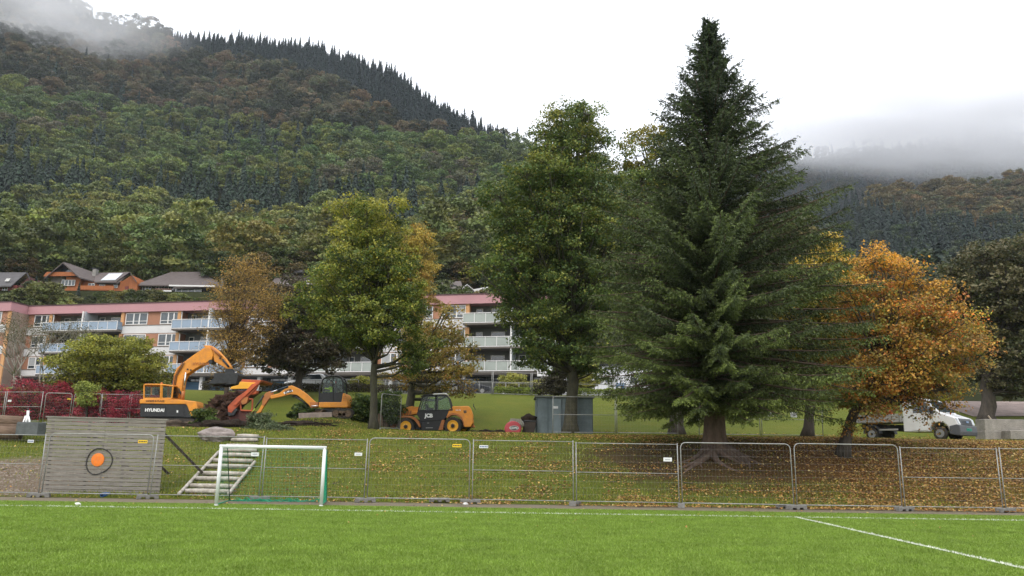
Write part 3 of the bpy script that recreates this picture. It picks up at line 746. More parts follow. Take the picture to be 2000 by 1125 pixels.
# shrubs round the machines and along the upper road
SH = [('grey green juniper bush at the top of the timber steps', 38, [(808, 500, 520), (820, 484, 536), (845, 478, 545), (860, 484, 540)], 'J'),
      ('wide juniper bush right of the timber steps', 36.5, [(832, 535, 560), (842, 505, 582), (860, 498, 592), (874, 510, 586)], 'J'),
      ('leafy bush between the orange skip and the big digger', 44, [(800, 385, 410), (815, 378, 425), (845, 375, 430)], 'G'),
      ('low green bush under the arm of the small digger', 47, [(790, 585, 612), (800, 572, 620), (818, 570, 622)], 'G'),
      ('green bush right of the small digger tracks', 47, [(776, 690, 735), (795, 680, 748), (820, 682, 750)], 'G'),
      ('dense green bush behind the maple trunk', 47, [(768, 745, 775), (790, 738, 790), (825, 738, 790)], 'G'),
      ('rounded golden green bush by the upper road behind the small digger', 68, [(738, 700, 720), (744, 682, 738), (754, 676, 742), (766, 676, 742)], 'Y'),
      ('flat topped clipped bush left of the small digger cab', 70, [(742, 615, 640), (750, 602, 650), (768, 600, 652)], 'Y'),
      ('rounded yellow green bush behind the tall wire fence', 72, [(731, 985, 1012), (738, 976, 1026), (750, 972, 1030), (764, 972, 1032)], 'Y'),
      ('small yellow green bush left of the lime trunk', 72, [(742, 1050, 1068), (750, 1042, 1078), (765, 1040, 1080)], 'Y'),
      ('dark shrub left of the lime trunk above the container', 58, [(700, 1086, 1110), (725, 1078, 1116), (750, 1058, 1112), (768, 1052, 1108)], 'D'),
      ('yellow green small tree right of the lime trunk', 66, [(712, 1140, 1160), (730, 1126, 1168), (755, 1128, 1166)], 'Y')]
SP = {'J': [(3, C(96, 106, 76, K)), (3, C(78, 90, 58, K)), (1, C(120, 124, 88, K))], 'G': [(3, C(84, 104, 44, K)), (3, C(66, 86, 38, K)), (1, C(120, 130, 60, K))],
      'Y': [(3, C(170, 164, 76, K)), (3, C(140, 144, 62, K)), (1, C(110, 118, 52, K))], 'D': [(3, C(62, 60, 46, K)), (2, C(78, 74, 54, K))]}
for i, (lb, D, rows, k) in enumerate(SH):
    xm = sum(r[1] + r[2] for r in rows) / 2 / len(rows)
    e_ = envelope(rows, D); gzz = on(xm, D).z
    broadleaf(lb, D, xm, rows, SP[k], 9000 if k != 'J' else 11000, .13 if k != 'J' else .10, 34, (.35, .7), .05, None, BARK2, 'bush' if k != 'J' else 'juniper_bush', 'bush', seed=70 + i, crad=.3, flat=.7, up=.7)

# bare pale-branched tree at the left
def bare_tree(label, D, px, height, seed, base=None, lsz=.10):
    lr = random.Random(seed); base = base or on(px, D); root = empty('bare_tree', base - Vector((0, 0, .1)), label, 'tree'); mb = MB(); tips = []
    def grow(p, d, L, r, k):
        q = p + d * L; m_ = p.lerp(q, .5) + Vector((lr.uniform(-1, 1), lr.uniform(-1, 1), lr.uniform(-.3, 1))) * L * .08
        mb.tube([p, m_, q], [r, r * .85, r * .66], 5)
        if k == 0: tips.append(q); return
        for _ in range(lr.choice((2, 3, 3))):
            dd = (d + Vector((lr.uniform(-1, 1), lr.uniform(-1, 1), lr.uniform(-.35, .6))) * .75).normalized()
            grow(q, dd, L * lr.uniform(.6, .85), r * .6, k - 1)
    for _ in range(4):
        grow(Vector((lr.uniform(-.3, .3), lr.uniform(-.3, .3), 0)), Vector((lr.uniform(-.5, .5), lr.uniform(-.3, .3), 1)).normalized(), height * .3, .07, 4)
    mb.build('trunk', PALE, root, True, normals=False)
    g = np.random.default_rng(seed); P = np.concatenate([np.array(t) + g.normal(size=(14, 3)) * .25 for t in tips])
    np_mesh('crown', leaves(P, lsz, .5, None, .6, g), None, pick([(2, C(126, 118, 84, .6)), (1, C(96, 100, 60, .6))], g, len(P)), LEAF, root)
bare_tree('bare pale branched tree before the brown end wall at the left', 58, 40, 7.0, 4)
bare_tree('thin almost leafless tree before the left balconies', 60, 85, 7.5, 9)

q = hill_pt(985, .99, RIDGE, RY, 140, 31.0); bare_tree('sparse lone tree standing out on the ridge against the sky', 0, 985, 15, 21, q, .5)
q = hill_pt(922, .985, RIDGE, RY, 140, 31.0); o = bpy.data.objects.new('conifer', near_mesh[6]); COL.objects.link(o); o.location = q; o.scale = (1.5, 1.5, 1.35); o.color = (.016, .028, .03, 1); tag(o, 'single tall conifer rising above the ridge line against the sky', 'tree')

# ---------------------------------------------------------------- the big spruce
def spruce(label, D, base_px, base_py, top, rows, seed=5, nb=640, tr=.40, roots=True):
    g = np.random.default_rng(seed); lr = random.Random(seed)
    base = at(base_px, base_py, D); base.z = gz(base.x, D) - .1
    root = empty('spruce_tree', base, label, 'tree')
    tp = at(top[0], top[1], D); e = []
    for y, a, b in rows:
        p1, p2 = at(a, y, D), at(b, y, D); e.append((p1.z, p1.x, p2.x))
    e.sort(); H = tp.z - base.z
    def axis(z): t = (z - base.z) / H; return Vector((lerp(base.x, tp.x, t), D, z))
    mb = MB(); pts_ = [axis(base.z + H * i / 24) for i in range(25)]
    mb.tube([p - base for p in pts_], [tr * (1 - i / 24) ** .85 * (1 + .5 * math.exp(-i * 1.2)) + .012 for i in range(25)], 14)
    if roots:
        for k in range(11):
            a = -2.6 + 2.3 * k / 10 + lr.uniform(-.1, .1); L = lr.uniform(1.0, 2.3); ps = []; rs = []
            for i in range(7):
                t = i / 6; x = base.x + math.cos(a + .3 * math.sin(t * 3 + k)) * (tr * .7 + L * t); y = D + math.sin(a) * (tr * .7 + L * t)
                ps.append(Vector((x, y, gz(x, y) + .30 * (1 - t) ** 2 - .02)) - base); rs.append(.17 * (1 - t) + .03)
            mb.tube(ps, rs, 7)
    S0 = []; S1 = []; ST = []; zl, zh = e[0][0], e[-1][0]
    for i in range(nb):
        t = (i + lr.random()) / nb; z = lerp(zl + .55, tp.z - .4, t ** 1.12); a = lr.random() * 6.283 if i % 3 else lr.uniform(3.4, 6.0)
        s_ = axis(z); ca = math.cos(a); L = 0; h = (z - zl) / (tp.z - zl); lu = lr.choice((lr.uniform(.75, .95), lr.uniform(.92, 1.12)))
        for _ in range(4):   # the outline belongs to where the branch tip ends up
            zt_ = z + L * (lerp(.02, .75, h ** 1.1) - lerp(.42, .32, h) * (1 - .1 * h) + lerp(.26, .16, h) - lerp(0, .05, h)); zt_ = min(zt_, tp.z - .3)
            xl = pl(zt_, [(p_[0], p_[1]) for p_ in e]); xr = pl(zt_, [(p_[0], p_[2]) for p_ in e]); L2 = (xr - xl) / 2
            L = lerp(L2, (xr - s_.x) if ca > 0 else (s_.x - xl), abs(ca)) * lu
        L = max(L - .04 * h, .28)
        rise = lerp(.02, .75, h ** 1.1) + lr.uniform(-.16, .16); d = Vector((ca, math.sin(a), 0)); n = 9; ps = []
        for k in range(n + 1):
            u = k / n; dz = L * (rise * u - lerp(.42, .32, h) * u * u * (1 - .1 * h) + lerp(.26, .16, h) * u ** 3.2)
            ps.append(s_ + d * (L * u) + Vector((0, 0, dz - lerp(.15, .2, h) * L)) + Vector((0, 0, .15 * L)))
        mb.tube([p - base for p in ps], [lerp(.012 + .011 * L, .008, k / n) for k in range(n + 1)], 5)
        sd = Vector((-d.y, d.x, 0)); m_ = int(L * .88 / .15) + 2; bc = lr.uniform(.75, 1.25)
        for k in range(m_):
            u = .10 + .90 * k / m_; j = min(n - 1, int(u * n)); p_ = ps[j].lerp(ps[j + 1], u * n - j); fw = (ps[j + 1] - ps[j]).normalized()
            for sg in (-1, 1):
                lb = min(.9, .16 * L + .22) * (1.12 - u * .72) * lr.uniform(.6, 1.15)
                dr = (sd * sg * .8 + fw * lr.uniform(.35, .9) + Vector((0, 0, lerp(-.75, -.4, h) + lr.uniform(-.35, .3)))).normalized()
                S0.append(p_); S1.append(p_ + dr * lb); ST.append(bc * (.8 + .5 * u))
        S0.append(ps[-2]); S1.append(ps[-1] + (ps[-1] - ps[-2]).normalized() * .18); ST.append(bc * 1.3)
    for k in range(10): # leader
        S0.append(axis(tp.z - 1.4 + .14 * k)); S1.append(axis(tp.z - 1.2 + .14 * k) + Vector((lr.uniform(-.2, .2), lr.uniform(-.2, .2), .15))); ST.append(1)
    mb.bar(axis(tp.z - .6) - base, tp - base, .02, .008, 5)
    mb.build('trunk', RBARK, root, True, normals=False)
    S0 = np.array([tuple(v) for v in S0]) - np.array(base); S1 = np.array([tuple(v) for v in S1]) - np.array(base); ST = np.array(ST); N = len(S0)
    KN = 13; ax = S1 - S0; L = np.linalg.norm(ax, axis=1, keepdims=True); ax /= L; V = []; T = []
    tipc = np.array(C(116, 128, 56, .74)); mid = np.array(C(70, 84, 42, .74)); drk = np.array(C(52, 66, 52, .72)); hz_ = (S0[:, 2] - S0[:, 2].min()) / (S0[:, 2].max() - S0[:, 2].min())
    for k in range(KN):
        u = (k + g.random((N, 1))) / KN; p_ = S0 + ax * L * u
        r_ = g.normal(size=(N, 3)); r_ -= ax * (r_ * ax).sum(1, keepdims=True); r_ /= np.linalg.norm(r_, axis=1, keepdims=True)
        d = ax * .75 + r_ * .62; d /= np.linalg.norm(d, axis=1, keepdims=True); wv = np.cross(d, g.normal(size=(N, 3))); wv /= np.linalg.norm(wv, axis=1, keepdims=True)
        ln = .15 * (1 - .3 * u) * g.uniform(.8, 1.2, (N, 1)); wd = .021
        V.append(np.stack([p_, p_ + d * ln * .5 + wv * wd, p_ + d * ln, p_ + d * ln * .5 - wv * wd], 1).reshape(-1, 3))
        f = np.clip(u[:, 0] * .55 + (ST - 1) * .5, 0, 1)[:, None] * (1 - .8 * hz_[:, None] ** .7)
        T.append((lerp(lerp(mid, drk, hz_[:, None] ** .6), tipc, f)) * (ST[:, None] * g.uniform(.8, 1.2, (N, 1))))  # darker bluish top: silhouette against the sky put into the needle colour
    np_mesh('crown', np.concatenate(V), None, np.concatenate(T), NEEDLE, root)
    print('spruce blades', N * KN)
spruce('huge dark spruce with bare roots on the bank, tallest tree in the picture', 31.5, 1397, 905, (1386, 34),
       [(50, 1380, 1394), (75, 1356, 1408), (110, 1338, 1428), (150, 1320, 1446), (185, 1296, 1466), (215, 1282, 1510), (245, 1288, 1490), (270, 1270, 1520), (300, 1262, 1545), (340, 1236, 1560), (380, 1205, 1600), (430, 1188, 1625), (480, 1170, 1645), (540, 1155, 1660), (600, 1148, 1668), (660, 1148, 1680), (700, 1155, 1685), (740, 1165, 1680), (765, 1172, 1665), (790, 1185, 1630), (815, 1200, 1500)])
# ---------------------------------------------------------------- made things: helpers
for _m in bpy.data.materials: pass
STEEL = mat('galvanised_steel', (.30, .30, .285), .55, .3, .25, 8, .1, 60)
WIRE = mat('fence_wire', (.30, .30, .29), .5, .6, .15, 8)
PLASTIC = mat('grey_block', (.17, .165, .15), .8, 0, .3, 10, .4, 40)
WHITE = mat('white_paint', (.78, .78, .76), .45, 0, .06, 6)
SIGNW = mat('white_sign', (.75, .75, .75), .5, 0, .05, 9); SIGNY = mat('yellow_sign', (.85, .55, .02), .5, 0, .05, 9)
INK = mat('ink', (.03, .035, .05), .6, 0, .1, 9); INKB = mat('blue_ink', (.05, .10, .25), .6, 0, .1, 9)
DARKM = mat('dark_metal', (.030, .032, .034), .5, .2, .35, 7, .2, 30)
BLACKP = mat('black_plastic', (.022, .023, .025), .55, 0, .3, 7)
RUBBER = mat('rubber', (.028, .027, .026), .85, 0, .4, 14, .4, 40, col2=(.06, .052, .042))
GLZ = glass('window_glass', (.035, .05, .06)); CGL = clear_glass('cab_glass', (.74, .82, .80), .985)
SOIL = mat('black_soil', (.030, .022, .017), .95, 0, .5, 7, 1.0, 14, spec=.1)
CONC = mat('concrete', (.27, .25, .22), .9, 0, .28, 2.5, .6, 22)
def root_of(o):
    while o.parent: o = o.parent
    return o
def put(mb, name, m, parent, smooth=False, bevel=0, normals=True, label=None):
    """world-built shape becomes a part under its thing"""
    b = root_of(parent).location
    mb.v = [(v[0] - b.x, v[1] - b.y, v[2] - b.z) for v in mb.v]
    o = mb.build(name, m, parent, smooth, bevel, normals)
    if label: o['label'] = label
    return o
def poly(mb, pts_, D, y0, y1):
    """outline read at distance D, given thickness from y0 to y1 (metres, minus is nearer)"""
    P_ = [at(a, b, D) for a, b in pts_]
    n = len(P_); vs = [(p.x, D + y0, p.z) for p in P_] + [(p.x, D + y1, p.z) for p in P_]
    return mb.add(vs, [tuple(range(n)), tuple(range(2 * n - 1, n - 1, -1))] + [(i, n + i, n + (i + 1) % n, (i + 1) % n) for i in range(n)])
def text(s, name, m, parent, loc, width, rz=0, rx=90, off=.02, ext=.004, label=None, align='CENTER', height=None):
    cu = bpy.data.curves.new('t', 'FONT'); cu.body = s; cu.size = 1; cu.extrude = ext; cu.offset = off; cu.align_x = align; cu.align_y = 'CENTER'; cu.resolution_u = 3
    to = bpy.data.objects.new('t', cu); me = bpy.data.meshes.new_from_object(to); bpy.data.objects.remove(to); bpy.data.curves.remove(cu)
    xs = [v.co.x for v in me.vertices]; ys = [v.co.y for v in me.vertices]; k = width / (max(xs) - min(xs)); ky = k if height is None else height / (max(ys) - min(ys))
    xm = (max(xs) + min(xs)) / 2 if align == 'CENTER' else 0; ym = (max(ys) + min(ys)) / 2
    M_ = Matrix.Rotation(rz, 4, 'Z') @ Matrix.Rotation(R(rx), 4, 'X')
    for v in me.vertices:
        v.co = M_ @ Vector(((v.co.x - xm) * k, (v.co.y - ym) * ky, v.co.z)) + Vector(loc) - root_of(parent).location
    me.name = name; me.materials.append(m); o = bpy.data.objects.new(name, me); COL.objects.link(o); o.parent = parent
    if label: o['label'] = label
    return o
def hit(px, py, y0=24.0, y1=70.0, n=400):
    """where the sight line meets the ground"""
    last = None
    for i in range(n + 1):
        Y = lerp(y0, y1, i / n); p_ = at(px, py, Y); d = p_.z - gz(p_.x, Y)
        if last is not None and last[0] > 0 >= d: return Vector((p_.x, Y, gz(p_.x, Y)))
        if last is None and d <= 0: return Vector((p_.x, Y, gz(p_.x, Y)))
        last = (d,)
    return at(px, py, y1)

# ---------------------------------------------------------------- goal
gA = Vector((*gnd(422, 988), 0)); gB = Vector((*gnd(627, 989), 0)); GW = (gB - gA).length; gd = (gB - gA).normalized(); gn = Vector((-gd.y, gd.x, 0))
GH = 1.68; ALU = mat('white_aluminium', (.72, .73, .74), .4, 0, .08, 10); NETM = mat('green_net', (.02, .36, .20), .7, 0, .2, 9)
goal = empty('football_goal', (gA + gB) / 2, 'small white football goal with green net on the edge of the pitch', 'goal')
for q in (gA, gB):
    b = MB(); b.bar(q, q + Vector((0, 0, GH)), .052, None, 16); b.lathe(q, [(.06, 0), (.06, .03), (.052, .035)], 'z', 16); put(b, 'post', ALU, goal, True)
b = MB(); b.bar(gA + Vector((-.052 * gd.x, -.052 * gd.y, GH)), gB + Vector((.052 * gd.x, .052 * gd.y, GH)), .052, None, 16); put(b, 'crossbar', ALU, goal, True)
b = MB()
for q in (gA, gB):
    b.tube([q + gn * .02 + Vector((0, 0, .04)), q + gn * 1.0 + Vector((0, 0, .04)), q + gn * 1.85 + Vector((0, 0, .04))], .02, 8)
b.bar(gA + gn * 1.85 + Vector((0, 0, .04)), gB + gn * 1.85 + Vector((0, 0, .04)), .02)
put(b, 'ground_frame', mat('green_paint', (.03, .22, .13), .6), goal, True)
for q in (gA, gB):
    b = MB(); b.tube([q + Vector((0, 0, GH - .04)), q + gn * .85 + Vector((0, 0, GH - .05)), q + gn * 1.85 + Vector((0, 0, .04))], .014, 6)
    put(b, 'net_support', mat('dark_green_paint', (.03, .09, .06), .6), goal, True)
b = MB()
def npt(s, u, v): # u: 0 front..1 back along the profile, v 0 bottom..1 top
    dt = lerp(1.85, .85, v); sag = -.05 * math.sin(math.pi * s) * v
    return gA + gd * (GW * s) + gn * (dt * u) + Vector((0, 0, max(.02, lerp(.04, GH - .05, v) + sag)))
NS = 26
for s_ in (0.0, 1.0):
    for j in range(17): b.tube([npt(s_, i / 6, j / 16) for i in range(7)], .0018 + .0030 * s_, 3)
    for i in range(17): b.tube([npt(s_, i / 16, j / 6) for j in range(7)], .0018 + .0030 * s_, 3)
for j in range(17): b.tube([npt(i / 8, 1, j / 16) for i in range(9)], .0022, 3)
for i in range(NS + 1): b.tube([npt(i / NS, 1, j / 5) for j in range(6)], .0022, 3)
for i in range(NS + 1): b.bar(npt(i / NS, 0, 1), npt(i / NS, 1, 1), .0022, None, 3)
for j in range(7): b.bar(npt(0, j / 8, 1), npt(1, j / 8, 1), .0022, None, 3)
for k in range(60): # slack net heaped along the back
    x = rnd.random(); b.tube([gA + gd * GW * x + gn * (1.8 + rnd.uniform(-.1, .12)) + Vector((0, 0, .02)), gA + gd * GW * min(1, x + .06) + gn * (1.8 + rnd.uniform(-.1, .1)) + Vector((0, 0, rnd.uniform(.03, .14))), gA + gd * GW * min(1, x + .12) + gn * (1.8 + rnd.uniform(-.1, .1)) + Vector((0, 0, .02))], .008, 3)
put(b, 'net', NETM, goal, normals=False)

# ---------------------------------------------------------------- temporary fences
def panel(a, b_, H, kind, label, group, sign=None, name='site_fence', wires=True, z0=.14, rt=.017, nw=None):
    """welded mesh panel between two feet; kind 'round' has bent corners, 'rail' a middle rail"""
    a, b_ = Vector(a), Vector(b_); L = (b_ - a).length; d = (b_ - a) / L
    root = empty(name, (a + b_) / 2, label, 'fence', group); up = Vector((rnd.uniform(-.006, .006), rnd.uniform(-.035, .035), 1)); g_ = .05
    P0 = lambda s, z: a + d * (g_ + (L - 2 * g_) * s) + up * z
    f = MB()
    if kind == 'round':
        r = .16 / L; rz_ = .16; pts_ = [P0(0, z0), P0(0, H - rz_)] + [P0(r * (1 - math.cos(t)), H - rz_ + rz_ * math.sin(t)) for t in (R(22), R(45), R(68), R(90))]
        pts_ += [P0(1 - r * (1 - math.sin(t)), H - rz_ + rz_ * math.cos(t)) for t in (R(0), R(22), R(45), R(68), R(90))] + [P0(1, z0)]
        f.tube(pts_, rt, 8); f.bar(P0(0, z0), P0(1, z0), rt); f.bar(P0(0, z0), P0(0, .03), rt); f.bar(P0(1, z0), P0(1, .03), rt)
        put(f, 'frame', STEEL, root, True)
    else:
        put(f.bar(P0(0, .03), P0(0, H), rt), 'post', STEEL, root, True); f = MB(); put(f.bar(P0(1, .03), P0(1, H), rt), 'post', STEEL, root, True)
        for z, r_ in ((z0, rt * .8), (H * .52, rt * .7), (H - .04, rt * .8)):
            f = MB(); put(f.bar(P0(0, z), P0(1, z), r_), 'rail', STEEL, root, True)
    if wires:
        w_ = MB(); n = nw or int(L / .11)
        for i in range(1, n): w_.bar(P0(i / n, z0), P0(i / n, H - .03), .0011, None, 3, False)
        for j in range(1, 9): w_.bar(P0(0, lerp(z0, H, j / 9)), P0(1, lerp(z0, H, j / 9)), .0011, None, 3, False)
        put(w_, 'wire_mesh', WIRE, root, normals=False)
    for sg in (sign or []):
        s_, z, w2, h2, m_, style = sg; c = P0(s_, z) - Vector((0, .024, 0)); q = MB(); q.box(c, (w2, .006, h2), math.atan2(d.y, d.x))
        so_ = put(q, 'sign', m_, root, label={'Y': 'yellow sign plate', 'W': 'white sign plate', 'B': 'white sign plate with blue lettering'}[style]); q = MB()
        for k in range(5 if style != 'W' else 2):
            ww = w2 * (.13 if style != 'W' else .62); x = (-.36 + .18 * k) * w2 if style != 'W' else 0
            q.box(c + d * x + Vector((0, -.005, (.02 * (k - .5) if style == 'W' else 0))), (ww, .003, h2 * (.4 if style != 'W' else .10)), math.atan2(d.y, d.x))
        put(q, 'lettering', INKB if style == 'B' else (mat('grey_ink', (.35, .35, .38), .6) if style == 'W' else INK), so_)
    return root
FG = 'mesh fence panels along the edge of the pitch'
J = [-140, 78, 290, 508, 714, 919, 1123, 1330, 1554, 1765, 1962, 2170]
FY = [25.6, 25.6, 25.6, 25.6, 25.5, 25.5, 25.4, 25.3, 25.1, 25.15, 25.2, 25.2]
JP = [Vector((xat(px, Y, .1), Y, 0)) for px, Y in zip(J, FY)]
kinds = ['rail', 'round', 'rail', 'rail', 'round', 'rail', 'rail', 'round', 'round', 'rail', 'rail']
lbl = ['leftmost mesh fence panel, before the gravelly slope', 'round cornered mesh fence panel before the wooden target wall', 'mesh fence panel crossing the timber steps', 'mesh fence panel behind the right half of the football goal',
       'round cornered mesh fence panel with yellow sign, just right of the goal', 'mesh fence panel with blue and white sign, right of the yellow signed one', 'mesh fence panel with white sign, left of the spruce roots',
       'round cornered mesh fence panel before the spruce roots', 'round cornered mesh fence panel before the orange tree trunk', 'mesh fence panel on the leafy bank before the white truck', 'rightmost mesh fence panel before the concrete blocks']
signs = {0: [(.87, 1.76, .20, .09, SIGNW, 'B')], 1: [(.90, 1.80, .30, .10, SIGNY, 'Y')], 2: [(.93, 1.45, .26, .12, SIGNW, 'W')], 3: [(.92, 1.50, .25, .10, SIGNW, 'W')], 4: [(.87, 1.82, .29, .10, SIGNY, 'Y')], 5: [(.105, 1.80, .29, .09, SIGNW, 'B')], 6: [(.90, 1.48, .27, .12, SIGNW, 'W')]}
for i in range(11):
    a, b_ = JP[i], JP[i + 1]; panel(a, b_, 2.0 + .02 * (i % 3), kinds[i], lbl[i], FG, signs.get(i))
def foot(p_, rz, label, group, L=.66, sc=1.0):
    b = MB(); w2, h2 = .11 * sc, .13 * sc; p_ = Vector(p_)
    prof = [(-L / 2, 0), (-L * .30, 0), (-L * .28, h2 * .45), (-L * .10, h2 * .45), (-L * .08, 0), (L * .08, 0), (L * .10, h2 * .45), (L * .28, h2 * .45), (L * .30, 0), (L / 2, 0), (L / 2 - .02, h2), (-L / 2 + .02, h2)]
    c, s_ = math.cos(rz), math.sin(rz)
    b.prism(prof, -w2, w2, lambda x, y, z: (x * c - y * s_ + p_.x, x * s_ + y * c + p_.y, z + p_.z))
    o = b.build('ballast_block', PLASTIC, None, False, .012); o.location = p_
    for v in o.data.vertices: v.co -= p_
    return tag(o, label, 'fence block', group)
FL = ['fence foot at the bottom left corner of the wooden wall', 'fence foot at the bottom right corner of the wooden wall', 'fence foot behind the left part of the goal net', 'fence foot just right of the goal', 'fence foot with a white scrap of paper before it',
      'fence foot midway between the goal and the spruce', 'fence foot just left of the spruce roots', 'fence foot between the spruce and the orange tree', 'fence foot below the white truck', 'rightmost fence foot on the leaf covered edge']
for i in range(1, 11):
    foot((JP[i].x, JP[i].y - .05, 0.0), [.25, .5, .2, .35, .2, 1.2, 1.35, .25, .35, .3][i - 1], FL[i - 1], 'feet of the pitch fence')
foot((JP[4].x + 2.35, 25.75, 0.03), .2, 'spare fence foot lying loose behind the yellow signed panel', 'feet of the pitch fence')
foot((JP[8].x - .22, 25.3, 0.01), .1, 'second fence foot doubled up between the spruce and the orange tree', 'feet of the pitch fence')
# fences standing back on the grass
def row(joints, Ds, H, kind, group, labels, sg=None, zf=None, nw=18):
    Q = []
    for px, D in zip(joints, Ds): q = on(px, D, 1.0); Q.append(Vector((q.x, D, q.z)))
    for i in range(len(Q) - 1): panel(Q[i], Q[i + 1], H, kind if isinstance(kind, str) else kind[i], labels[i], group, (sg or {}).get(i), nw=nw, rt=.024)
row([-50, 9, 82], [49, 49.3, 49.3], 2.0, 'rail', 'mesh panels before the red bushes', ['mesh fence panel at the left edge before the red bushes', 'mesh fence panel behind the white tripod'], {1: [(.1, 1.4, .22, .12, SIGNW, 'W')]})
row([85, 140, 196, 253, 308], [48.6, 48.9, 49.1, 49.3, 49.5], 1.95, ['round', 'round', 'rail', 'rail'], 'mesh panels before the red bushes', ['mesh panel seen above the left end of the wooden wall', 'mesh panel with yellow tag above the wooden wall', 'mesh panel before the dark red bushes', 'mesh panel ending at the big digger'],
    {0: [(.9, 1.6, .2, .09, SIGNY, 'Y')], 1: [(.1, 1.6, .2, .09, SIGNY, 'Y')]})
row([743, 783], [41.2, 43.4], 1.95, 'round', 'mesh panels by the machines', ['mesh panel leaning before the bucket of the wheeled loader'])
row([1078, 1203, 1325], [41.4, 41.8, 42], 2.05, 'rail', 'mesh panels on the lawn behind the spruce', ['mesh panel before the grey container', 'mesh panel right of the grey container'])
row([1363, 1485, 1607], [43, 43.3, 43.3], 1.9, 'rail', 'mesh panels on the lawn behind the spruce', ['mesh panel seen right of the spruce trunk', 'mesh panel with two white signs behind the spruce'], {1: [(.15, 1.25, .3, .25, SIGNW, 'W'), (.53, 1.25, .38, .28, SIGNW, 'W')]})
row([731, 808, 885, 962, 1038, 1115, 1192], [63, 63.2, 63.4, 63.6, 63.8, 64, 64.2], 1.95, 'rail', 'tall mesh panels at the top of the green bank',
    ['mesh panel at the bank top right of the maple trunk', 'mesh panel at the bank top above the loader cab', 'mesh panel at the bank top right of the loader', 'mesh panel at the bank top before the yellow green bush', 'mesh panel at the bank top left of the lime trunk', 'mesh panel at the bank top behind the lime trunk'], nw=12)

# railing, hedges and wall along the upper road
def railing(px0, px1, D, H, label):
    a = on(px0, D, .5); b_ = on(px1, D, .5); root = empty('railing', (a + b_) / 2, label, 'railing'); L = (b_ - a).length; n = int(L / 1.15)
    for i in range(n + 1):
        q = a.lerp(b_, i / n); f = MB(); put(f.bar(q, q + Vector((0, 0, H)), .03, None, 6), 'post', STEEL, root, True)
    f = MB(); put(f.bar(a + Vector((0, 0, H)), b_ + Vector((0, 0, H)), .028, None, 6), 'rail', STEEL, root, True)
    f = MB()
    for k in range(int(L / .2)): q = a.lerp(b_, k * .2 / L); f.bar(q + Vector((0, 0, .08)), q + Vector((0, 0, H)), .004, None, 3, False)
    put(f, 'wire_mesh', WIRE, root, normals=False)
railing(560, 700, 66.5, 1.0, 'low grey railing beyond the small digger')
railing(700, 962, 67.2, 1.0, 'low grey railing before the garage doors')
railing(962, 1400, 68, 1.0, 'low grey railing beyond the yellow green bushes')
def hedge(px0, px1, D, H, pal, label, seed, wd=.9):
    a = on(px0, D, .3); b_ = on(px1, D, .3); g = np.random.default_rng(seed); L = b_.x - a.x; n = int(L * 700)
    root = empty('hedge', (a + b_) / 2, label, 'hedge'); u = g.random(n); z = g.random(n) ** .6 * H * (1 + .08 * np.sin(u * 37)); y = g.uniform(-wd / 2, wd / 2, n)
    P = np.stack([(u - .5) * L, y, z], 1); np_mesh('foliage', leaves(P, .11, .6, None, .7, g), None, pick(pal, g, n) * g.uniform(.8, 1.2, (n, 1)), LEAF, root)
    st = MB()
    for k in range(int(L / .6)): q = a.lerp(b_, k * .6 / L); st.bar(q, q + Vector((rnd.uniform(-.1, .1), 0, H * .7)), .02, .01, 4)
    put(st, 'stems', BARK2, root, normals=False)
HG = [(3, C(134, 148, 56, .9)), (2, C(108, 124, 50, .9))]; HB = [(3, C(96, 84, 60, .62)), (2, C(76, 70, 50, .62)), (1, C(96, 104, 56, .62))]
hedge(965, 1056, 65.2, .62, HG, 'clipped green hedge below the yellow green bushes', 1)
hedge(1128, 1420, 65.4, .62, HG, 'clipped green hedge before the white annex', 2)
hedge(395, 735, 65.2, .72, HB, 'brown hedge across the top of the bank behind the diggers', 3)
hedge(738, 856, 65.3, .66, HB, 'brown hedge above the cab of the wheeled loader', 4)
b = MB(); a = on(856, 65.4, .3); b_ = on(893, 65.4, .3)
b.box(((a.x + b_.x) / 2, 65.4, a.z + .1), (b_.x - a.x, .25, 1.0)); o = b.build('concrete_wall', CONC, None, False, .02); tag(o, 'short grey concrete wall between the hedges', 'wall')

# ---------------------------------------------------------------- wooden target wall
WOOD = mat('weathered_wood', (.36, .33, .29), .85, 0, .35, 3, .6, 12, stretch=(.6, 1, 14), col2=(.15, .135, .115)); DWOOD = mat('dark_wood', (.07, .058, .045), .9, 0, .35, 4, .6, 12)
D = 26.5; corners = [at(93, 815, D), at(325, 821, D), at(311, 967, D), at(79, 963, D)]
wall = empty('target_wall', (corners[2] + corners[3]) / 2, 'weathered plank wall with an orange ball target, behind the fence', 'plank wall')
b = MB(); NP = 19
for i in range(NP):
    t0, t1 = i / NP, (i + 1) / NP - .0085; l0 = corners[0].lerp(corners[3], t0); l1 = corners[0].lerp(corners[3], t1); r0 = corners[1].lerp(corners[2], t0); r1 = corners[1].lerp(corners[2], t1)
    for k in range(2):   # each board is nailed on in two lengths
        s0, s1 = ((0, .495), (.497, 1))[k]; jz = rnd.uniform(-.006, .006); jy = rnd.uniform(-.008, .008); e = rnd.uniform(-.015, .015) if k == 0 else 0
        q = [l0.lerp(r0, s0), l0.lerp(r0, s1), l1.lerp(r1, s1), l1.lerp(r1, s0)]; q[0].x += e; q[3].x += e
        vs = [p_ + Vector((0, jy - .014, jz)) for p_ in q] + [p_ + Vector((0, jy + .014, jz)) for p_ in q]
        b.add(vs, [(0, 1, 2, 3), (7, 6, 5, 4), (0, 4, 5, 1), (1, 5, 6, 2), (2, 6, 7, 3), (3, 7, 4, 0)])
put(b, 'planks', WOOD, wall)
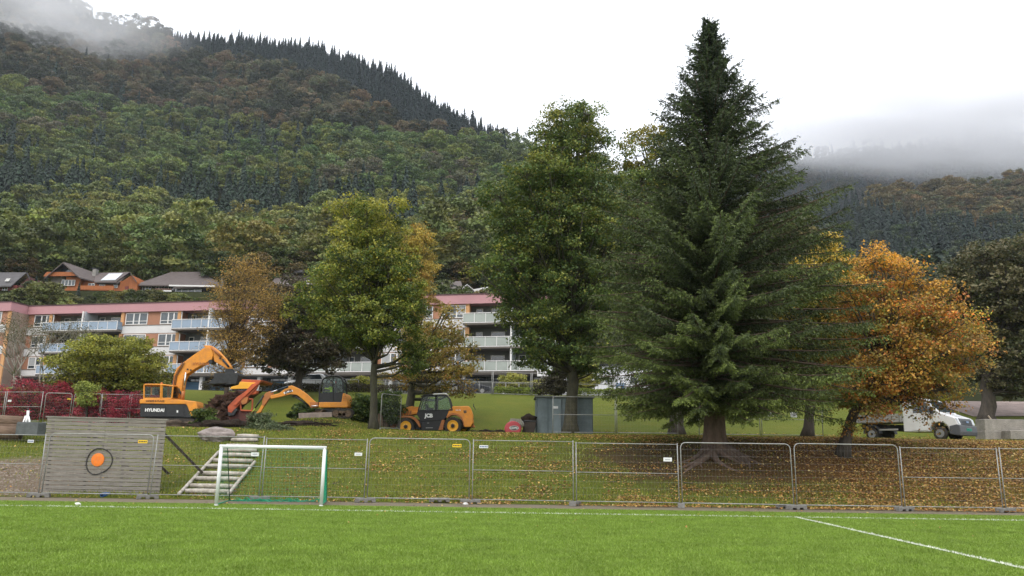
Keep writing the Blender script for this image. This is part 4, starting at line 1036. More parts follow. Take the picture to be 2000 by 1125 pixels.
b = MB(); b.box((corners[0] + corners[1]) / 2 + Vector((0, .03, .02)), ((corners[1] - corners[0]).x + .1, .14, .045), ry=-math.atan2((corners[1] - corners[0]).z, (corners[1] - corners[0]).x)); put(b, 'cap_board', WOOD, wall)
for s_ in (.04, .35, .66, .965):
    b = MB(); t_ = corners[0].lerp(corners[1], s_) + Vector((0, .08, -.02)); e = corners[3].lerp(corners[2], s_) + Vector((0, .08, 0)); b.bar(e, t_, .055, None, 4); put(b, 'post', DWOOD, wall)
for s_ in (.35, .66, .985):
    b = MB(); t_ = corners[0].lerp(corners[1], s_) + Vector((0, .1, -.45)); f_ = Vector((t_.x + .78, 28.7, gz(t_.x + .8, 28.7) - .1)); b.bar(f_, t_, .06, None, 4); put(b, 'brace', DWOOD, wall)
c = at(192, 898, D) + Vector((0, -.03, 0)); b = MB(); b.lathe(c, [(.0, -.03), (.13, -.03), (.215, -.02), (.22, 0)], 'y', 32); put(b, 'target_disc', mat('orange_paint', (.80, .20, .02), .6, 0, .12, 6), wall)
c = at(194, 901, D) + Vector((0, -.024, 0)); pts_ = []
for k in range(33):
    t = 2 * math.pi * k / 32; rr = .41 * (1 + .06 * math.sin(t * 2 + 1) + .04 * math.cos(3 * t)); pts_.append(c + Vector((rr * math.cos(t), 0, rr * math.sin(t) * 1.08)))
b = MB(); b.tube(pts_, .022, 6); put(b, 'painted_ring', mat('dark_ring', (.035, .033, .03), .8), wall)

# ---------------------------------------------------------------- timber steps
steps = [(966, 362, 452), (955, 372, 462), (942, 382, 470), (930, 393, 478), (917, 404, 487), (905, 417, 493), (895, 430, 499), (885, 436, 501), (875, 442, 502), (864, 452, 503), (856, 463, 505)]
s0 = hit(407, 968); st = empty('timber_steps', s0, 'timber steps with white painted edges climbing the bank behind the goal', 'steps')
LOGW = mat('white_painted_log', (.56, .53, .47), .8, 0, .2, 5, .6, 25, col2=(.25, .21, .16)); TREAD = mat('worn_gravel', (.20, .165, .12), .95, 0, .35, 8, .8, 30)
for py, xa, xb in steps:
    h_ = hit((xa + xb) / 2, py); Y = h_.y; z = h_.z + .03; A_ = Vector((xat(xa, Y, z), Y, z + .06)); B_ = Vector((xat(xb, Y, z), Y, z + .06))
    b = MB(); b.tube([A_, A_.lerp(B_, .33) + Vector((0, rnd.uniform(-.02, .02), rnd.uniform(-.01, .01))), A_.lerp(B_, .7), B_], [.075, .085, .08, .07], 8); put(b, 'riser_log', LOGW, st, True)
    b = MB(); b.box(((A_.x + B_.x) / 2, Y + .36, z + .03), ((B_.x - A_.x) * .97, .62, .10)); put(b, 'tread', TREAD, st)
for (x0, y0), (x1, y1) in (((350, 971), (427, 889)), ((447, 971), (498, 908))):
    ps = [hit(lerp(x0, x1, i / 8), lerp(y0, y1, i / 8)) + Vector((0, -.05, .10)) for i in range(9)]; b = MB(); b.tube(ps, .06, 6); put(b, 'side_rail', LOGW, st, True)

# boulder, logs, tripod, pipe, litter
def rock(name, px, py, D, r, label, m, seed=1, cat='boulder'):
    c = at(px, py, D) if D else hit(px, py); b = MB(); b.blob((0, 0, 0), r, seed, .35, 18, 12, 1.6); o = b.build(name, m, None, False); o.location = c; return tag(o, label, cat)
STONE = mat('stone', (.24, .205, .19), .9, 0, .35, 3, 1.0, 10)
h_ = hit(422, 858); rock('boulder', 0, 0, None, (.78, .55, .36), 'large pale boulder at the top of the bank above the goal', STONE, 3).location = h_ + Vector((0, 0, .12))
LOGM = mat('log_bark', (.17, .115, .08), .9, 0, .35, 4, .8, 12, stretch=(.3, 1, 1))
D0 = 32.9
for k, (py, x1, r_, lb) in enumerate([(824, 46, .24, 'thick brown log on top of the log pile'), (834, 42, .16, 'thinner grey log in the middle of the log pile'), (840, 40, .14, 'slim pale log peeking out of the log pile'), (846, 39, .27, 'thickest log at the bottom of the log pile'), (852, 37, .10, 'thin grey pole at the foot of the log pile')]):
    p2 = at(x1, py, D0 - .1 * k); p1 = Vector((p2.x - 4.6, p2.y + .3, p2.z + rnd.uniform(-.05, .1))); b = MB()
    b.tube([p1 - p2, (p1 - p2) * .5 + Vector((0, 0, .03)), Vector((0, 0, 0))], [r_ * 1.1, r_ * 1.05, r_], 12); o = b.build('log', LOGM, None, True); o.location = p2; tag(o, lb, 'log')
D = 32.5; tb = at(59, 850, D); b = MB(); b.box((0, 0, .24), (.90, .6, .5)); b.box((0, 0, .50), (.86, .58, .06)); o = b.build('concrete_block', mat('dark_concrete', (.10, .11, .11), .8, 0, .25, 3, .5, 20), None, False, .02); o.location = (tb.x, D, tb.z); tag(o, 'dark grey block under the white tripod', 'block')
tr = empty('tripod', (tb.x - .1, D, tb.z + .53), 'white steel tripod with a short pole on a dark block', 'tripod')
b = MB(); b.bar(at(53, 832, D), at(55, 802, D), .055, .05, 10); put(b, 'pole', WHITE, tr, True); b = MB(); b.bar(at(55, 802, D), at(55, 796, D), .035, .02, 8); put(b, 'spike', DARKM, tr, True)
for a_, c_ in (((50, 812), (41, 838)), ((56, 813), (59, 830)), ((52.5, 812), (50, 828))):
    b = MB(); b.bar(at(a_[0], a_[1], D), at(c_[0], c_[1], D - .15), .03, .035, 6); put(b, 'leg', WHITE, tr, True)
h_ = Vector((*gnd(203, 976), 0)); h_ = Vector((xat(203, 25.9, .1), 25.9, .09)); b = MB(); b.lathe((0, 0, 0), [(.055, -.12), (.07, -.12), (.07, .3), (.055, .3), (.055, -.12)], 'y', 20); o = b.build('pipe_end', mat('blue_pipe', (.04, .12, .32), .4, 0, .1, 8), None, True); o.location = h_; tag(o, 'short blue plastic pipe end below the wooden wall', 'pipe')
for px, py, lb in ((152, 987, 'crumpled white scrap on the touchline at the left'), (909, 986, 'crumpled white scrap before a fence foot')):
    q = Vector((*gnd(px, py), .03)); b = MB(); b.blob((0, 0, 0), (.075, .05, .04), px, .8, 9, 6, 2.5); o = b.build('paper_scrap', WHITE, None); o.location = q; tag(o, lb, 'litter')

# ---------------------------------------------------------------- grey container and the things beside it
CGREY = mat('container_paint', (.155, .20, .215), .6, 0, .22, 2.2, .15, 20, col2=(.10, .125, .135)); CGR2 = mat('container_roof', (.16, .17, .16), .8, 0, .3, 3)
D = 43.0; p0 = at(1048, 850.5, D); p1 = at(1157.5, 851.5, D); ct = at(1050, 774, D); Wc = p1.x - p0.x; Hc = ct.z - p0.z
co = empty('container', (p0.x + Wc / 2, D, p0.z), 'grey corrugated steel container behind the lime trunk', 'container')
b = MB(); n = 22; ps = []
for i in range(n + 1):
    x = p0.x + Wc * i / n; k = (0, .035, .035, 0)[i % 4] if 2 < i < n - 1 else 0; ps.append((x, D + k))
vs = [(x, y, p0.z + .06) for x, y in ps] + [(x, y, p0.z + Hc - .06) for x, y in ps]
b.add(vs, [(i, i + 1, n + 2 + i, n + 1 + i) for i in range(n)]); put(b, 'front_wall', CGREY, co, normals=False)
b = MB()
for x in (p0.x, p1.x): b.box((x, D + 1.2, p0.z + Hc / 2), (.05, 2.4, Hc - .1))
b.box((p0.x + Wc / 2, D + 2.4, p0.z + Hc / 2), (Wc, .05, Hc - .1)); put(b, 'side_walls', CGREY, co)
b = MB(); b.box((p0.x + Wc / 2, D + 1.2, p0.z + Hc - .01), (Wc + .22, 2.65, .09)); put(b, 'roof', CGR2, co, False, .01)
b = MB(); b.box((p0.x + Wc / 2, D + 1.2, p0.z + .03), (Wc + .06, 2.5, .1)); put(b, 'base_frame', DARKM, co)
b = MB(); dx0, dx1 = xat(1078, D, p0.z + 1), xat(1096, D, p0.z + 1); b.box(((dx0 + dx1) / 2, D - .03, p0.z + Hc / 2), (dx1 - dx0, .04, Hc - .25)); dr = put(b, 'door', mat('container_door', (.18, .225, .24), .55, 0, .15, 2), co, False, .008)
b = MB(); b.bar((dx1 - .1, D - .07, p0.z + .95), (dx1 - .1, D - .07, p0.z + 1.25), .015); put(b, 'handle', STEEL, dr)
b = MB(); b.box((lerp(dx0, dx1, .4), D - .056, p0.z + Hc * .72), (.26, .006, .13)); put(b, 'sign', SIGNW, dr)
# compactor with a red drum end, and the dark loader bucket full of soil
D = 42.2; h_ = at(1002, 851, D); cm = empty('drum_machine', h_, 'small machine with a red round end and white oval emblem', 'machine'); c = at(1002, 837, D); REDP = mat('faded_red', (.36, .05, .06), .5, 0, .25, 3)
b = MB(); b.lathe((c.x, D, c.z), [(.0, -.10), (.40, -.10), (.46, -.06), (.46, .75), (.0, .75)], 'y', 32); b.v = [(v[0], v[1], c.z + (v[2] - c.z) * .86) for v in b.v]; put(b, 'drum', REDP, cm, False, .01)
b = MB(); b.lathe((c.x + .05, D - .105, c.z), [(.22, 0), (.22, -.012), (.20, -.012), (.20, 0)], 'y', 28); b.v = [(c.x + (v[0] - c.x) * 1.15, v[1], c.z + .03 + (v[2] - c.z) * .55) for v in b.v]; em = put(b, 'emblem_ring', WHITE, cm, normals=False)
text('UDMS', 'lettering', WHITE, cm, (c.x + .05, D - .112, c.z + .03), .38, off=.03, ext=.006)
b = MB(); poly(b, [(993, 830), (997, 817), (1018, 818), (1024, 832), (1014, 836)], D, .1, .9); put(b, 'housing', mat('dusty_grey', (.22, .21, .17), .8, 0, .3, 5), cm, False, .02)
b = MB()
for k in range(7): b.bar(at(996 + 4 * k, 822 + 2 * (k % 3), D) - Vector((0, .0, 0)), at(999 + 4 * k, 829, D), .03, None, 6)
put(b, 'fittings', STEEL, cm)
D = 42.6; h_ = at(1031, 851, D); bk = empty('digger_bucket', h_, 'dark brown steel bucket filled with soil, left of the container', 'bucket')
b = MB(); poly(b, [(1018, 851), (1025, 822), (1048, 823), (1042, 851)], D, 0, 1.1); put(b, 'shell', mat('dark_brown_steel', (.045, .035, .028), .75, .1, .35, 4, .3, 20), bk, False, .02)
b = MB(); b.bar(at(1024, 822, D), at(1049, 823, D), .04, None, 6); put(b, 'lip', DARKM, bk)
b = MB(); q = at(1034, 819, D); b.blob((q.x, D + .5, q.z - .05), (.48, .5, .34), 5, .5, 14, 9, 2.5); put(b, 'soil', SOIL, bk, True)
# concrete blocks at the right edge
D = 41; 
def cblock(x0, y0, x1, y1, D, dep, label):
    p_, q = at(x0, y1, D), at(x1, y0, D); b = MB(); b.box((0, dep / 2, (q.z - p_.z) / 2), (q.x - p_.x, dep, q.z - p_.z)); o = b.build('concrete_block', CONC, None, False, .03); o.location = ((p_.x + q.x) / 2, D, p_.z); tag(o, label, 'block')
cblock(1926, 843, 2040, 866, 41, .9, 'lower concrete block at the right edge'); cblock(1925, 820, 2035, 842.4, 41.02, .85, 'upper concrete block at the right edge, with a stain')
cblock(1975, 841, 2030, 858, 40.2, .75, 'small concrete block with a pale top before the stacked blocks')
b = MB(); b.bar((0, 0, 0), at(1930, 812, 41.3) - at(1938, 822, 41.3), .04, None, 4); o = b.build('timber_post', mat('pale_timber', (.4, .33, .25), .8), None); o.location = at(1938, 822, 41.3); tag(o, 'thin pale stick leaning above the concrete blocks', 'stick')
o = grid_mesh('gravel_path', fr(34, 75, 2), fr(57, 65.5, 1.2), lambda x, y: gz(x, y) + .05, mat('pink_gravel', (.26, .20, .175), .95, 0, .3, 1.2, .5, 30))
# ---------------------------------------------------------------- apartment building
PINK = mat('pink_fascia', (.45, .235, .25), .6, 0, .08, .25, .05, 5); PINKR = mat('roof_edge', (.09, .045, .05), .7)
BRICK = mat('brown_panel', (.36, .175, .105), .75, 0, .12, .8, .2, 20); ENDW = mat('taupe_render', (.27, .195, .15), .85, 0, .15, .5, .3, 20)
SPAN = mat('white_band', (.62, .61, .60), .6, 0, .08, .6); OCH = mat('ochre_post', (.56, .30, .13), .6, 0, .1, 1)
REC = mat('recess_wall', (.15, .155, .15), .8, 0, .2, .4); SOFF = mat('soffit', (.17, .15, .13), .8, 0, .2, .5); WFR = mat('window_frame_white', (.72, .71, .69), .5, 0, .05, 2)
BLG = mat('blue_balcony_glass', (.235, .31, .40), .18, 0, .12, .4, spec=.7); GRG = mat('green_balcony_glass', (.30, .335, .30), .2, 0, .12, .4, spec=.7)
GREY_G = mat('grey_garage', (.27, .29, .28), .6, 0, .12, .5, .15, 6, stretch=(1, 1, 12)); BLUE_G = mat('blue_garage', (.055, .13, .21), .55, 0, .15, .5, .15, 6, stretch=(1, 1, 12))
CURT = mat('curtain', (.35, .36, .36), .8, 0, .3, 3, stretch=(6, 6, .3))
FX0, FY0, FS = -2.9, 88.0, -.205
def facP(px, z=16.0):
    x = -20
    for _ in range(30): Y = FY0 + FS * (x - FX0); x = xat(px, Y, z)
    return Vector((x, FY0 + FS * (x - FX0), 0))
fe = Vector((1, FS, 0)).normalized(); fn = Vector((fe.y, -fe.x, 0)); frz = math.atan2(fe.y, fe.x)
fA = facP(52); fU = lambda px, z=16.0: (facP(px, z) - fA).dot(fe)
bld = empty('apartment_building', Vector((fA.x, fA.y, 7.9)), 'long four storey apartment block with pink roof band and glazed balconies', 'apartment building')
def fb(b, u0, u1, z0, z1, d0, d1):
    c = fA + fe * ((u0 + u1) / 2) + fn * ((d0 + d1) / 2); return b.box((c.x, c.y, (z0 + z1) / 2), (u1 - u0, abs(d1 - d0), z1 - z0), frz)
UE = fU(1092)
b = MB(); fb(b, 0, UE, 8, 19.2, -11, -1.6); put(b, 'wall', REC, bld)
b = MB(); fb(b, 0, UE + .3, 18.62, 19.7, -1.5, .35); put(b, 'roof_band', PINK, bld)
b = MB(); fb(b, -.1, UE + .4, 19.7, 19.82, -11, .42); put(b, 'roof', PINKR, bld)
FLR = [10.72, 13.5, 16.28]   # floor levels
def window(u0, u1, z0, z1, d, parent, n=3):
    f = MB(); t = .09
    fb(f, u0, u1, z0, z0 + t, d, d + .08); fb(f, u0, u1, z1 - t, z1, d, d + .08)
    cuts = [u0, u0 + (u1 - u0) * .37, u0 + (u1 - u0) * .63, u1] if n == 3 else [u0 + (u1 - u0) * i / n for i in range(n + 1)]
    for k, c in enumerate(cuts): w_ = t if k in (0, len(cuts) - 1) else .16; c = min(max(c, u0 + w_ / 2), u1 - w_ / 2); fb(f, c - w_ / 2, c + w_ / 2, z0 + t, z1 - t, d, d + .082)
    if n == 3: fb(f, u0, u1, z0 + .42, z0 + .48, d, d + .07)
    o = put(f, 'window', WFR, parent); g_ = MB(); fb(g_, u0 + t, u1 - t, z0 + t, z1 - t, d + .01, d + .03); put(g_, 'pane', GLZ, o)
    if rnd.random() < .5:
        g_ = MB(); k = rnd.random(); a = u0 + t + (u1 - u0 - 2 * t) * (0 if k < .5 else .64); fb(g_, a, a + (u1 - u0) * .3, z0 + .5, z1 - t - .02, d + .031, d + .036); put(g_, 'curtain', CURT, o)
BAL = [(96, 237, BLG), (348, 478, BLG), (596, 738, GRG), (913, 1086, GRG)]
SEC = [(52, 96, [(64, 102)]), (237, 348, [(243, 286), (311, 353)]), (478, 596, [(485, 528), (550, 590)]), (738, 913, [(748, 796), (815, 845), (862, 909)])]
for fl in FLR:
    top = fl + 2.35
    for x0, x1, wins in SEC:
        u0, u1 = fU(x0), fU(x1)
        b = MB(); fb(b, u0, u1, fl + .62, top, -1.6, 0); put(b, 'wall_panel', BRICK, bld)
        b = MB(); fb(b, u0, u1, fl - .42, fl + .62, -1.6, .06); put(b, 'spandrel', SPAN, bld)
        b = MB(); fb(b, u0, u1, fl + .60, fl + .66, .06, .12); put(b, 'sill', SOFF, bld)
        for a, c in wins: window(fU(a), fU(c), fl + .72, top - .10, .01, bld)
        for ue in (u0, u1):
            if 1 < ue < UE - 1: b = MB(); fb(b, ue - .22, ue + .22, fl + .55, top, -.3, .13); put(b, 'post', OCH, bld)
    for x0, x1, gm in BAL:
        u0, u1 = fU(x0), fU(x1); L = u1 - u0
        b = MB(); fb(b, u0 - .3, u1 + .1, fl - .25, fl, -1.6, 1.0); sl_ = put(b, 'balcony', SOFF, bld)
        b = MB(); fb(b, u0 - .3, u1 + .1, fl - .06, fl + .03, 1.0, 1.06); fb(b, u0 - .3, u1 + .1, fl + 1.05, fl + 1.12, .97, 1.07)
        n = max(3, int(L / 1.25))
        for i in range(n + 1): x = u0 - .28 + (L + .36) * i / n; fb(b, x - .03, x + .03, fl, fl + 1.05, .98, 1.06)
        x = lerp(u0, u1, .52); fb(b, x - .09, x + .09, fl, fl + 2.45, .85, 1.03)
        put(b, 'railing', WFR, sl_)
        b = MB(); fb(b, u0 - .25, u1 + .05, fl + .06, fl + 1.02, 1.0, 1.02); put(b, 'glass_panel', gm, sl_)
        for s_ in (0, 1):
            b = MB(); ux = (u0 - .3, u1 + .1)[s_]; fb(b, ux - .01, ux + .01, fl + .06, fl + 1.02, .05, 1.0); put(b, 'side_glass', gm, sl_)
        b = MB(); x = lerp(u0, u1, .52); fb(b, x - .06, x + .06, fl, fl + 2.5, -1.6, .6); put(b, 'partition', mat('partition', (.42, .46, .48), .6, 0, .1, 1), sl_)
        for k, (a, c) in enumerate(((.06, .14), (.24, .40), (.56, .64), (.72, .9))):
            lo = fl + (.02 if k in (0, 2) else .9); f = MB(); fb(f, lerp(u0, u1, a), lerp(u0, u1, c), lo, fl + 2.05, -1.6, -1.54); o = put(f, 'balcony_door' if k in (0, 2) else 'window', WFR, bld)
            f = MB(); fb(f, lerp(u0, u1, a) + .1, lerp(u0, u1, c) - .1, lo + .1, fl + 1.95, -1.54, -1.52); put(f, 'pane', GLZ, o)
# ground floor: garages, columns
b = MB(); fb(b, 0, UE, 10.3, 10.47, -1.6, .9); put(b, 'soffit', SOFF, bld)
gcols = [300, 345, 392, 448, 505, 565, 628, 700, 762, 836, 905, 985, 1060]
for i, px in enumerate(gcols):
    u = fU(px, 9); b = MB(); fb(b, u - .2, u + .2, 7.6, 10.3, -.4, .1); put(b, 'column', WFR, bld)
    if i < len(gcols) - 1:
        u2 = fU(gcols[i + 1], 9); m_ = BLUE_G if px in (345, 392, 505, 300, 448) else (GREY_G if px < 900 else REC)  # right bays have no door: a dark panel stands for the dark recess
        b = MB(); fb(b, u + .3, u2 - .3, 7.7, 9.75, -1.3, -1.2); gd_ = put(b, 'door_or_recess', m_, bld)
        b = MB()
        for k in range(4): fb(b, u + .3 + (u2 - u - .6) * k / 4 + .05, u + .3 + (u2 - u - .6) * (k + 1) / 4 - .05, 9.85, 10.2, -1.3, -1.2)
        put(b, 'fanlight', GLZ, bld)
b = MB(); u = fU(1030); fb(b, UE - .1, UE + .1, 7.7, 18.7, -11, 0); put(b, 'end_wall', SPAN, bld)
b = MB(); c = facP(1062); u = fU(1062, 10); fb(b, u - .5, u + 1.2, 10.0, 10.75, 1.0, 1.5); put(b, 'canopy', WFR, bld)
# projecting left wing
W0 = -18.0
b = MB(); fb(b, W0, -.0, 7.5, 18.7, -9, 2.75); put(b, 'wing_wall', ENDW, bld)
b = MB(); fb(b, W0, .02, 18.62, 19.75, -9, 3.1); put(b, 'wing_roof_band', PINK, bld)
b = MB(); fb(b, W0, .1, 19.75, 19.87, -9, 3.17); put(b, 'wing_roof', PINKR, bld)
for fl in FLR:
    b = MB(); fb(b, W0, -.5, fl + .62, fl + 2.35, 2.75, 2.81); put(b, 'wall_panel', BRICK, bld)
    b = MB(); fb(b, W0, -.5, fl - .42, fl + .62, 2.75, 2.85); put(b, 'spandrel', SPAN, bld)
    b = MB(); fb(b, -.5, -.05, 7.6, fl + 2.35, 2.75, 2.89) if fl == FLR[2] else fb(b, -.5, -.05, 7.6, 7.7, 2.75, 2.89); put(b, 'post', OCH, bld) if fl == FLR[2] else None
    window(-4.3, -1.4, fl + .72, fl + 2.25, 2.82, bld); window(-9.5, -6.5, fl + .72, fl + 2.25, 2.82, bld)

# white annex behind the spruce
ax = at(1150, 768, 80); an = empty('annex', (ax.x + 9, 80, ax.z), 'low white building with a blue door behind the lime and the spruce', 'building')
z0 = 7.4; x0, x1 = at(1148, 760, 80).x, at(1440, 760, 80).x; zt = at(1190, 714, 80).z
b = MB(); b.box(((x0 + x1) / 2, 84, (z0 + zt) / 2), (x1 - x0, 8, zt - z0)); put(b, 'wall', mat('white_render', (.66, .67, .68), .7, 0, .08, .6, .1, 12), an)
b = MB(); b.box(((x0 + x1) / 2, 84, zt + .06), (x1 - x0 + .4, 8.5, .14)); put(b, 'roof', DARKM, an)
for px in (1162, 1184, 1232, 1262, 1300, 1340, 1372):
    q = at(px, 748, 80); b = MB(); w_ = .8 if px != 1184 else .95; b.box((q.x + .3, 79.97, q.z + .28), (w_, .08, .6)); o = put(b, 'window', WFR, an); b = MB(); b.box((q.x + .3, 79.92, q.z + .28), (w_ - .12, .03, .48)); put(b, 'pane', GLZ, o)
q = at(1212, 768, 80); b = MB(); b.box((q.x, 79.96, q.z + .52), (.98, .1, 1.0)); dr = put(b, 'door', mat('blue_door', (.06, .13, .24), .5), an); b = MB(); b.box((q.x - .1, 79.9, q.z + .6), (.28, .02, .3)); put(b, 'notice', SIGNW, dr)
b = MB(); b.bar((q.x - .8, 79.8, 7.4), (q.x - .8, 79.8, zt), .06); put(b, 'downpipe', STEEL, an)

# ---------------------------------------------------------------- houses on the slope
TILE = mat('brown_roof_tiles', (.105, .085, .08), .75, 0, .25, 1.2, .6, 5, stretch=(1, 1, 5)); TILEG = mat('grey_roof_tiles', (.085, .08, .082), .75, 0, .25, 1.2, .6, 5, stretch=(1, 1, 5))
OWOOD = mat('orange_cladding', (.33, .105, .03), .65, 0, .2, 1.5, .4, 4, stretch=(6, 6, .5)); RWOOD = mat('red_cladding', (.16, .035, .03), .7, 0, .2, 1.5, .4, 4, stretch=(.5, .5, 6))
DKW = mat('dark_cladding', (.035, .028, .025), .7, 0, .3, 2); CREAM = mat('cream_wall', (.42, .37, .32), .8, 0, .1, 1); GREYW = mat('grey_stone_wall', (.20, .18, .155), .9, 0, .3, 1.6, .5, 6); CHIM = mat('chimney_render', (.26, .25, .23), .9, 0, .2, 2)
def hroot(px, py, D, label):
    q = at(px, py, D); return empty('house', q, label, 'house')
def hbox(r, name, m, D, x0, y0, x1, y1, d0, d1, parent=None):
    p_, q = at(x0, y1, D), at(x1, y0, D); b = MB(); b.box(((p_.x + q.x) / 2, D + (d0 + d1) / 2, (p_.z + q.z) / 2), (q.x - p_.x, d1 - d0, q.z - p_.z)); return put(b, name, m, parent or r)
def hwin(r, D, x0, y0, x1, y1, n, d=-.05):
    p_, q = at(x0, y1, D), at(x1, y0, D); o = hbox(r, 'window', WFR, D, x0, y0, x1, y1, d - .08, d); b = MB(); W_ = (q.x - p_.x) / n; t = .07
    for k in range(n): b.box((p_.x + W_ * (k + .5), D + d - .09, (p_.z + q.z) / 2), (W_ - 2 * t, .02, q.z - p_.z - 2 * t))
    put(b, 'pane', GLZ, o); return o
def slab(r, name, m, pts3, th=.22):
    """roof plane from picture corners with their distances"""
    P_ = [at(a, b_, d) for a, b_, d in pts3]; n = len(P_); b = MB(); vs = P_ + [p_ + Vector((0, 0, -th)) for p_ in P_]
    b.add(vs, [tuple(range(n)), tuple(range(2 * n - 1, n - 1, -1))] + [(i, n + i, n + (i + 1) % n, (i + 1) % n) for i in range(n)]); return put(b, name, m, r)
# orange wooden chalet
D = 128; r = hroot(180, 576, D, 'orange wooden chalet with a gable balcony and solar panels on the roof')
hbox(r, 'stone_wall', GREYW, D, 95, 540, 125, 575, .2, 8); hbox(r, 'wall', OWOOD, D, 124, 541, 158, 576, .1, 8)
slab(r, 'roof', TILE, [(123, 512, D - 1.2), (86, 543, D - 1.2), (100, 540, D + 8), (134, 514, D + 8)]); slab(r, 'roof', TILE, [(123, 512, D - 1.2), (134, 514, D + 7), (186, 533, D + 6), (184, 549, D + 1), (155, 541, D - 1.2)])
b = MB(); poly(b, [(123, 517), (95, 540), (150, 540)], D, .2, .5); put(b, 'gable', DKW, r); b = MB(); poly(b, [(120, 525), (131, 525), (144, 533), (117, 533)], D, .08, .14); put(b, 'gable_window', GLZ, r)
b = MB(); poly(b, [(97, 533.5), (149, 533.5), (154, 541), (90, 542)], D, -.9, -.7); put(b, 'balcony', OWOOD, r)
hwin(r, D, 120, 547, 148, 558, 4); hbox(r, 'lower_wall', OWOOD, D, 154, 546, 232, 574, 1.0, 7); hbox(r, 'roof_band', DKW, D, 185, 549, 230, 553, .6, 1.0)
hwin(r, D, 166, 551, 180, 560, 2, .95); hwin(r, D, 188, 553, 200, 560, 1, .95); hwin(r, D, 216, 553, 225, 560, 1, .95); hbox(r, 'terrace_rail', OWOOD, D, 160, 560, 226, 567, -.6, -.4)
slab(r, 'roof', TILE, [(186, 533, D + 5), (184, 550, D + .3), (230, 550, D + .3), (254, 531, D + 5)])
b = MB(); poly(b, [(229, 551), (253, 535), (264, 550), (262, 574), (229, 576)], D, .8, 6); put(b, 'end_wall', OWOOD, r); slab(r, 'roof', TILE, [(254, 531, D), (228, 549, D), (229, 551, D), (254, 533.5, D)], .3)
slab(r, 'roof', TILE, [(254, 531, D), (267, 550, D), (268, 552, D + 5), (254, 531, D + 6)])
b = MB(); poly(b, [(240, 558), (247, 557), (247, 567), (240, 568)], D, .7, .8); put(b, 'window', RWOOD, r)
p4 = [at(a, b_, d) + Vector((0, -.05, .12)) for a, b_, d in ((197, 548, D + .7), (226, 547.5, D + .8), (240, 535, D + 4.3), (213, 535.5, D + 4.2))]; b = MB(); b.add(p4 + [p_ - Vector((0, 0, .1)) for p_ in p4], [(0, 1, 2, 3), (7, 6, 5, 4), (0, 4, 5, 1), (1, 5, 6, 2), (2, 6, 7, 3), (3, 7, 4, 0)]); put(b, 'solar_panel', mat('pale_solar_panel', (.60, .63, .66), .25, 0, .05, 3), r)
ch = hbox(r, 'chimney', CHIM, D, 158, 515, 167, 530, 3.5, 4.4); hbox(r, 'chimney_cap', DARKM, D, 157.4, 514, 167.6, 515.4, 3.4, 4.5, ch)
# hipped grey brown house
D = 130; r = hroot(350, 586, D, 'dark framed house with hipped brown roof and long white window rows')
hbox(r, 'wall', DKW, D, 270, 557, 345, 572, .3, 9); hbox(r, 'wing_wall', DKW, D, 344, 561, 399, 586, -.6, 7); hbox(r, 'base_wall', CREAM, D, 343, 580, 400, 586.5, -.75, -.6); hbox(r, 'side_wall', CREAM, D, 302, 565, 312, 577, -.1, .3)
hbox(r, 'porch_wall', DKW, D, 399, 562, 425, 588, 2.0, 7); hbox(r, 'porch_base', CREAM, D, 399, 579, 428, 588, -.2, 2)
slab(r, 'roof', TILE, [(262, 556, D - .8), (340, 556.5, D - .8), (400, 560, D - .8), (392, 531, D + 6), (335, 531, D + 6)]); slab(r, 'roof', TILE, [(392, 531, D + 6), (338, 561, D - 1.6), (426, 560, D - 1.2), (430, 553, D + 1)]); slab(r, 'roof', TILE, [(335, 531, D + 6), (392, 531, D + 6), (430, 554, D + 11), (270, 556, D + 11)])
hbox(r, 'eaves', WFR, D, 338, 561.6, 427, 563, -1.7, -1.5); hwin(r, D, 271, 559, 295, 568, 4, .25); hwin(r, D, 303, 559, 316, 564, 2, .25); hwin(r, D, 319, 559, 329, 566, 1, .25); hwin(r, D, 332, 559, 340, 566, 1, .25); hwin(r, D, 344.5, 566.5, 397, 579, 4, -.65)
bal = hbox(r, 'balcony', DKW, D, 310, 576, 342, 577.5, -1.4, .3)
for k in range(3): hbox(r, 'balcony_rail', WFR if k == 1 else mat('brown_rail', (.12, .06, .04), .7), D, 310, 567 + 3.3 * k, 342, 569 + 3.3 * k, -1.4, -1.3, bal)
ch = hbox(r, 'chimney', CHIM, D, 417, 531, 424, 556, 3, 3.8); hbox(r, 'chimney_cap', DARKM, D, 416.4, 530, 424.6, 531.2, 2.9, 3.9, ch); hbox(r, 'roof_vent', WFR, D, 354.5, 529.5, 359, 533, 5.8, 6.1)
# red house at the left edge
D = 126; r = hroot(15, 583, D, 'dark red house with grey roof at the left edge')
hbox(r, 'wall', RWOOD, D, -60, 556, 30, 584, .5, 8); hwin(r, D, 0, 561, 12, 571, 2, .45); hwin(r, D, -30, 561, -14, 571, 2, .45)
slab(r, 'roof', TILEG, [(-70, 558, D - .5), (22, 558, D - .5), (52, 532, D + 6), (-50, 532, D + 6)]); b = MB(); poly(b, [(28, 557), (50, 538), (64, 560), (62, 582), (28, 584)], D, 1.0, 7); put(b, 'end_wall', mat('dark_red', (.07, .022, .02), .7, 0, .2, 2), r)
slab(r, 'roof', TILEG, [(52, 532, D + .5), (66, 560, D + 1), (67, 561, D + 6), (54, 532, D + 7)]); b = MB(); poly(b, [(2, 547), (6, 541.5), (14, 541.5), (10, 547)], D, .9, 1.4); put(b, 'skylight', WFR, r)
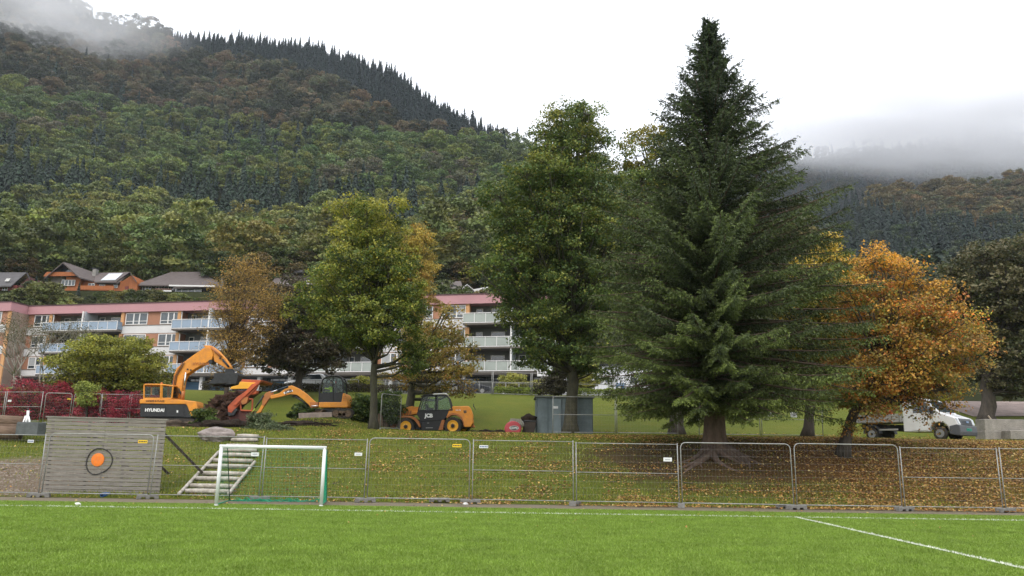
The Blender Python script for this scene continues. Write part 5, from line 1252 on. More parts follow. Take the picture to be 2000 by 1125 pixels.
# roofs half hidden behind the trees
D = 131; r = hroot(580, 566, D, 'grey roofed house mostly hidden behind the copper tree and the maple')
hbox(r, 'wall', WFR, D, 540, 553, 650, 578, .5, 9); slab(r, 'roof', TILE, [(525, 557, D - .6), (660, 560, D - .6), (648, 535, D + 6), (545, 534, D + 6)]); hbox(r, 'dormer', SPAN, D, 576, 530, 604, 536, 5, 7); slab(r, 'dormer_roof', TILEG, [(572, 531, D + 4.5), (608, 531, D + 4.5), (604, 527, D + 6), (578, 527, D + 6)]); hbox(r, 'skylight', WFR, D, 594, 543, 599, 546, 1.6, 2); hwin(r, D, 560, 562, 580, 572, 2, .4); hwin(r, D, 600, 562, 625, 572, 3, .4)
hbox(r, 'chimney', CHIM, D, 634, 522, 640, 540, 4, 5)
D = 120; r = hroot(890, 576, D, 'white house with brown roof above the right end of the pink roofed block')
hbox(r, 'wall', WFR, D, 815, 565, 912, 588, .3, 8); slab(r, 'roof', TILE, [(835, 565, D - .6), (905, 565, D - .6), (900, 549, D + 5), (842, 551, D + 5)]); ch = hbox(r, 'chimney', CHIM, D, 884, 560, 892, 576, -.6, .2); hbox(r, 'chimney_cap', DARKM, D, 883, 558.8, 893, 560.2, -.7, .3, ch)
b = MB(); poly(b, [(903, 563), (912, 556), (925, 566), (958, 560), (975, 572), (975, 590), (903, 590)], D, -.4, 5); put(b, 'gable_wall', SPAN, r); hwin(r, D, 940, 565, 946, 573, 1, -.45); slab(r, 'roof', TILEG, [(899, 567, D - .9), (912, 558, D - .9), (912, 556, D + 5), (900, 565, D + 5)]); slab(r, 'roof', TILEG, [(912, 556, D - .9), (926, 568, D - .9), (928, 567, D + 5), (913, 555, D + 5)])
slab(r, 'skylight', WFR, [(880, 553, D + 2.6), (884, 553, D + 2.6), (884, 551, D + 3.2), (880, 551, D + 3.2)], .1); hwin(r, D, 850, 572, 866, 582, 2, .2)
D = 122; r = hroot(835, 572, D, 'white gabled house glimpsed between the maple and the golden tree'); b = MB(); poly(b, [(828, 560), (838, 546), (848, 558), (848, 580), (822, 580)], D, 2, 8); put(b, 'wall', WFR, r); slab(r, 'roof', TILEG, [(838, 545, D + 1.5), (849, 559, D + 1.5), (851, 559, D + 8), (840, 545, D + 8)]); slab(r, 'roof', TILEG, [(838, 545, D + 1.5), (826, 560, D + 1.5), (826, 560, D + 8), (838, 545, D + 8)]); hwin(r, D, 834, 560, 842, 568, 1, 1.9)

# garden trees and bushes between the houses and the pink roof
def garden(px, D, sc, tint, conif=False):
    q = on(px, D); o = bpy.data.objects.new('garden_bush' if not conif else 'conifer', near_mesh[rnd.randrange(4, 7) if conif else rnd.randrange(0, 4)]); COL.objects.link(o)
    o.location = (q.x, D, q.z - 1.0 * sc); o.scale = (sc, sc, sc * rnd.uniform(.8, 1.05)); o.rotation_euler.z = rnd.random() * 6; o.color = (*jit(tint), 1)
    tag(o, 'bush or small tree in the gardens just above the pink roofed block' if not conif else 'small dark conifer in the gardens above the pink roof', 'bush' if not conif else 'tree', 'garden bushes above the pink roof' if not conif else 'garden conifers')
TOPY = [(-150, 572), (20, 580), (50, 568), (66, 548), (84, 542), (100, 566), (125, 574), (140, 582), (200, 584), (262, 578), (285, 582), (300, 562), (318, 566), (340, 578), (350, 588), (425, 588), (440, 575), (700, 560), (1120, 560)]
def garden_to(px, D, ytop, tint, conif=False):
    q = on(px, D); h_ = at(px, ytop, D).z - q.z
    if h_ < 1.2: return
    sc = (h_ + .8) / (15.0 if conif else 10.2); garden(px, D, sc, tint, conif)
for px in range(-120, 1120, 17):
    for D_, dy in ((116.5, 9), (121.5, 0)):
        x = px + rnd.uniform(-8, 8); y = pl(x, TOPY) + rnd.uniform(-4, 7) + dy
        if y < 594: garden_to(x, D_ + rnd.uniform(-1, 1), y, rnd.choice([(.12, .14, .04), (.08, .10, .03), (.06, .08, .03), (.15, .14, .04), (.2, .2, .07)]))
for px, y in ((64, 540), (76, 545), (84, 536), (150, 548), (302, 560)): garden_to(px, 123, y, (.03, .045, .028), True)
for px in list(range(-200, 60, 40)) + list(range(430, 1700, 40)):
    for D_ in (136, 141):
        garden(px + rnd.uniform(-8, 8), D_ + rnd.uniform(-2, 2), rnd.uniform(.55, .95), rnd.choice([(.09, .11, .03), (.06, .08, .025), (.11, .085, .03), (.05, .065, .025)]))
# ---------------------------------------------------------------- machines
ORG = mat('machine_orange', (.80, .31, .02), .5, 0, .14, 4.0, .15, 20, col2=(.56, .22, .045)); ORG2 = mat('worn_orange', (.50, .17, .035), .6, 0, .25, 3, .2, 20, col2=(.30, .12, .05)); YWH = mat('machine_yellow', (.82, .40, .03), .4, 0, .1, 2)
REDO = mat('orange_red_steel', (.60, .12, .035), .6, .1, .25, 2.5, .3, 20, col2=(.25, .06, .035)); MAROON = mat('maroon_steel', (.15, .045, .035), .75, .1, .3, 2.5, .4, 15, col2=(.07, .035, .03)); MUD = mat('muddy_steel', (.13, .09, .06), .85, .1, .4, 4, .5, 20)
CHROME = mat('chrome_rod', (.75, .75, .75), .2, .9, .05, 3)
def conv(ox, oy, sc): return lambda *p_: [(ox + x / sc, oy + y / sc) for x, y in p_]
def P_(r, name, m, pts_, D, y0, y1, parent=None, bevel=.02, label=None):
    b = MB(); poly(b, pts_, D, y0, y1); return put(b, name, m, parent or r, False, bevel, label=label)
def limb(r, name, m, pts_, D, w_, parent=None, bevel=.03): return P_(r, name, m, pts_, D, -w_ / 2, w_ / 2, parent, bevel)
def rod(r, name, m, a, c, D, rad, parent=None, dy=0.0, n=10):
    p_, q = at(*a, D), at(*c, D); p_.y += dy; q.y += dy; b = MB(); b.bar(p_, q, rad, None, n); return put(b, name, m, parent or r, True)
def frame_ring(b, pts_, D, y, t, th=.05):
    """bars along a closed outline"""
    Q = [at(a, c, D) for a, c in pts_]
    for p_, q in zip(Q, Q[1:] + Q[:1]): p_ = Vector((p_.x, D + y, p_.z)); q = Vector((q.x, D + y, q.z)); b.bar(p_, q, t, None, 6)
def track(r, x0, y0, x1, y1, D, dy0, dy1, label=None):
    """crawler track seen from the side, x,y in picture units"""
    a, c = at(x0, y1, D), at(x1, y0, D); h = c.z - a.z; rr = h / 2; L = c.x - a.x; b = MB(); prof = []
    for k in range(13): t = math.pi / 2 + math.pi * k / 12; prof.append((a.x + rr + rr * math.cos(t), a.z + rr + rr * math.sin(t)))
    for k in range(13): t = -math.pi / 2 + math.pi * k / 12; prof.append((c.x - rr + rr * math.cos(t), a.z + rr + rr * math.sin(t)))
    inner = [(a.x + rr + (x - a.x - rr) * .0 + (x - (a.x + L / 2)) * 0 + (x - a.x - rr), z) for x, z in prof]
    b.prism(prof, D + dy0, D + dy1)
    n = len(prof)
    per = [0]
    for i in range(n): per.append(per[-1] + math.dist(prof[i], prof[(i + 1) % n]))
    s_ = 0
    while s_ < per[-1]:
        i = max(k for k in range(n) if per[k] <= s_); t = (s_ - per[i]) / max(1e-6, per[i + 1] - per[i]); p0_, p1_ = prof[i], prof[(i + 1) % n]
        x, z = lerp(p0_[0], p1_[0], t), lerp(p0_[1], p1_[1], t); ang = math.atan2(p1_[1] - p0_[1], p1_[0] - p0_[0]); b.box((x, D + (dy0 + dy1) / 2, z), (.05, dy1 - dy0 + .02, .05), ry=-ang); s_ += .14
    o = put(b, 'track', mat('dark_track', (.05, .043, .036), .85, .1, .35, 6, .3, 20), r)
    b = MB(); b.box(((a.x + c.x) / 2, D + dy0 - .01, (a.z + c.z) / 2), (L - h * 1.5, .04, h * .5)); put(b, 'track_frame', MUD, r)
    for k in range(4):
        b = MB(); b.lathe((lerp(a.x + rr, c.x - rr, k / 3), 0, a.z + rr * (.95 if k in (0, 3) else .7)), [(0, D + dy0 - .03), (rr * (.7 if k in (0, 3) else .35), D + dy0 - .03), (rr * (.7 if k in (0, 3) else .35), D + dy0 + .03)], 'y', 16); put(b, 'roller', MUD, r)
    return o

# big crawler digger
D = 47.5; c3 = conv(260, 660, 5.627); r = empty('digger', at(330, 838, D), 'large orange and dark crawler digger lifting a bucket over the skip', 'digger')
P_(r, 'body', DARKM, c3((75, 722), (600, 722), (640, 865), (640, 880), (75, 870)), D, .0, 2.7, bevel=.05)
P_(r, 'deck', ORG, c3((72, 690), (82, 672), (480, 676), (582, 684), (582, 728), (372, 728), (74, 722)), D, -.06, 2.75, bevel=.04)
P_(r, 'front_cowl', ORG, c3((578, 684), (690, 697), (712, 740), (720, 800), (712, 862), (640, 860), (618, 800), (598, 745), (578, 728)), D, -.08, .9, bevel=.05)
for a, h_ in (((95, 745, 360, 865), 'engine_door'), ((372, 740, 560, 865), 'side_panel')): P_(r, h_, BLACKP, c3((a[0], a[1]), (a[2], a[1]), (a[2], a[3]), (a[0], a[3])), D, -.03, .02, bevel=.01)
text('HYUNDAI', 'lettering', WHITE, r, at(*c3((237, 793))[0], D - .05) - Vector((0, .0, 0)), 1.17, off=.045, label='large white maker name lettering')
text('LANDIS & PLAGE', 'lettering', mat('brown_ink', (.12, .05, .02), .7), r, at(*c3((243, 692))[0], D - .08), 1.12, off=.02, label='small dark company lettering')
P_(r, 'label_plate', WHITE, c3((482, 795), (498, 797), (497, 822), (481, 820)), D, -.05, -.03, bevel=0)
# cab
cb = MB()
for y in (.0, 1.0):
    frame_ring(cb, c3((120, 670), (122, 520), (135, 512), (300, 512), (440, 528), (425, 665)), D, y, .05)
for p_ in c3((120, 670), (122, 520), (300, 512), (440, 528), (425, 665)): q = at(*p_, D); cb.bar(q, q + Vector((0, 1.0, 0)), .05, None, 6)
for y in (0, 1.0): q0, q1 = at(*c3((312, 515))[0], D), at(*c3((308, 672))[0], D); cb.bar(q0 + Vector((0, y, 0)), q1 + Vector((0, y, 0)), .085, None, 4)
cab = put(cb, 'cab', ORG, r)
P_(r, 'cab_roof', ORG, c3((118, 512), (128, 505), (300, 508), (445, 524), (445, 532), (300, 518)), D, -.05, 1.08, cab)
P_(r, 'cab_side', ORG, c3((120, 650), (425, 660), (425, 676), (120, 676)), D, .0, 1.0, cab)
P_(r, 'cab_window', CGL, c3((130, 535), (292, 535), (290, 660), (130, 660)), D, .0, .02, cab, 0); P_(r, 'cab_window', CGL, c3((330, 528), (436, 538), (422, 664), (328, 664)), D, .0, .02, cab, 0)
P_(r, 'cab_window', CGL, c3((130, 535), (436, 535), (422, 664), (130, 664)), D, .98, 1.0, cab, 0)
P_(r, 'seat', mat('red_seat', (.35, .03, .03), .8), c3((160, 622), (260, 622), (262, 650), (150, 650)), D, .3, .7, cab); P_(r, 'seat', BLACKP, c3((205, 555), (240, 555), (245, 650), (205, 650)), D, .35, .8, cab)
b = MB(); q = at(*c3((282, 500))[0], D); b.lathe((q.x, D + .4, q.z), [(.07, -.08), (.07, .06), (.04, .1), (0, .1)], 'z', 12); put(b, 'beacon', mat('amber_lens', (.5, .14, .03), .3), cab)
# boom and stick
BD = D + .9
bo = limb(r, 'boom', ORG, c3((425, 668), (452, 520), (468, 410), (500, 335), (556, 285), (700, 180), (790, 118), (838, 100), (880, 130), (900, 185), (880, 245), (800, 290), (690, 350), (600, 410), (568, 470), (552, 600), (500, 668)), BD, .55)
limb(r, 'stick', ORG, c3((785, 100), (800, 86), (868, 88), (940, 140), (1020, 225), (1082, 318), (1080, 345), (1040, 342), (955, 290), (905, 262), (890, 190), (840, 120)), BD, .42)
rod(r, 'cylinder', CHROME, c3((610, 385))[0], c3((588, 560))[0], BD, .045, dy=-.42); rod(r, 'cylinder_barrel', ORG2, c3((585, 590))[0], c3((570, 690))[0], BD, .11, dy=-.42)
rod(r, 'cylinder_barrel', ORG, c3((600, 270))[0], c3((745, 160))[0], BD, .10, dy=-.1); rod(r, 'cylinder', CHROME, c3((745, 160))[0], c3((800, 125))[0], BD, .05, dy=-.1)
rod(r, 'cylinder', ORG2, c3((880, 110))[0], c3((985, 215))[0], BD, .08, dy=-.26); rod(r, 'bucket_link', DARKM, c3((1000, 240))[0], c3((1068, 325))[0], BD, .06, dy=-.26)
b = MB(); q = at(*c3((868, 268))[0], BD); b.lathe((q.x, BD, q.z), [(0, -.3), (.13, -.3), (.13, .3), (0, .3)], 'y', 16); put(b, 'work_light', DARKM, bo)
for k, (x, y) in enumerate([(620, 350), (655, 360), (975, 230), (1012, 265), (1050, 300), (590, 420)]):
    q = at(*c3((x, y))[0], BD); b = MB(); b.lathe((q.x, BD, q.z), [(0, -.32), (.055, -.32), (.055, -.2)], 'y', 10); put(b, 'pin', DARKM, bo)
for dx in (0, 14, 28):
    ps = [at(*c3((470 + dx, 650))[0], BD), at(*c3((455 + dx, 560))[0], BD), at(*c3((478 + dx, 420))[0], BD), at(*c3((530 + dx, 335))[0], BD), at(*c3((560 + dx, 275))[0], BD)]
    b = MB(); b.tube([p_ + Vector((0, -.33, 0)) for p_ in ps], .022, 6); put(b, 'hydraulic_hose', BLACKP if dx else ORG2, bo, True)
for k in range(6):
    ps = [at(*c3((450 + 14 * k, 668))[0], BD), at(*c3((470 + 12 * k, 560 + 9 * k))[0], BD), at(*c3((530 + 8 * k, 560 + 12 * k))[0], BD), at(*c3((560, 660))[0], BD)]
    b = MB(); b.tube([p_ + Vector((0, -.36 - .02 * k, 0)) for p_ in ps], .025, 6); put(b, 'hydraulic_hose', BLACKP, r, True)
text('HYUNDAI', 'lettering', ORG2, bo, at(*c3((745, 285))[0], BD - .30), 1.0, off=.03, rx=90).rotation_euler = (0, 0, 0)
bu = P_(r, 'bucket', DARKM, c3((930, 395), (1180, 392), (1190, 420), (1165, 515), (1060, 520), (862, 512), (880, 480), (915, 470)), BD, -.55, .55); P_(r, 'bucket_hitch', DARKM, c3((1025, 340), (1100, 345), (1112, 398), (1020, 398)), BD, -.2, .2)
b = MB(); q = at(*c3((1030, 500))[0], BD); b.blob((q.x, BD, q.z - .02), (.75, .5, .16), 8, .7, 16, 9, 3); put(b, 'soil', SOIL, bu)
for k in range(4): q = at(*c3((860 + 4 * k, 512))[0], BD); b = MB(); b.box((q.x - .05, BD - .4 + .27 * k, q.z), (.22, .08, .06)); put(b, 'tooth', DARKM, bu)
track(r, 276, 818, 385, 840, D, -.15, .45); track(r, 276, 816, 385, 838, D + 2.1, -.1, .5)
P_(r, 'undercarriage', DARKM, c3((150, 870), (600, 870), (600, 925), (150, 925)), D, .45, 2.1)

# tipped orange skip with a soil ramp
D = 47.0; r = empty('tipping_skip', at(460, 838, D), 'worn orange red skip tipped up between the two diggers, full of soil', 'skip')
P_(r, 'back_plate', REDO, c3((1175, 450), (1412, 460), (1395, 485), (1350, 492), (1165, 480)), D, .3, 2.3); P_(r, 'inner_wall', YWH, c3((1165, 478), (1350, 490), (1285, 556), (1055, 560), (1070, 535), (1150, 515)), D, .12, .3)
P_(r, 'side_wall', REDO, c3((1412, 460), (1352, 560), (1300, 612), (1200, 700), (1110, 790), (1080, 825), (1042, 812), (1038, 752), (1140, 650), (1235, 585), (1300, 510), (1350, 490)), D, .0, .22)
P_(r, 'side_rib', REDO, c3((1350, 500), (1375, 510), (1130, 745), (1105, 735)), D, -.08, .0); P_(r, 'floor_plate', MAROON, c3((1300, 560), (1240, 600), (1038, 770), (880, 770), (760, 742), (860, 665), (1060, 560)), D, 1.2, 2.2)
P_(r, 'lower_box', MAROON, c3((1085, 790), (1305, 800), (1280, 965), (1060, 965), (1030, 860)), D, .2, 2.2)
b = MB(); frame_ring(b, c3((1172, 668), (1308, 672), (1300, 800), (1180, 795)), D, .1, .05); put(b, 'frame', REDO, r)
P_(r, 'pivot', ORG2, c3((1190, 650), (1270, 655), (1250, 720), (1200, 735), (1180, 690)), D, -.05, .2); P_(r, 'corner_box', REDO, c3((1300, 560), (1355, 575), (1350, 612), (1290, 625)), D, .05, .5); P_(r, 'white_stripe', WHITE, c3((1362, 505), (1385, 520), (1368, 580), (1352, 575)), D, .1, .14)
P_(r, 'hook', DARKM, c3((1040, 815), (1085, 830), (1130, 770), (1150, 790), (1110, 850), (1050, 860)), D, -.05, .15); rod(r, 'stay', MUD, c3((960, 800))[0], c3((890, 925))[0], D, .035, dy=-.2)
b = MB()
for k, (x, y, rx_, rz_) in enumerate([(1075, 640, .7, .35), (1000, 670, .9, .45), (930, 700, 1.0, .5), (850, 770, .9, .45), (960, 780, 1.0, .6), (1030, 720, .8, .5), (900, 860, 1.3, .7), (1020, 900, 1.2, .6), (860, 930, 1.4, .5)]):
    q = at(*c3((x, y))[0], D); b.blob((q.x, D + 1.0, q.z), (rx_ * .75, .8, rz_ * .9), k, .6, 26, 16, 3.5)
o = put(b, 'soil', mat('red_brown_soil', (.062, .036, .026), .95, 0, .5, 7, 1.0, 14, spec=.1), r, True)
# soil heaps on the ground round the machines
def heap(px, py, D, rr, label, seed, m=SOIL):
    q = at(px, py, D); z = gz(q.x, D); b = MB(); b.blob((0, 0, 0), rr, seed, .6, 34, 18, 3.2); o = b.build('soil_heap', m, None, True); o.location = (q.x, D, z); tag(o, label, 'soil heap')
heap(330, 838, 45.5, (2.6, 1.0, .42), 'dark soil heap under the big digger', 3, mat('rough_soil', (.075, .055, .038), .95, 0, .5, 5, 1, 10)); heap(432, 852, 43.5, (1.9, .9, .45), 'dark soil heap below the tipped skip', 4); heap(590, 836, 41.5, (1.4, .5, .2), 'low strip of dug black soil before the small digger', 5)
heap(965, 842, 45.5, (1.2, .5, .2), 'small dark soil patch behind the wheeled loader', 6)

# fallen log and boards near the heap
# small digger with driver
D = 45.5; c4 = conv(480, 710, 6.618); r = empty('digger', at(650, 818, D), 'small orange digger with a black rounded cab on the grass mound', 'digger')
P_(r, 'body', ORG, c4((948, 500), (1240, 500), (1258, 385), (1280, 383), (1300, 420), (1322, 500), (1328, 560), (1310, 572), (950, 570)), D, -.1, 1.6, bevel=.05)
for k in range(3): P_(r, 'vent', ORG2, c4((1262, 430 + 20 * k), (1300, 428 + 20 * k), (1302, 436 + 20 * k), (1262, 438 + 20 * k)), D, -.125, -.1, bevel=0)
cb = MB(); OUT = c4((948, 500), (952, 400), (965, 300), (1000, 205), (1050, 168), (1110, 160), (1190, 160), (1235, 185), (1255, 240), (1262, 380), (1245, 500))
for y in (.0, .98): frame_ring(cb, OUT, D, y, .045)
for p_ in OUT[::2]: q = at(*p_, D); cb.bar(q, q + Vector((0, .98, 0)), .035, None, 6)
for y in (0, .98): q0, q1 = at(*c4((1128, 165))[0], D), at(*c4((1130, 500))[0], D); cb.bar(q0 + Vector((0, y, 0)), q1 + Vector((0, y, 0)), .035, None, 4)
cab = put(cb, 'cab', BLACKP, r)
P_(r, 'cab_door', BLACKP, c4((950, 380), (1040, 385), (1130, 375), (1255, 370), (1245, 498), (950, 498)), D, -.01, .03, cab, 0); P_(r, 'cab_roof', BLACKP, c4((1010, 195), (1060, 160), (1190, 156), (1240, 185), (1190, 166), (1060, 170)), D, -.02, 1.0, cab)
P_(r, 'cab_window', CGL, c4((985, 380), (990, 280), (1015, 200), (1120, 172), (1122, 380)), D, .0, .015, cab, 0); P_(r, 'cab_window', CGL, c4((1135, 172), (1195, 175), (1240, 220), (1250, 370), (1135, 375)), D, .0, .015, cab, 0); P_(r, 'cab_window', CGL, c4((985, 380), (1015, 200), (1190, 175), (1240, 220), (1250, 370)), D, .97, .985, cab, 0)
P_(r, 'seat', BLACKP, c4((1120, 300), (1150, 300), (1160, 400), (1080, 410), (1080, 395), (1130, 390)), D, .3, .75, cab)
BD = D + .35
bo = limb(r, 'boom', ORG, c4((935, 560), (840, 562), (815, 530), (740, 460), (660, 405), (580, 400), (470, 430), (330, 462), (325, 415), (440, 385), (540, 300), (600, 283), (700, 330), (800, 400), (890, 485), (925, 510)), BD, .22)
st_ = limb(r, 'stick', ORG2, c4((318, 358), (352, 366), (356, 425), (318, 450), (300, 470), (245, 552), (212, 540), (222, 440), (262, 380)), BD, .2); limb(r, 'stick_end', ORG, c4((214, 525), (246, 545), (224, 585), (200, 630), (162, 668), (128, 655), (170, 600)), BD, .16, st_)
rod(r, 'cylinder_barrel', mat('blue_black', (.02, .035, .05), .3, .3), c4((555, 300))[0], c4((420, 345))[0], BD, .06, dy=-.1); rod(r, 'cylinder', CHROME, c4((420, 345))[0], c4((325, 375))[0], BD, .035, dy=-.1)
rod(r, 'cylinder_barrel', BLACKP, c4((238, 415))[0], c4((130, 580))[0], BD, .045, dy=-.12); rod(r, 'cylinder', mat('yellow_rod', (.45, .5, .08), .4), c4((132, 578))[0], c4((70, 652))[0], BD, .022, dy=-.12)
rod(r, 'cylinder_barrel', BLACKP, c4((640, 425))[0], c4((820, 545))[0], BD, .05, dy=.0); P_(r, 'boom_label', WHITE, c4((497, 372), (612, 342), (618, 362), (500, 396)), BD, -.118, -.112, bo, 0)
tx = text('JCB', 'lettering', INK, bo, (0, 0, 0), .44, off=.03); rl = root_of(bo).location; tx.data.transform(Matrix.Translation(rl)); c_ = at(*c4((557, 368))[0], BD); ang = math.atan2(at(*c4((612, 345))[0], BD).z - at(*c4((500, 376))[0], BD).z, at(*c4((612, 345))[0], BD).x - at(*c4((500, 376))[0], BD).x)
tx.data.transform(Matrix.Translation(Vector((c_.x, BD - .125, c_.z)) - rl) @ Matrix.Rotation(-ang, 4, 'Y'))
P_(r, 'swing_bracket', ORG2, c4((835, 500), (940, 500), (945, 570), (840, 572)), BD, -.15, .15); rod(r, 'slew_rod', CHROME, c4((860, 553))[0], c4((965, 550))[0], BD, .035, dy=-.25)
P_(r, 'blade', mat('worn_blade', (.26, .21, .18), .7, .2, .3, 4, .2, 20), c4((725, 650), (1150, 636), (1152, 700), (1000, 708), (728, 718)), D, -.75, -.65); P_(r, 'blade_arm', MUD, c4((985, 640), (1020, 600), (1040, 605), (1010, 650)), D, -.7, .4)
track(r, 648.5, 798.5, 691.5, 817, D, -.3, .1, 'muddy'); track(r, 606, 799, 640, 814, D + 1.2, -.2, .2, 'muddy'); P_(r, 'undercarriage', DARKM, c4((1000, 570), (1150, 570), (1200, 640), (980, 640)), D, .1, 1.2)

# driver: one continuous skinned body, seated
def person(label, loc, face=1, k=1.0):
    """seated figure facing along x*face; loc is the hip centre"""
    V = {}; E = []
    def n(name, p_, r_): V[name] = (Vector((p_[0] * face, p_[1], p_[2])) * k, r_ * k)
    n('pel', (0, 0, 0), .15); n('spine', (-.03, 0, .24), .15); n('chest', (-.01, 0, .44), .17); n('neck', (.02, 0, .60), .06); n('head', (.05, 0, .70), .095); n('crown', (.05, 0, .80), .085)
    for s_, q in ((-1, 'l'), (1, 'r')):
        n('sh' + q, (0, .19 * s_, .50), .065); n('el' + q, (.12, .24 * s_, .26), .05); n('wr' + q, (.34, .18 * s_, .28), .036); n('ha' + q, (.42, .16 * s_, .29), .042)
        n('hip' + q, (.05, .10 * s_, -.02), .095); n('kn' + q, (.46, .13 * s_, .02), .07); n('an' + q, (.52, .13 * s_, -.38), .05); n('to' + q, (.68, .13 * s_, -.42), .045)
    L_ = [('pel', 'spine'), ('spine', 'chest'), ('chest', 'neck'), ('neck', 'head'), ('head', 'crown')]
    for q in 'lr': L_ += [('chest', 'sh' + q), ('sh' + q, 'el' + q), ('el' + q, 'wr' + q), ('wr' + q, 'ha' + q), ('pel', 'hip' + q), ('hip' + q, 'kn' + q), ('kn' + q, 'an' + q), ('an' + q, 'to' + q)]
    ks = list(V); me = bpy.data.meshes.new('person'); me.from_pydata([tuple(V[q][0]) for q in ks], [(ks.index(a), ks.index(b_)) for a, b_ in L_], [])
    o = bpy.data.objects.new('person', me); COL.objects.link(o); o.location = loc
    md = o.modifiers.new('skin', 'SKIN'); md.use_smooth_shade = True
    for i, q in enumerate(ks): me.skin_vertices[0].data[i].radius = (V[q][1], V[q][1])
    me.skin_vertices[0].data[0].use_root = True
    sd = o.modifiers.new('sub', 'SUBSURF'); sd.levels = sd.render_levels = 1
    return o, V
# clothing colours by height on the one body: skin above the collar and on the hands, hi-vis jacket, dark trousers with pale bands
pm, n, p, geo, nz, ramp, mix, math_, bump = nodes_mat('work_clothes')
tcn = n.nodes.new('ShaderNodeTexCoord'); sp_ = n.nodes.new('ShaderNodeSeparateXYZ'); n.links.new(tcn.outputs['Object'], sp_.inputs[0])
hi = ramp(math_('MULTIPLY', math_('ADD', sp_.outputs[2], .5), .7), [(0, (.03, .035, .05))] + [(.20, (.03, .035, .05)), (.21, (.5, .6, .08)), (.25, (.5, .6, .08)), (.26, (.03, .035, .05)), (.385, (.03, .035, .05)), (.39, (.55, .72, .06)), (.60, (.55, .72, .06)), (.61, (.06, .06, .08)), (.66, (.06, .06, .08)), (.74, (.06, .06, .08)), (.75, (.45, .28, .2)), (.86, (.45, .28, .2)), (.87, (.05, .035, .025))])
n.links.new(hi, p.inputs['Base Color']); p.inputs['Roughness'].default_value = .8
q = at(*c4((1110, 395))[0], D + .5); dv, _V = person('driver', Vector((q.x, D + .5, q.z + .06)), -1, .92); dv.data.materials.append(pm); tag(dv, 'driver in a yellow hi-vis jacket seated in the small digger cab', 'person')
hd = _V['head'][0] + dv.location
b = MB(); b.blob(tuple(_V['head'][0] + Vector((.01, 0, .07))), (.10, .095, .085), 2, .1, 14, 8); hh = b.build('hair', mat('dark_hair', (.03, .022, .016), .8), dv, True)
b = MB(); fx = _V['head'][0]; b.bar(fx + Vector((-.085, 0, .03)), fx + Vector((-.115, 0, -.01)), .016, .02, 6); b.blob(tuple(fx + Vector((0, -.095, 0))), (.02, .012, .03), 1, 0, 8, 6); b.blob(tuple(fx + Vector((-.085, -.035, .035))), (.014, .014, .012), 1, 0, 8, 6); b.blob(tuple(fx + Vector((-.085, .035, .035))), (.014, .014, .012), 1, 0, 8, 6); b.box(tuple(fx + Vector((-.088, 0, -.045))), (.015, .05, .01)); b.build('face', mat('skin', (.42, .25, .18), .6), dv, True)
b = MB()
for s_, qn in ((-1, 'l'), (1, 'r')):
    h0 = _V['ha' + qn][0]; w0 = _V['wr' + qn][0]; dr = (h0 - w0).normalized()
    for k in range(4): p0_ = h0 + Vector((0, .016 * (k - 1.5), .01)); b.tube([p0_, p0_ + dr * .03 + Vector((0, 0, .005)), p0_ + dr * (.05 + .006 * (k % 2)) + Vector((0, 0, -.02)), p0_ + dr * .035 + Vector((0, 0, -.042))], [.010, .0095, .009, .008], 6)
    p0_ = h0 + Vector((0, -.03 * s_, -.005)); b.tube([p0_, p0_ + dr * .025 + Vector((0, -.012 * s_, -.015)), p0_ + dr * .04 + Vector((0, -.004 * s_, -.03))], [.011, .010, .009], 6)
b.build('fingers', mat('skin', (.42, .25, .18), .6), dv, True)

# telescopic wheeled loader
def wheel(r, c, rt, rr_, wd, rimm, D_, lugs=True, name='wheel'):
    """c = hub point on the near face, rt tyre radius, rr_ rim radius"""
    b = MB(); b.lathe((c[0], D_, c[2]), [(rr_ * .98, .03), (rr_ * 1.04, .0), (rt * .93, .0), (rt, .07), (rt, wd - .07), (rt * .93, wd), (rr_, wd)], 'y', 36)
    if lugs:
        for k in range(22):
            t = 2 * math.pi * k / 22; b.box((c[0] + rt * .99 * math.cos(t), D_ + wd * (.28 if k % 2 else .72), c[2] + rt * .99 * math.sin(t)), (.05, wd * .5, .07), ry=-t)
    o = put(b, name, RUBBER, r); b = MB(); b.lathe((c[0], D_, c[2]), [(0, .0), (rr_ * .42, .0), (rr_ * .5, .018), (rr_ * .80, .015), (rr_ * .9, -.02), (rr_ * 1.0, -.03), (rr_ * 1.0, .05)], 'y', 36); put(b, 'rim', rimm, o, True)
    b = MB(); b.lathe((c[0], D_, c[2]), [(0, -.06), (rr_ * .22, -.06), (rr_ * .3, -.04), (rr_ * .34, .01)], 'y', 14)
    for k in range(8): t = 2 * math.pi * k / 8; b.lathe((c[0] + rr_ * .38 * math.cos(t), D_, c[2] + rr_ * .38 * math.sin(t)), [(0, -.03), (.018, -.03), (.018, .02)], 'y', 6)
    put(b, 'hub', BLACKP, o); return o
D = 46.0; c2 = conv(745, 755, 10.0); r = empty('wheeled_loader', at(840, 848, D), 'orange and black telescopic wheeled loader parked left of the red drum machine', 'loader')
P_(r, 'engine_cover', ORG, c2((1290, 470), (1390, 385), (1680, 378), (1725, 392), (1750, 440), (1785, 540), (1795, 700), (1745, 790), (1612, 792), (1592, 690), (1520, 590), (1420, 545), (1330, 555), (1270, 600)), D, .0, .95, bevel=.05)
P_(r, 'chassis', DARKM, c2((560, 640), (1750, 640), (1740, 800), (1300, 830), (800, 860), (560, 800)), D, .35, 1.6); P_(r, 'boom_rest', ORG2, c2((1180, 650), (1240, 650), (1200, 850), (1110, 850)), D, .0, .3)
P_(r, 'rear_fender', ORG2, c2((1260, 600), (1330, 530), (1400, 512), (1500, 530), (1570, 590), (1612, 690), (1610, 790), (1590, 700), (1540, 610), (1450, 560), (1370, 562), (1290, 620)), D, -.08, .55, bevel=.02)
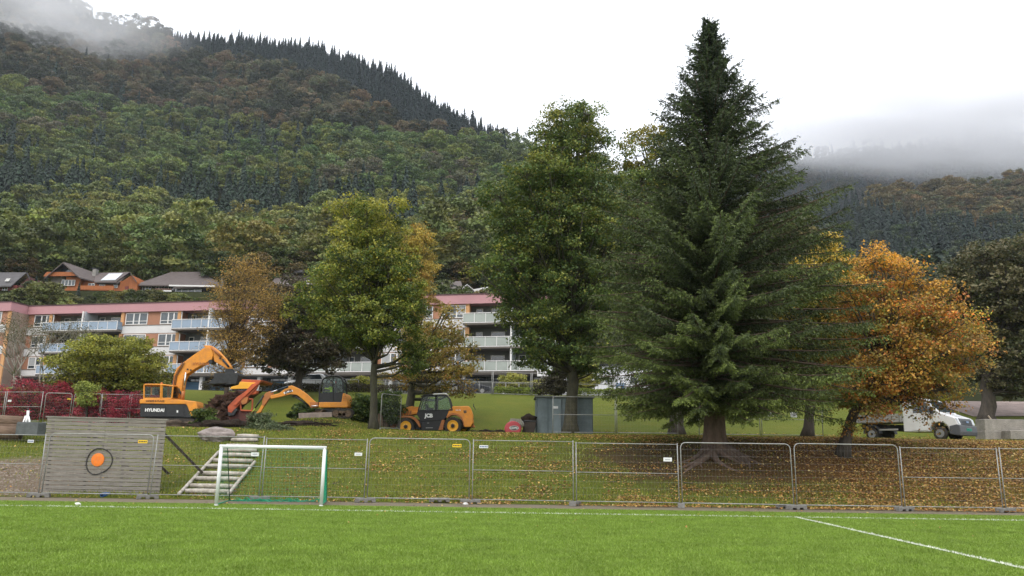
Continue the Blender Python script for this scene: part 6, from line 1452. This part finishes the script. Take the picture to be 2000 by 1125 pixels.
P_(r, 'front_fender', ORG2, c2((380, 585), (440, 570), (600, 580), (680, 620), (740, 690), (770, 790), (740, 800), (700, 730), (640, 650), (560, 610), (390, 605)), D, -.08, .5, bevel=.02)
P_(r, 'step_box', BLACKP, c2((765, 650), (1190, 650), (1190, 855), (800, 855), (770, 800)), D, .05, .5); P_(r, 'step', STEEL, c2((865, 800), (1000, 798), (1000, 812), (865, 814)), D, -.02, .06, bevel=0); P_(r, 'step_plate', STEEL, c2((890, 705), (930, 705), (930, 718), (890, 718)), D, .02, .055, bevel=0)
cb = P_(r, 'cab', BLACKP, c2((700, 500), (715, 470), (1300, 462), (1330, 470), (1260, 600), (1215, 650), (780, 680), (690, 545)), D, -.0, .98)
b = MB()
for y in (.02, .96):
    frame_ring(b, c2((718, 470), (800, 215), (860, 178), (1060, 165), (1270, 175), (1320, 230), (1385, 460)), D, y, .04)
    q0, q1 = at(*c2((1065, 170))[0], D), at(*c2((1065, 460))[0], D); b.bar(q0 + Vector((0, y, 0)), q1 + Vector((0, y, 0)), .045, None, 4)
    q0, q1 = at(*c2((910, 190))[0], D), at(*c2((800, 465))[0], D); b.bar(q0 + Vector((0, y, 0)), q1 + Vector((0, y, 0)), .025, None, 4)
for p_ in c2((718, 470), (800, 215), (1270, 175), (1385, 460)): q = at(*p_, D); b.bar(q, q + Vector((0, .96, 0)), .03, None, 6)
put(b, 'cab_frame', BLACKP, cb); P_(r, 'cab_roof', BLACKP, c2((750, 185), (830, 160), (1000, 148), (1010, 170), (830, 190)), D, -.05, 1.0, cb); P_(r, 'roof_hatch', WHITE, c2((1000, 148), (1040, 135), (1255, 128), (1300, 150), (1290, 172), (1240, 150), (1010, 162)), D, -.05, 1.0, cb)
P_(r, 'cab_window', CGL, c2((735, 462), (815, 215), (870, 185), (1050, 175), (1055, 455)), D, .0, .015, cb, 0); P_(r, 'cab_window', CGL, c2((1078, 178), (1265, 185), (1310, 235), (1372, 452), (1078, 455)), D, .0, .015, cb, 0); P_(r, 'cab_window', CGL, c2((735, 462), (815, 215), (1265, 185), (1372, 452)), D, .95, .965, cb, 0)
P_(r, 'seat', BLACKP, c2((840, 340), (890, 330), (905, 400), (1010, 420), (1000, 450), (850, 450)), D, .3, .7, cb); rod(r, 'steering_wheel', BLACKP, c2((1020, 345))[0], c2((1030, 430))[0], D, .03, cb, .5)
text('JCB', 'lettering', WHITE, cb, at(*c2((920, 577))[0], D - .01), .50, off=.06, ext=.01, label='white maker lettering on the black door'); text('541-70', 'lettering', WHITE, r, at(*c2((1500, 462))[0], D - .012), .30, off=.02, ext=.008, label='small model number lettering')
P_(r, 'filler_cap', MUD, c2((1600, 465), (1660, 460), (1665, 515), (1610, 520)), D, -.03, .02)
P_(r, 'boom', ORG, c2((330, 430), (480, 380), (560, 362), (600, 375), (720, 378), (705, 520), (560, 545), (440, 545), (360, 560), (330, 470)), D, .95, 1.4); P_(r, 'boom_head', ORG2, c2((335, 430), (385, 440), (330, 600), (290, 640), (240, 760), (200, 800), (140, 805), (80, 790), (105, 610), (140, 580), (190, 590), (240, 612)), D, .9, 1.35)
for k in range(3): P_(r, 'boom_rib', ORG2, c2((430 + 50 * k, 450), (455 + 50 * k, 450), (425 + 50 * k, 545), (400 + 50 * k, 545)), D, .92, .95, bevel=0)
P_(r, 'boom_cover', ORG, c2((560, 480), (695, 470), (690, 520), (570, 530)), D, .6, .95); P_(r, 'carriage', MUD, c2((-40, 560), (90, 600), (110, 800), (60, 870), (-30, 850)), D, .2, 2.0); P_(r, 'bucket', MUD, c2((-60, 520), (20, 560), (40, 780), (-10, 900), (-90, 860)), D, -.1, 2.2)
P_(r, 'rear_bumper', ORG2, c2((1745, 590), (1790, 600), (1795, 740), (1830, 790), (1760, 800)), D, .2, .8); b = MB(); q = at(*c2((1800, 370))[0], D + .3); b.bar(q, q + Vector((.12, 0, -.25)), .02); b.box(tuple(q), (.04, .1, .2)); put(b, 'mirror', BLACKP, r)
def hubp(x, y): q = at(*c2((x, y))[0], D); return (q.x, D, q.z)
rt = (at(*c2((1395, 610))[0], D).z - at(*c2((1395, 925))[0], D).z) / 2
for (x, y), D_ in (((478, 785), D - .12), ((1395, 768), D - .12), ((655, 792), D + 1.75), ((1530, 775), D + 1.75)):
    wheel(r, hubp(x, y), rt * 1.08, rt * .70, .42, YWH, D_)

# white flatbed truck, built square and turned
def xf(o_loc, yaw):
    c_, s_ = math.cos(yaw), math.sin(yaw)
    return lambda x, y, z: (o_loc[0] + x * c_ - y * s_, o_loc[1] + x * s_ + y * c_, o_loc[2] + z)
def side_prism(r, name, m, prof, y0, y1, T, parent=None, bevel=.02):
    b = MB(); b.prism(prof, y0, y1, T); return put(b, name, m, parent or r, False, bevel)
TP = at(1872, 866, 39.6); TP.z = gz(TP.x, TP.y) + .0
YAW = R(-52); T = xf((at(1892, 866, 39.4).x, 39.4, gz(TP.x, 40) + .0), YAW)   # x = forward from the front bumper, y = left
r = empty('flatbed_truck', T(-3, 0, 0), 'white flatbed truck parked nose right on the grass behind the orange tree', 'truck')
WP = mat('truck_white', (.74, .75, .76), .3, 0, .05, 1.5, spec=.6); GBP = mat('grey_bumper', (.085, .09, .10), .6, 0, .15, 4); ALB = mat('aluminium_bed', (.42, .41, .39), .5, .4, .2, 3)
HW = .98
body = side_prism(r, 'cab_body', WP, [(-.05, .42), (.0, .80), (-.12, 1.10), (-.80, 1.36), (-1.50, 2.04), (-1.72, 2.13), (-2.55, 2.15), (-2.70, 1.95), (-2.72, .42), (-1.42, .42), (-1.36, .66), (-1.18, .84), (-.92, .90), (-.66, .84), (-.5, .66), (-.46, .42)], -HW, HW, T, bevel=.05)
side_prism(r, 'bumper', GBP, [(.06, .22), (.10, .40), (.07, .72), (-.06, .78), (-.44, .70), (-.46, .30), (-.1, .22)], -HW - .02, HW + .02, T, bevel=.04)
side_prism(r, 'grille', GBP, [(.05, .72), (-.06, 1.08), (-.2, 1.08), (-.1, .72)], -.68, .68, T, bevel=.02)
for k in range(3): side_prism(r, 'grille_bar', DARKM, [(.055 - .028 * k, .76 + .085 * k), (.05 - .028 * k, .80 + .085 * k), (-.05, .80 + .085 * k), (-.05, .76 + .085 * k)], -.58, .58, T, bevel=0)
b = MB(); q = T(.045, 0, .90); b.box(q, (.03, .24, .09), YAW); put(b, 'emblem', mat('blue_badge', (.25, .35, .55), .3, .3), r)
for s_ in (-1, 1):
    b = MB(); b.prism([(.01, .78), (-.08, 1.06), (-.48, 1.22), (-.46, .92)], s_ * HW - .02 * s_ - .20  * (s_ > 0), s_ * HW + .015 * s_ + .20 * (s_ < 0), T); put(b, 'headlight', mat('headlight_glass', (.45, .48, .5), .1, .2, .1, 8), r, False, .01)
b = MB(); b.box(T(.10, .0, .52), (.025, .54, .12), YAW); npl = put(b, 'number_plate', mat('green_plate', (.02, .34, .24), .5), r); b = MB()
for k in range(6): b.box(T(.116, -.2 + .08 * k, .52), (.006, .05, .07), YAW)
put(b, 'plate_lettering', mat('dark_green_ink', (.01, .12, .09), .5), npl)
def onhood(x, y, dz=.012): return T(x, y, lerp(1.10, 1.36, (-.12 - x) / .68) + dz)
b = MB(); b.add([onhood(-.70, -.45), onhood(-.70, .45), onhood(-.76, .45), onhood(-.76, -.45)], [(0, 1, 2, 3)]); put(b, 'air_intake', BLACKP, r, normals=False)
for row_, (xx, n_) in enumerate(((-.42, 5), (-.28, 7))):
    b = MB()
    for k in range(n_): y = -.5 + 1.0 * (k + .2) / n_; b.add([onhood(xx, y), onhood(xx, y + .09), onhood(xx - .055, y + .09), onhood(xx - .055, y)], [(0, 1, 2, 3)])
    put(b, 'hood_lettering', mat('grey_ink', (.35, .35, .38), .6), r, normals=False)
b = MB(); b.add([T(-.86, -.86, 1.42), T(-.86, .86, 1.42), T(-1.46, .82, 2.00), T(-1.46, -.82, 2.00)], [(0, 1, 2, 3)]); b.v = [(v[0] + .02 * math.cos(YAW), v[1] + .02 * math.sin(YAW), v[2] + .01) for v in b.v]; put(b, 'windscreen', GLZ, r, normals=False)
for s_ in (-1, 1):
    b = MB(); b.prism([(-1.12, 1.42), (-1.58, 1.98), (-2.15, 2.0), (-2.15, 1.38)], s_ * (HW + .002), s_ * (HW + .012), T); put(b, 'side_window', GLZ, r)
    b = MB(); b.prism([(-1.46, .50), (-1.40, .74), (-1.16, .96), (-1.06, 1.34), (-2.2, 1.34), (-2.2, .5)], s_ * (HW + .004), s_ * (HW + .018), T); dr = put(b, 'door', WP, r, False, .008); b = MB(); b.box(T(-2.1, s_ * (HW + .03), 1.1), (.16, .03, .035), YAW); put(b, 'handle', GBP, dr)
    b = MB(); b.box(T(-1.15, s_ * (HW + .16), 1.48), (.12, .2, .34), YAW); put(b, 'mirror', BLACKP, r, False, .02)
# bed
side_prism(r, 'bed_floor', ALB, [(-2.80, .92), (-2.80, 1.02), (-5.35, 1.02), (-5.35, .92)], -1.05, 1.05, T)
for s_ in (-1, 1):
    for z_ in (1.02, 1.20): side_prism(r, 'side_board', ALB, [(-2.82, z_ + .01), (-2.82, z_ + .17), (-5.35, z_ + .17), (-5.35, z_ + .01)], s_ * 1.05, s_ * 1.01, T, bevel=.006)
    for x in (-2.84, -4.3, -5.34): b = MB(); b.box(T(x, s_ * 1.055, 1.2), (.06, .05, .42), YAW); put(b, 'bed_post', STEEL, r)
side_prism(r, 'tailboard', ALB, [(-5.34, 1.03), (-5.34, 1.39), (-5.39, 1.39), (-5.39, 1.03)], -1.04, 1.04, T)
b = MB()
for s_ in (-.95, -.3, .3, .95): b.bar(T(-2.78, s_, 1.02), T(-2.78, s_, 2.12), .03, None, 6)
for z_ in (1.5, 1.8, 2.1): b.bar(T(-2.78, -.95, z_), T(-2.78, .95, z_), .025, None, 6)
put(b, 'headboard', STEEL, r); side_prism(r, 'chassis', DARKM, [(-.7, .45), (-.7, .70), (-5.25, .92), (-5.25, .62), (-2.5, .42)], -.42, .42, T); side_prism(r, 'side_guard', ALB, [(-3.0, .50), (-3.0, .60), (-4.0, .60), (-4.0, .50)], -1.0, -.95, T)
def twheel(x, s_, dual=False):
    q0, q1 = Vector(T(x, s_ * (HW - .02), .33)), Vector(T(x, s_ * (HW - .26 - .2 * dual), .33)); b = MB(); ax_ = (q1 - q0).normalized()
    b.tube([q0 - ax_ * .0, q0 + ax_ * .04, q1 - ax_ * .04, q1], [.28, .335, .335, .28], 28); o = put(b, 'wheel', RUBBER, r); b = MB(); b.tube([q0 - ax_ * .012, q0 + ax_ * .01], [.20, .215], 24); put(b, 'rim', mat('wheel_silver', (.3, .3, .3), .4, .5), o)
    b = MB(); b.tube([q0 - ax_ * .03, q0], [.06, .075], 14); put(b, 'hub', DARKM, o)
for x in (-.92, -4.45):
    for s_ in (-1, 1): twheel(x, s_, x < -2)
for s_ in (-1, 1):
    b = MB(); arch = [(-4.45 + .46 * math.cos(t), .36 + .46 * math.sin(t)) for t in [math.pi * k / 10 for k in range(11)]]; arch2 = [(x, z) if i else (x, z) for i, (x, z) in enumerate([(-4.45 + .42 * math.cos(t), .36 + .42 * math.sin(t)) for t in [math.pi * k / 10 for k in range(11)]])]; b.prism(arch + arch2[::-1], s_ * .98, s_ * .68, T); put(b, 'mudguard', GBP, r)
b = MB(); q = Vector(T(-3.3, -.9, 1.42)); b.blob(tuple(q), (.16, .16, .17), 3, .3, 12, 8); o = b.build('orange_bag', mat('orange_red_plastic', (.65, .10, .04), .5), None, True); tag(o, 'orange red bag on the bed of the white truck', 'bag')

# cars on the upper road
def car(label, px, D, yaw, paint, L=4.2, hatch=True):
    q = on(px, D, .4); T = xf((q.x, D, pl(D, BASE) + .02), yaw); r = empty('parked_car', T(0, 0, 0), label, 'car'); h = L / 2
    side_prism(r, 'body', paint, [(h, .35), (h - .05, .72), (h - .95, .92), (-h + .55, .98), (-h + .08, .9), (-h, .4), (-h + .5, .28), (h - .5, .28)], -.85, .85, T, bevel=.06)
    side_prism(r, 'cabin', paint, [(h - 1.0, .92), (h - 1.75, 1.42), (-h + .9, 1.47), (-h + .25, .97)], -.74, .74, T, bevel=.08)
    for s_ in (-1, 1):
        b = MB(); b.prism([(h - 1.15, .95), (h - 1.75, 1.36), (-h + 1.0, 1.40), (-h + .75, .98)], s_ * .742, s_ * .752, T); put(b, 'side_window', GLZ, r)
        for x in (h - .8, -h + .78):
            q0, q1 = Vector(T(x, s_ * .86, .31)), Vector(T(x, s_ * .66, .31)); b = MB(); ax_ = (q1 - q0).normalized(); b.tube([q0, q0 + ax_ * .03, q1], [.27, .31, .31], 20); o = put(b, 'wheel', RUBBER, r); b = MB(); b.tube([q0 - ax_ * .01, q0], [.18, .2], 16); put(b, 'rim', STEEL, o)
        b = MB(); b.box(T(-h + .06, s_ * .68, .82), (.12, .2, .24), yaw); put(b, 'tail_light', mat('red_lens', (.5, .02, .02), .3), r, False, .02); b = MB(); b.box(T(h - .1, s_ * .62, .66), (.18, .3, .14), yaw); put(b, 'headlight', mat('headlight_glass', (.45, .48, .5), .1), r, False, .02)
    b = MB(); b.add([T(-h + .22, -.62, 1.0), T(-h + .22, .62, 1.0), T(-h + .82, .6, 1.40), T(-h + .82, -.6, 1.40)], [(0, 1, 2, 3)]); b.v = [(v[0] - .06 * math.cos(yaw), v[1] - .06 * math.sin(yaw), v[2] + .04) for v in b.v]; put(b, 'rear_window', GLZ, r, normals=False)
car('white hatchback with red tail light behind the boom of the small digger', 606, 64.2 + 3.6, R(172), WP)
car('dark car behind the railing at the garages', 915, 76, R(5), mat('dark_paint', (.03, .033, .04), .25, .2, .05, 2, spec=.6))
for nm, px, py, D in (('bigdig', 330, 840, 47.5), ('skip', 470, 830, 47), ('mini', 650, 817, 45.5), ('minibl', 625, 817, 44.8), ('loader', 795, 848, 46), ('loader2', 886, 848, 46), ('truck', 1760, 865, 42), ('truckf', 1880, 866, 39.4), ('cont', 1100, 850, 43)):
    q = at(px, py, D); print('GROUND', nm, round(q.x, 1), 'need', round(q.z, 2), 'is', round(gz(q.x, D), 2))
# ---------------------------------------------------------------- fallen leaves, grass blades, stones
g = np.random.default_rng(77)
def strew(name, N, x0, x1, y0, y1, dens, size, pal, label, lift=.02, upb=3.0, asp=.7, cat='fallen leaves'):
    xs = g.uniform(x0, x1, N * 4); ys = g.uniform(y0, y1, N * 4); P = []
    for x, y in zip(xs, ys):
        if len(P) >= N: break
        if rnd.random() < dens(x, y): P.append((x, y, gz(x, y) + lift))
    P = np.array(P); o = np_mesh(name, leaves(P, size, upb, None, asp, g), None, pick(pal, g, len(P)) * g.uniform(.75, 1.25, (len(P), 1)), LEAF); tag(o, label, cat, kind='stuff')
def dleaf(x, y):
    px = 1000 + x / y * FPX; a = pl(px, [(0, .03), (350, .05), (560, .08), (640, .17), (860, .2), (1000, .26), (1250, .45), (1450, .5), (1620, .9), (1900, 1.1), (2100, 1)])
    if y > 36: a *= pl(y, [(36, .6), (44, .22), (50, .05)])
    k = .5 + 1.7 * fnoise(x, y, 1.7, 5) + .7 * fnoise(x, y, .5, 8)
    if x > 9 and y < 37: k = .75 + .7 * fnoise(x, y, 1.7, 5) + .5 * fnoise(x, y, .5, 8)
    if ((x - 8.2) / 4.6) ** 2 + ((y - 30.6) / 2.6) ** 2 < 1: a *= .35
    return max(0.01, a * k)
LP = [(4, C(204, 168, 96, .9)), (3, C(184, 136, 78, .9)), (1.2, C(214, 190, 126, .85)), (3, C(134, 92, 54, .75)), (2, C(110, 76, 48, .75))]
strew('fallen_leaves', 150000, -26, 30, 25.0, 50, dleaf, .082, LP, 'yellow and brown autumn leaves scattered on the bank', lift=.045)
strew('leaves_on_turf', 260, -20, 22, 17, 24.6, lambda x, y: pl(y, [(17, .05), (23, .2), (24.5, 1)]), .07, LP, 'a few fallen leaves along the edge of the pitch', lift=.012)
# grass on the bank
def blades(name, N, x0, x1, y0, y1, mask, h, pal, label):
    xs = g.uniform(x0, x1, N); ys = y0 + (y1 - y0) * g.random(N) ** 1.25; z = np.array([gz(a, b_) for a, b_ in zip(xs, ys)]); m_ = np.array([mask(a, b_) for a, b_ in zip(xs, ys)]); k = g.random(N) < m_
    P = np.stack([xs, ys, z], 1)[k]; n = len(P); a = g.random(n) * 6.283; hh = h * g.uniform(.5, 1.4, n); w_ = np.stack([np.cos(a), np.sin(a), np.zeros(n)], 1) * .012; ln = g.normal(size=(n, 3)) * .35; ln[:, 2] = 1; ln *= hh[:, None]
    V = np.stack([P - w_, P + w_, P + ln * .6 + w_ * .7, P + ln], 1).reshape(-1, 3); o = np_mesh(name, V, None, pick(pal, g, n) * g.uniform(.7, 1.3, (n, 1)), LEAF); tag(o, label, 'grass', kind='stuff')
def mgrass(x, y):
    s_ = ((x - 8.6) / 5.2) ** 2 + ((y - 31.5) / 3.0) ** 2; t = ((x + 17.8) / 4.2) ** 2 + ((y - 28) / 2.4) ** 2; u = ((x + 7.6) / .0001) if False else 9
    v = .12 if s_ < 1 or t < 1 else 1
    if x > 12 and y < 36: v *= .4
    if ((x + 15.5) / 3.6) ** 2 + ((y - 45) / 4.5) ** 2 < 1: v = .1
    return v * (.55 + .9 * abs(fnoise(x, y, .8, 3)) + .5 * fnoise(x, y, 3, 6))
GP = [(3.5, C(132, 148, 50, .9)), (3, C(106, 124, 42, .9)), (3, C(158, 150, 68, .9)), (2, C(92, 98, 38, .9))]
blades('bank_grass', 260000, -27, 31, 25.8, 49.5, mgrass, .075, GP, 'rough grass growing on the bank')
# stones of the scree
b = MB()
for k in range(1500):
    x, y = -17.6 + g.normal() * 2.3, 27.9 + g.normal() * 1.1
    if 25.8 < y < 31: b.blob((x, y, gz(x, y)), tuple(g.uniform(.012, .05, 3) ** 1.0 * (1.2, 1, .6)), k, .6, 5, 3, 2)
o = b.build('scree_stones', mat('pale_stone', (.27, .225, .18), .9, 0, .35, 3), None, normals=False); tag(o, 'pale stones scattered on the gravelly slope left of the wooden wall', 'stones', kind='stuff')
b = MB()
for k in range(60):
    x, y = g.uniform(-22, 24), g.uniform(25.8, 33); a = g.random() * 6.3; L = g.uniform(.15, .6); b.bar((x, y, gz(x, y) + .03), (x + L * math.cos(a), y + L * math.sin(a) * .5, gz(x + L * math.cos(a), y + L * math.sin(a) * .5) + .04), .012, .006, 4)
o = b.build('twigs', BARK2, None, normals=False); tag(o, 'small twigs lying on the bank', 'twigs', kind='stuff')

# fibres of the artificial turf near the camera
N = 360000; ys = 9.6 + 14.1 * g.random(N) ** 1.15; xs = (g.random(N) - .5) * 2 * (ys * .72 + .5); a = g.random(N) * 6.283
hh = .032 * g.uniform(.6, 1.4, N); w_ = np.stack([np.cos(a), np.sin(a), np.zeros(N)], 1) * .006; ln = g.normal(size=(N, 3)) * .6; ln[:, 2] = 1; ln *= hh[:, None]; P = np.stack([xs, ys, np.zeros(N)], 1)
offl = np.ones(N, bool)
for A_, B_ in ((TL, TR), (A, B)) if False else ((TL, TR), (gnd(1556, 1010.8), gnd(2000, 1111))):
    d_ = np.array(B_) - np.array(A_); L_ = np.linalg.norm(d_); d_ /= L_; q = P[:, :2] - np.array(A_); t = q @ d_; c_ = np.abs(q[:, 0] * d_[1] - q[:, 1] * d_[0]); offl &= ~((c_ < .052) & (t > -.05))
n_ = N; on_l = ~offl
o = np_mesh('turf_fibres', np.stack([P - w_, P + w_, P + ln * .6 + w_ * .7, P + ln], 1).reshape(-1, 3), None, np.where(on_l[:, None], np.array([.8, .82, .74]), pick([(3, C(129, 155, 58, .9)), (2, C(115, 141, 48, .9)), (2, C(144, 168, 77, .9))], g, n_)) * g.uniform(.9, 1.1, (n_, 1)), LEAF); tag(o, 'short green plastic fibres of the artificial turf', 'turf', kind='stuff')
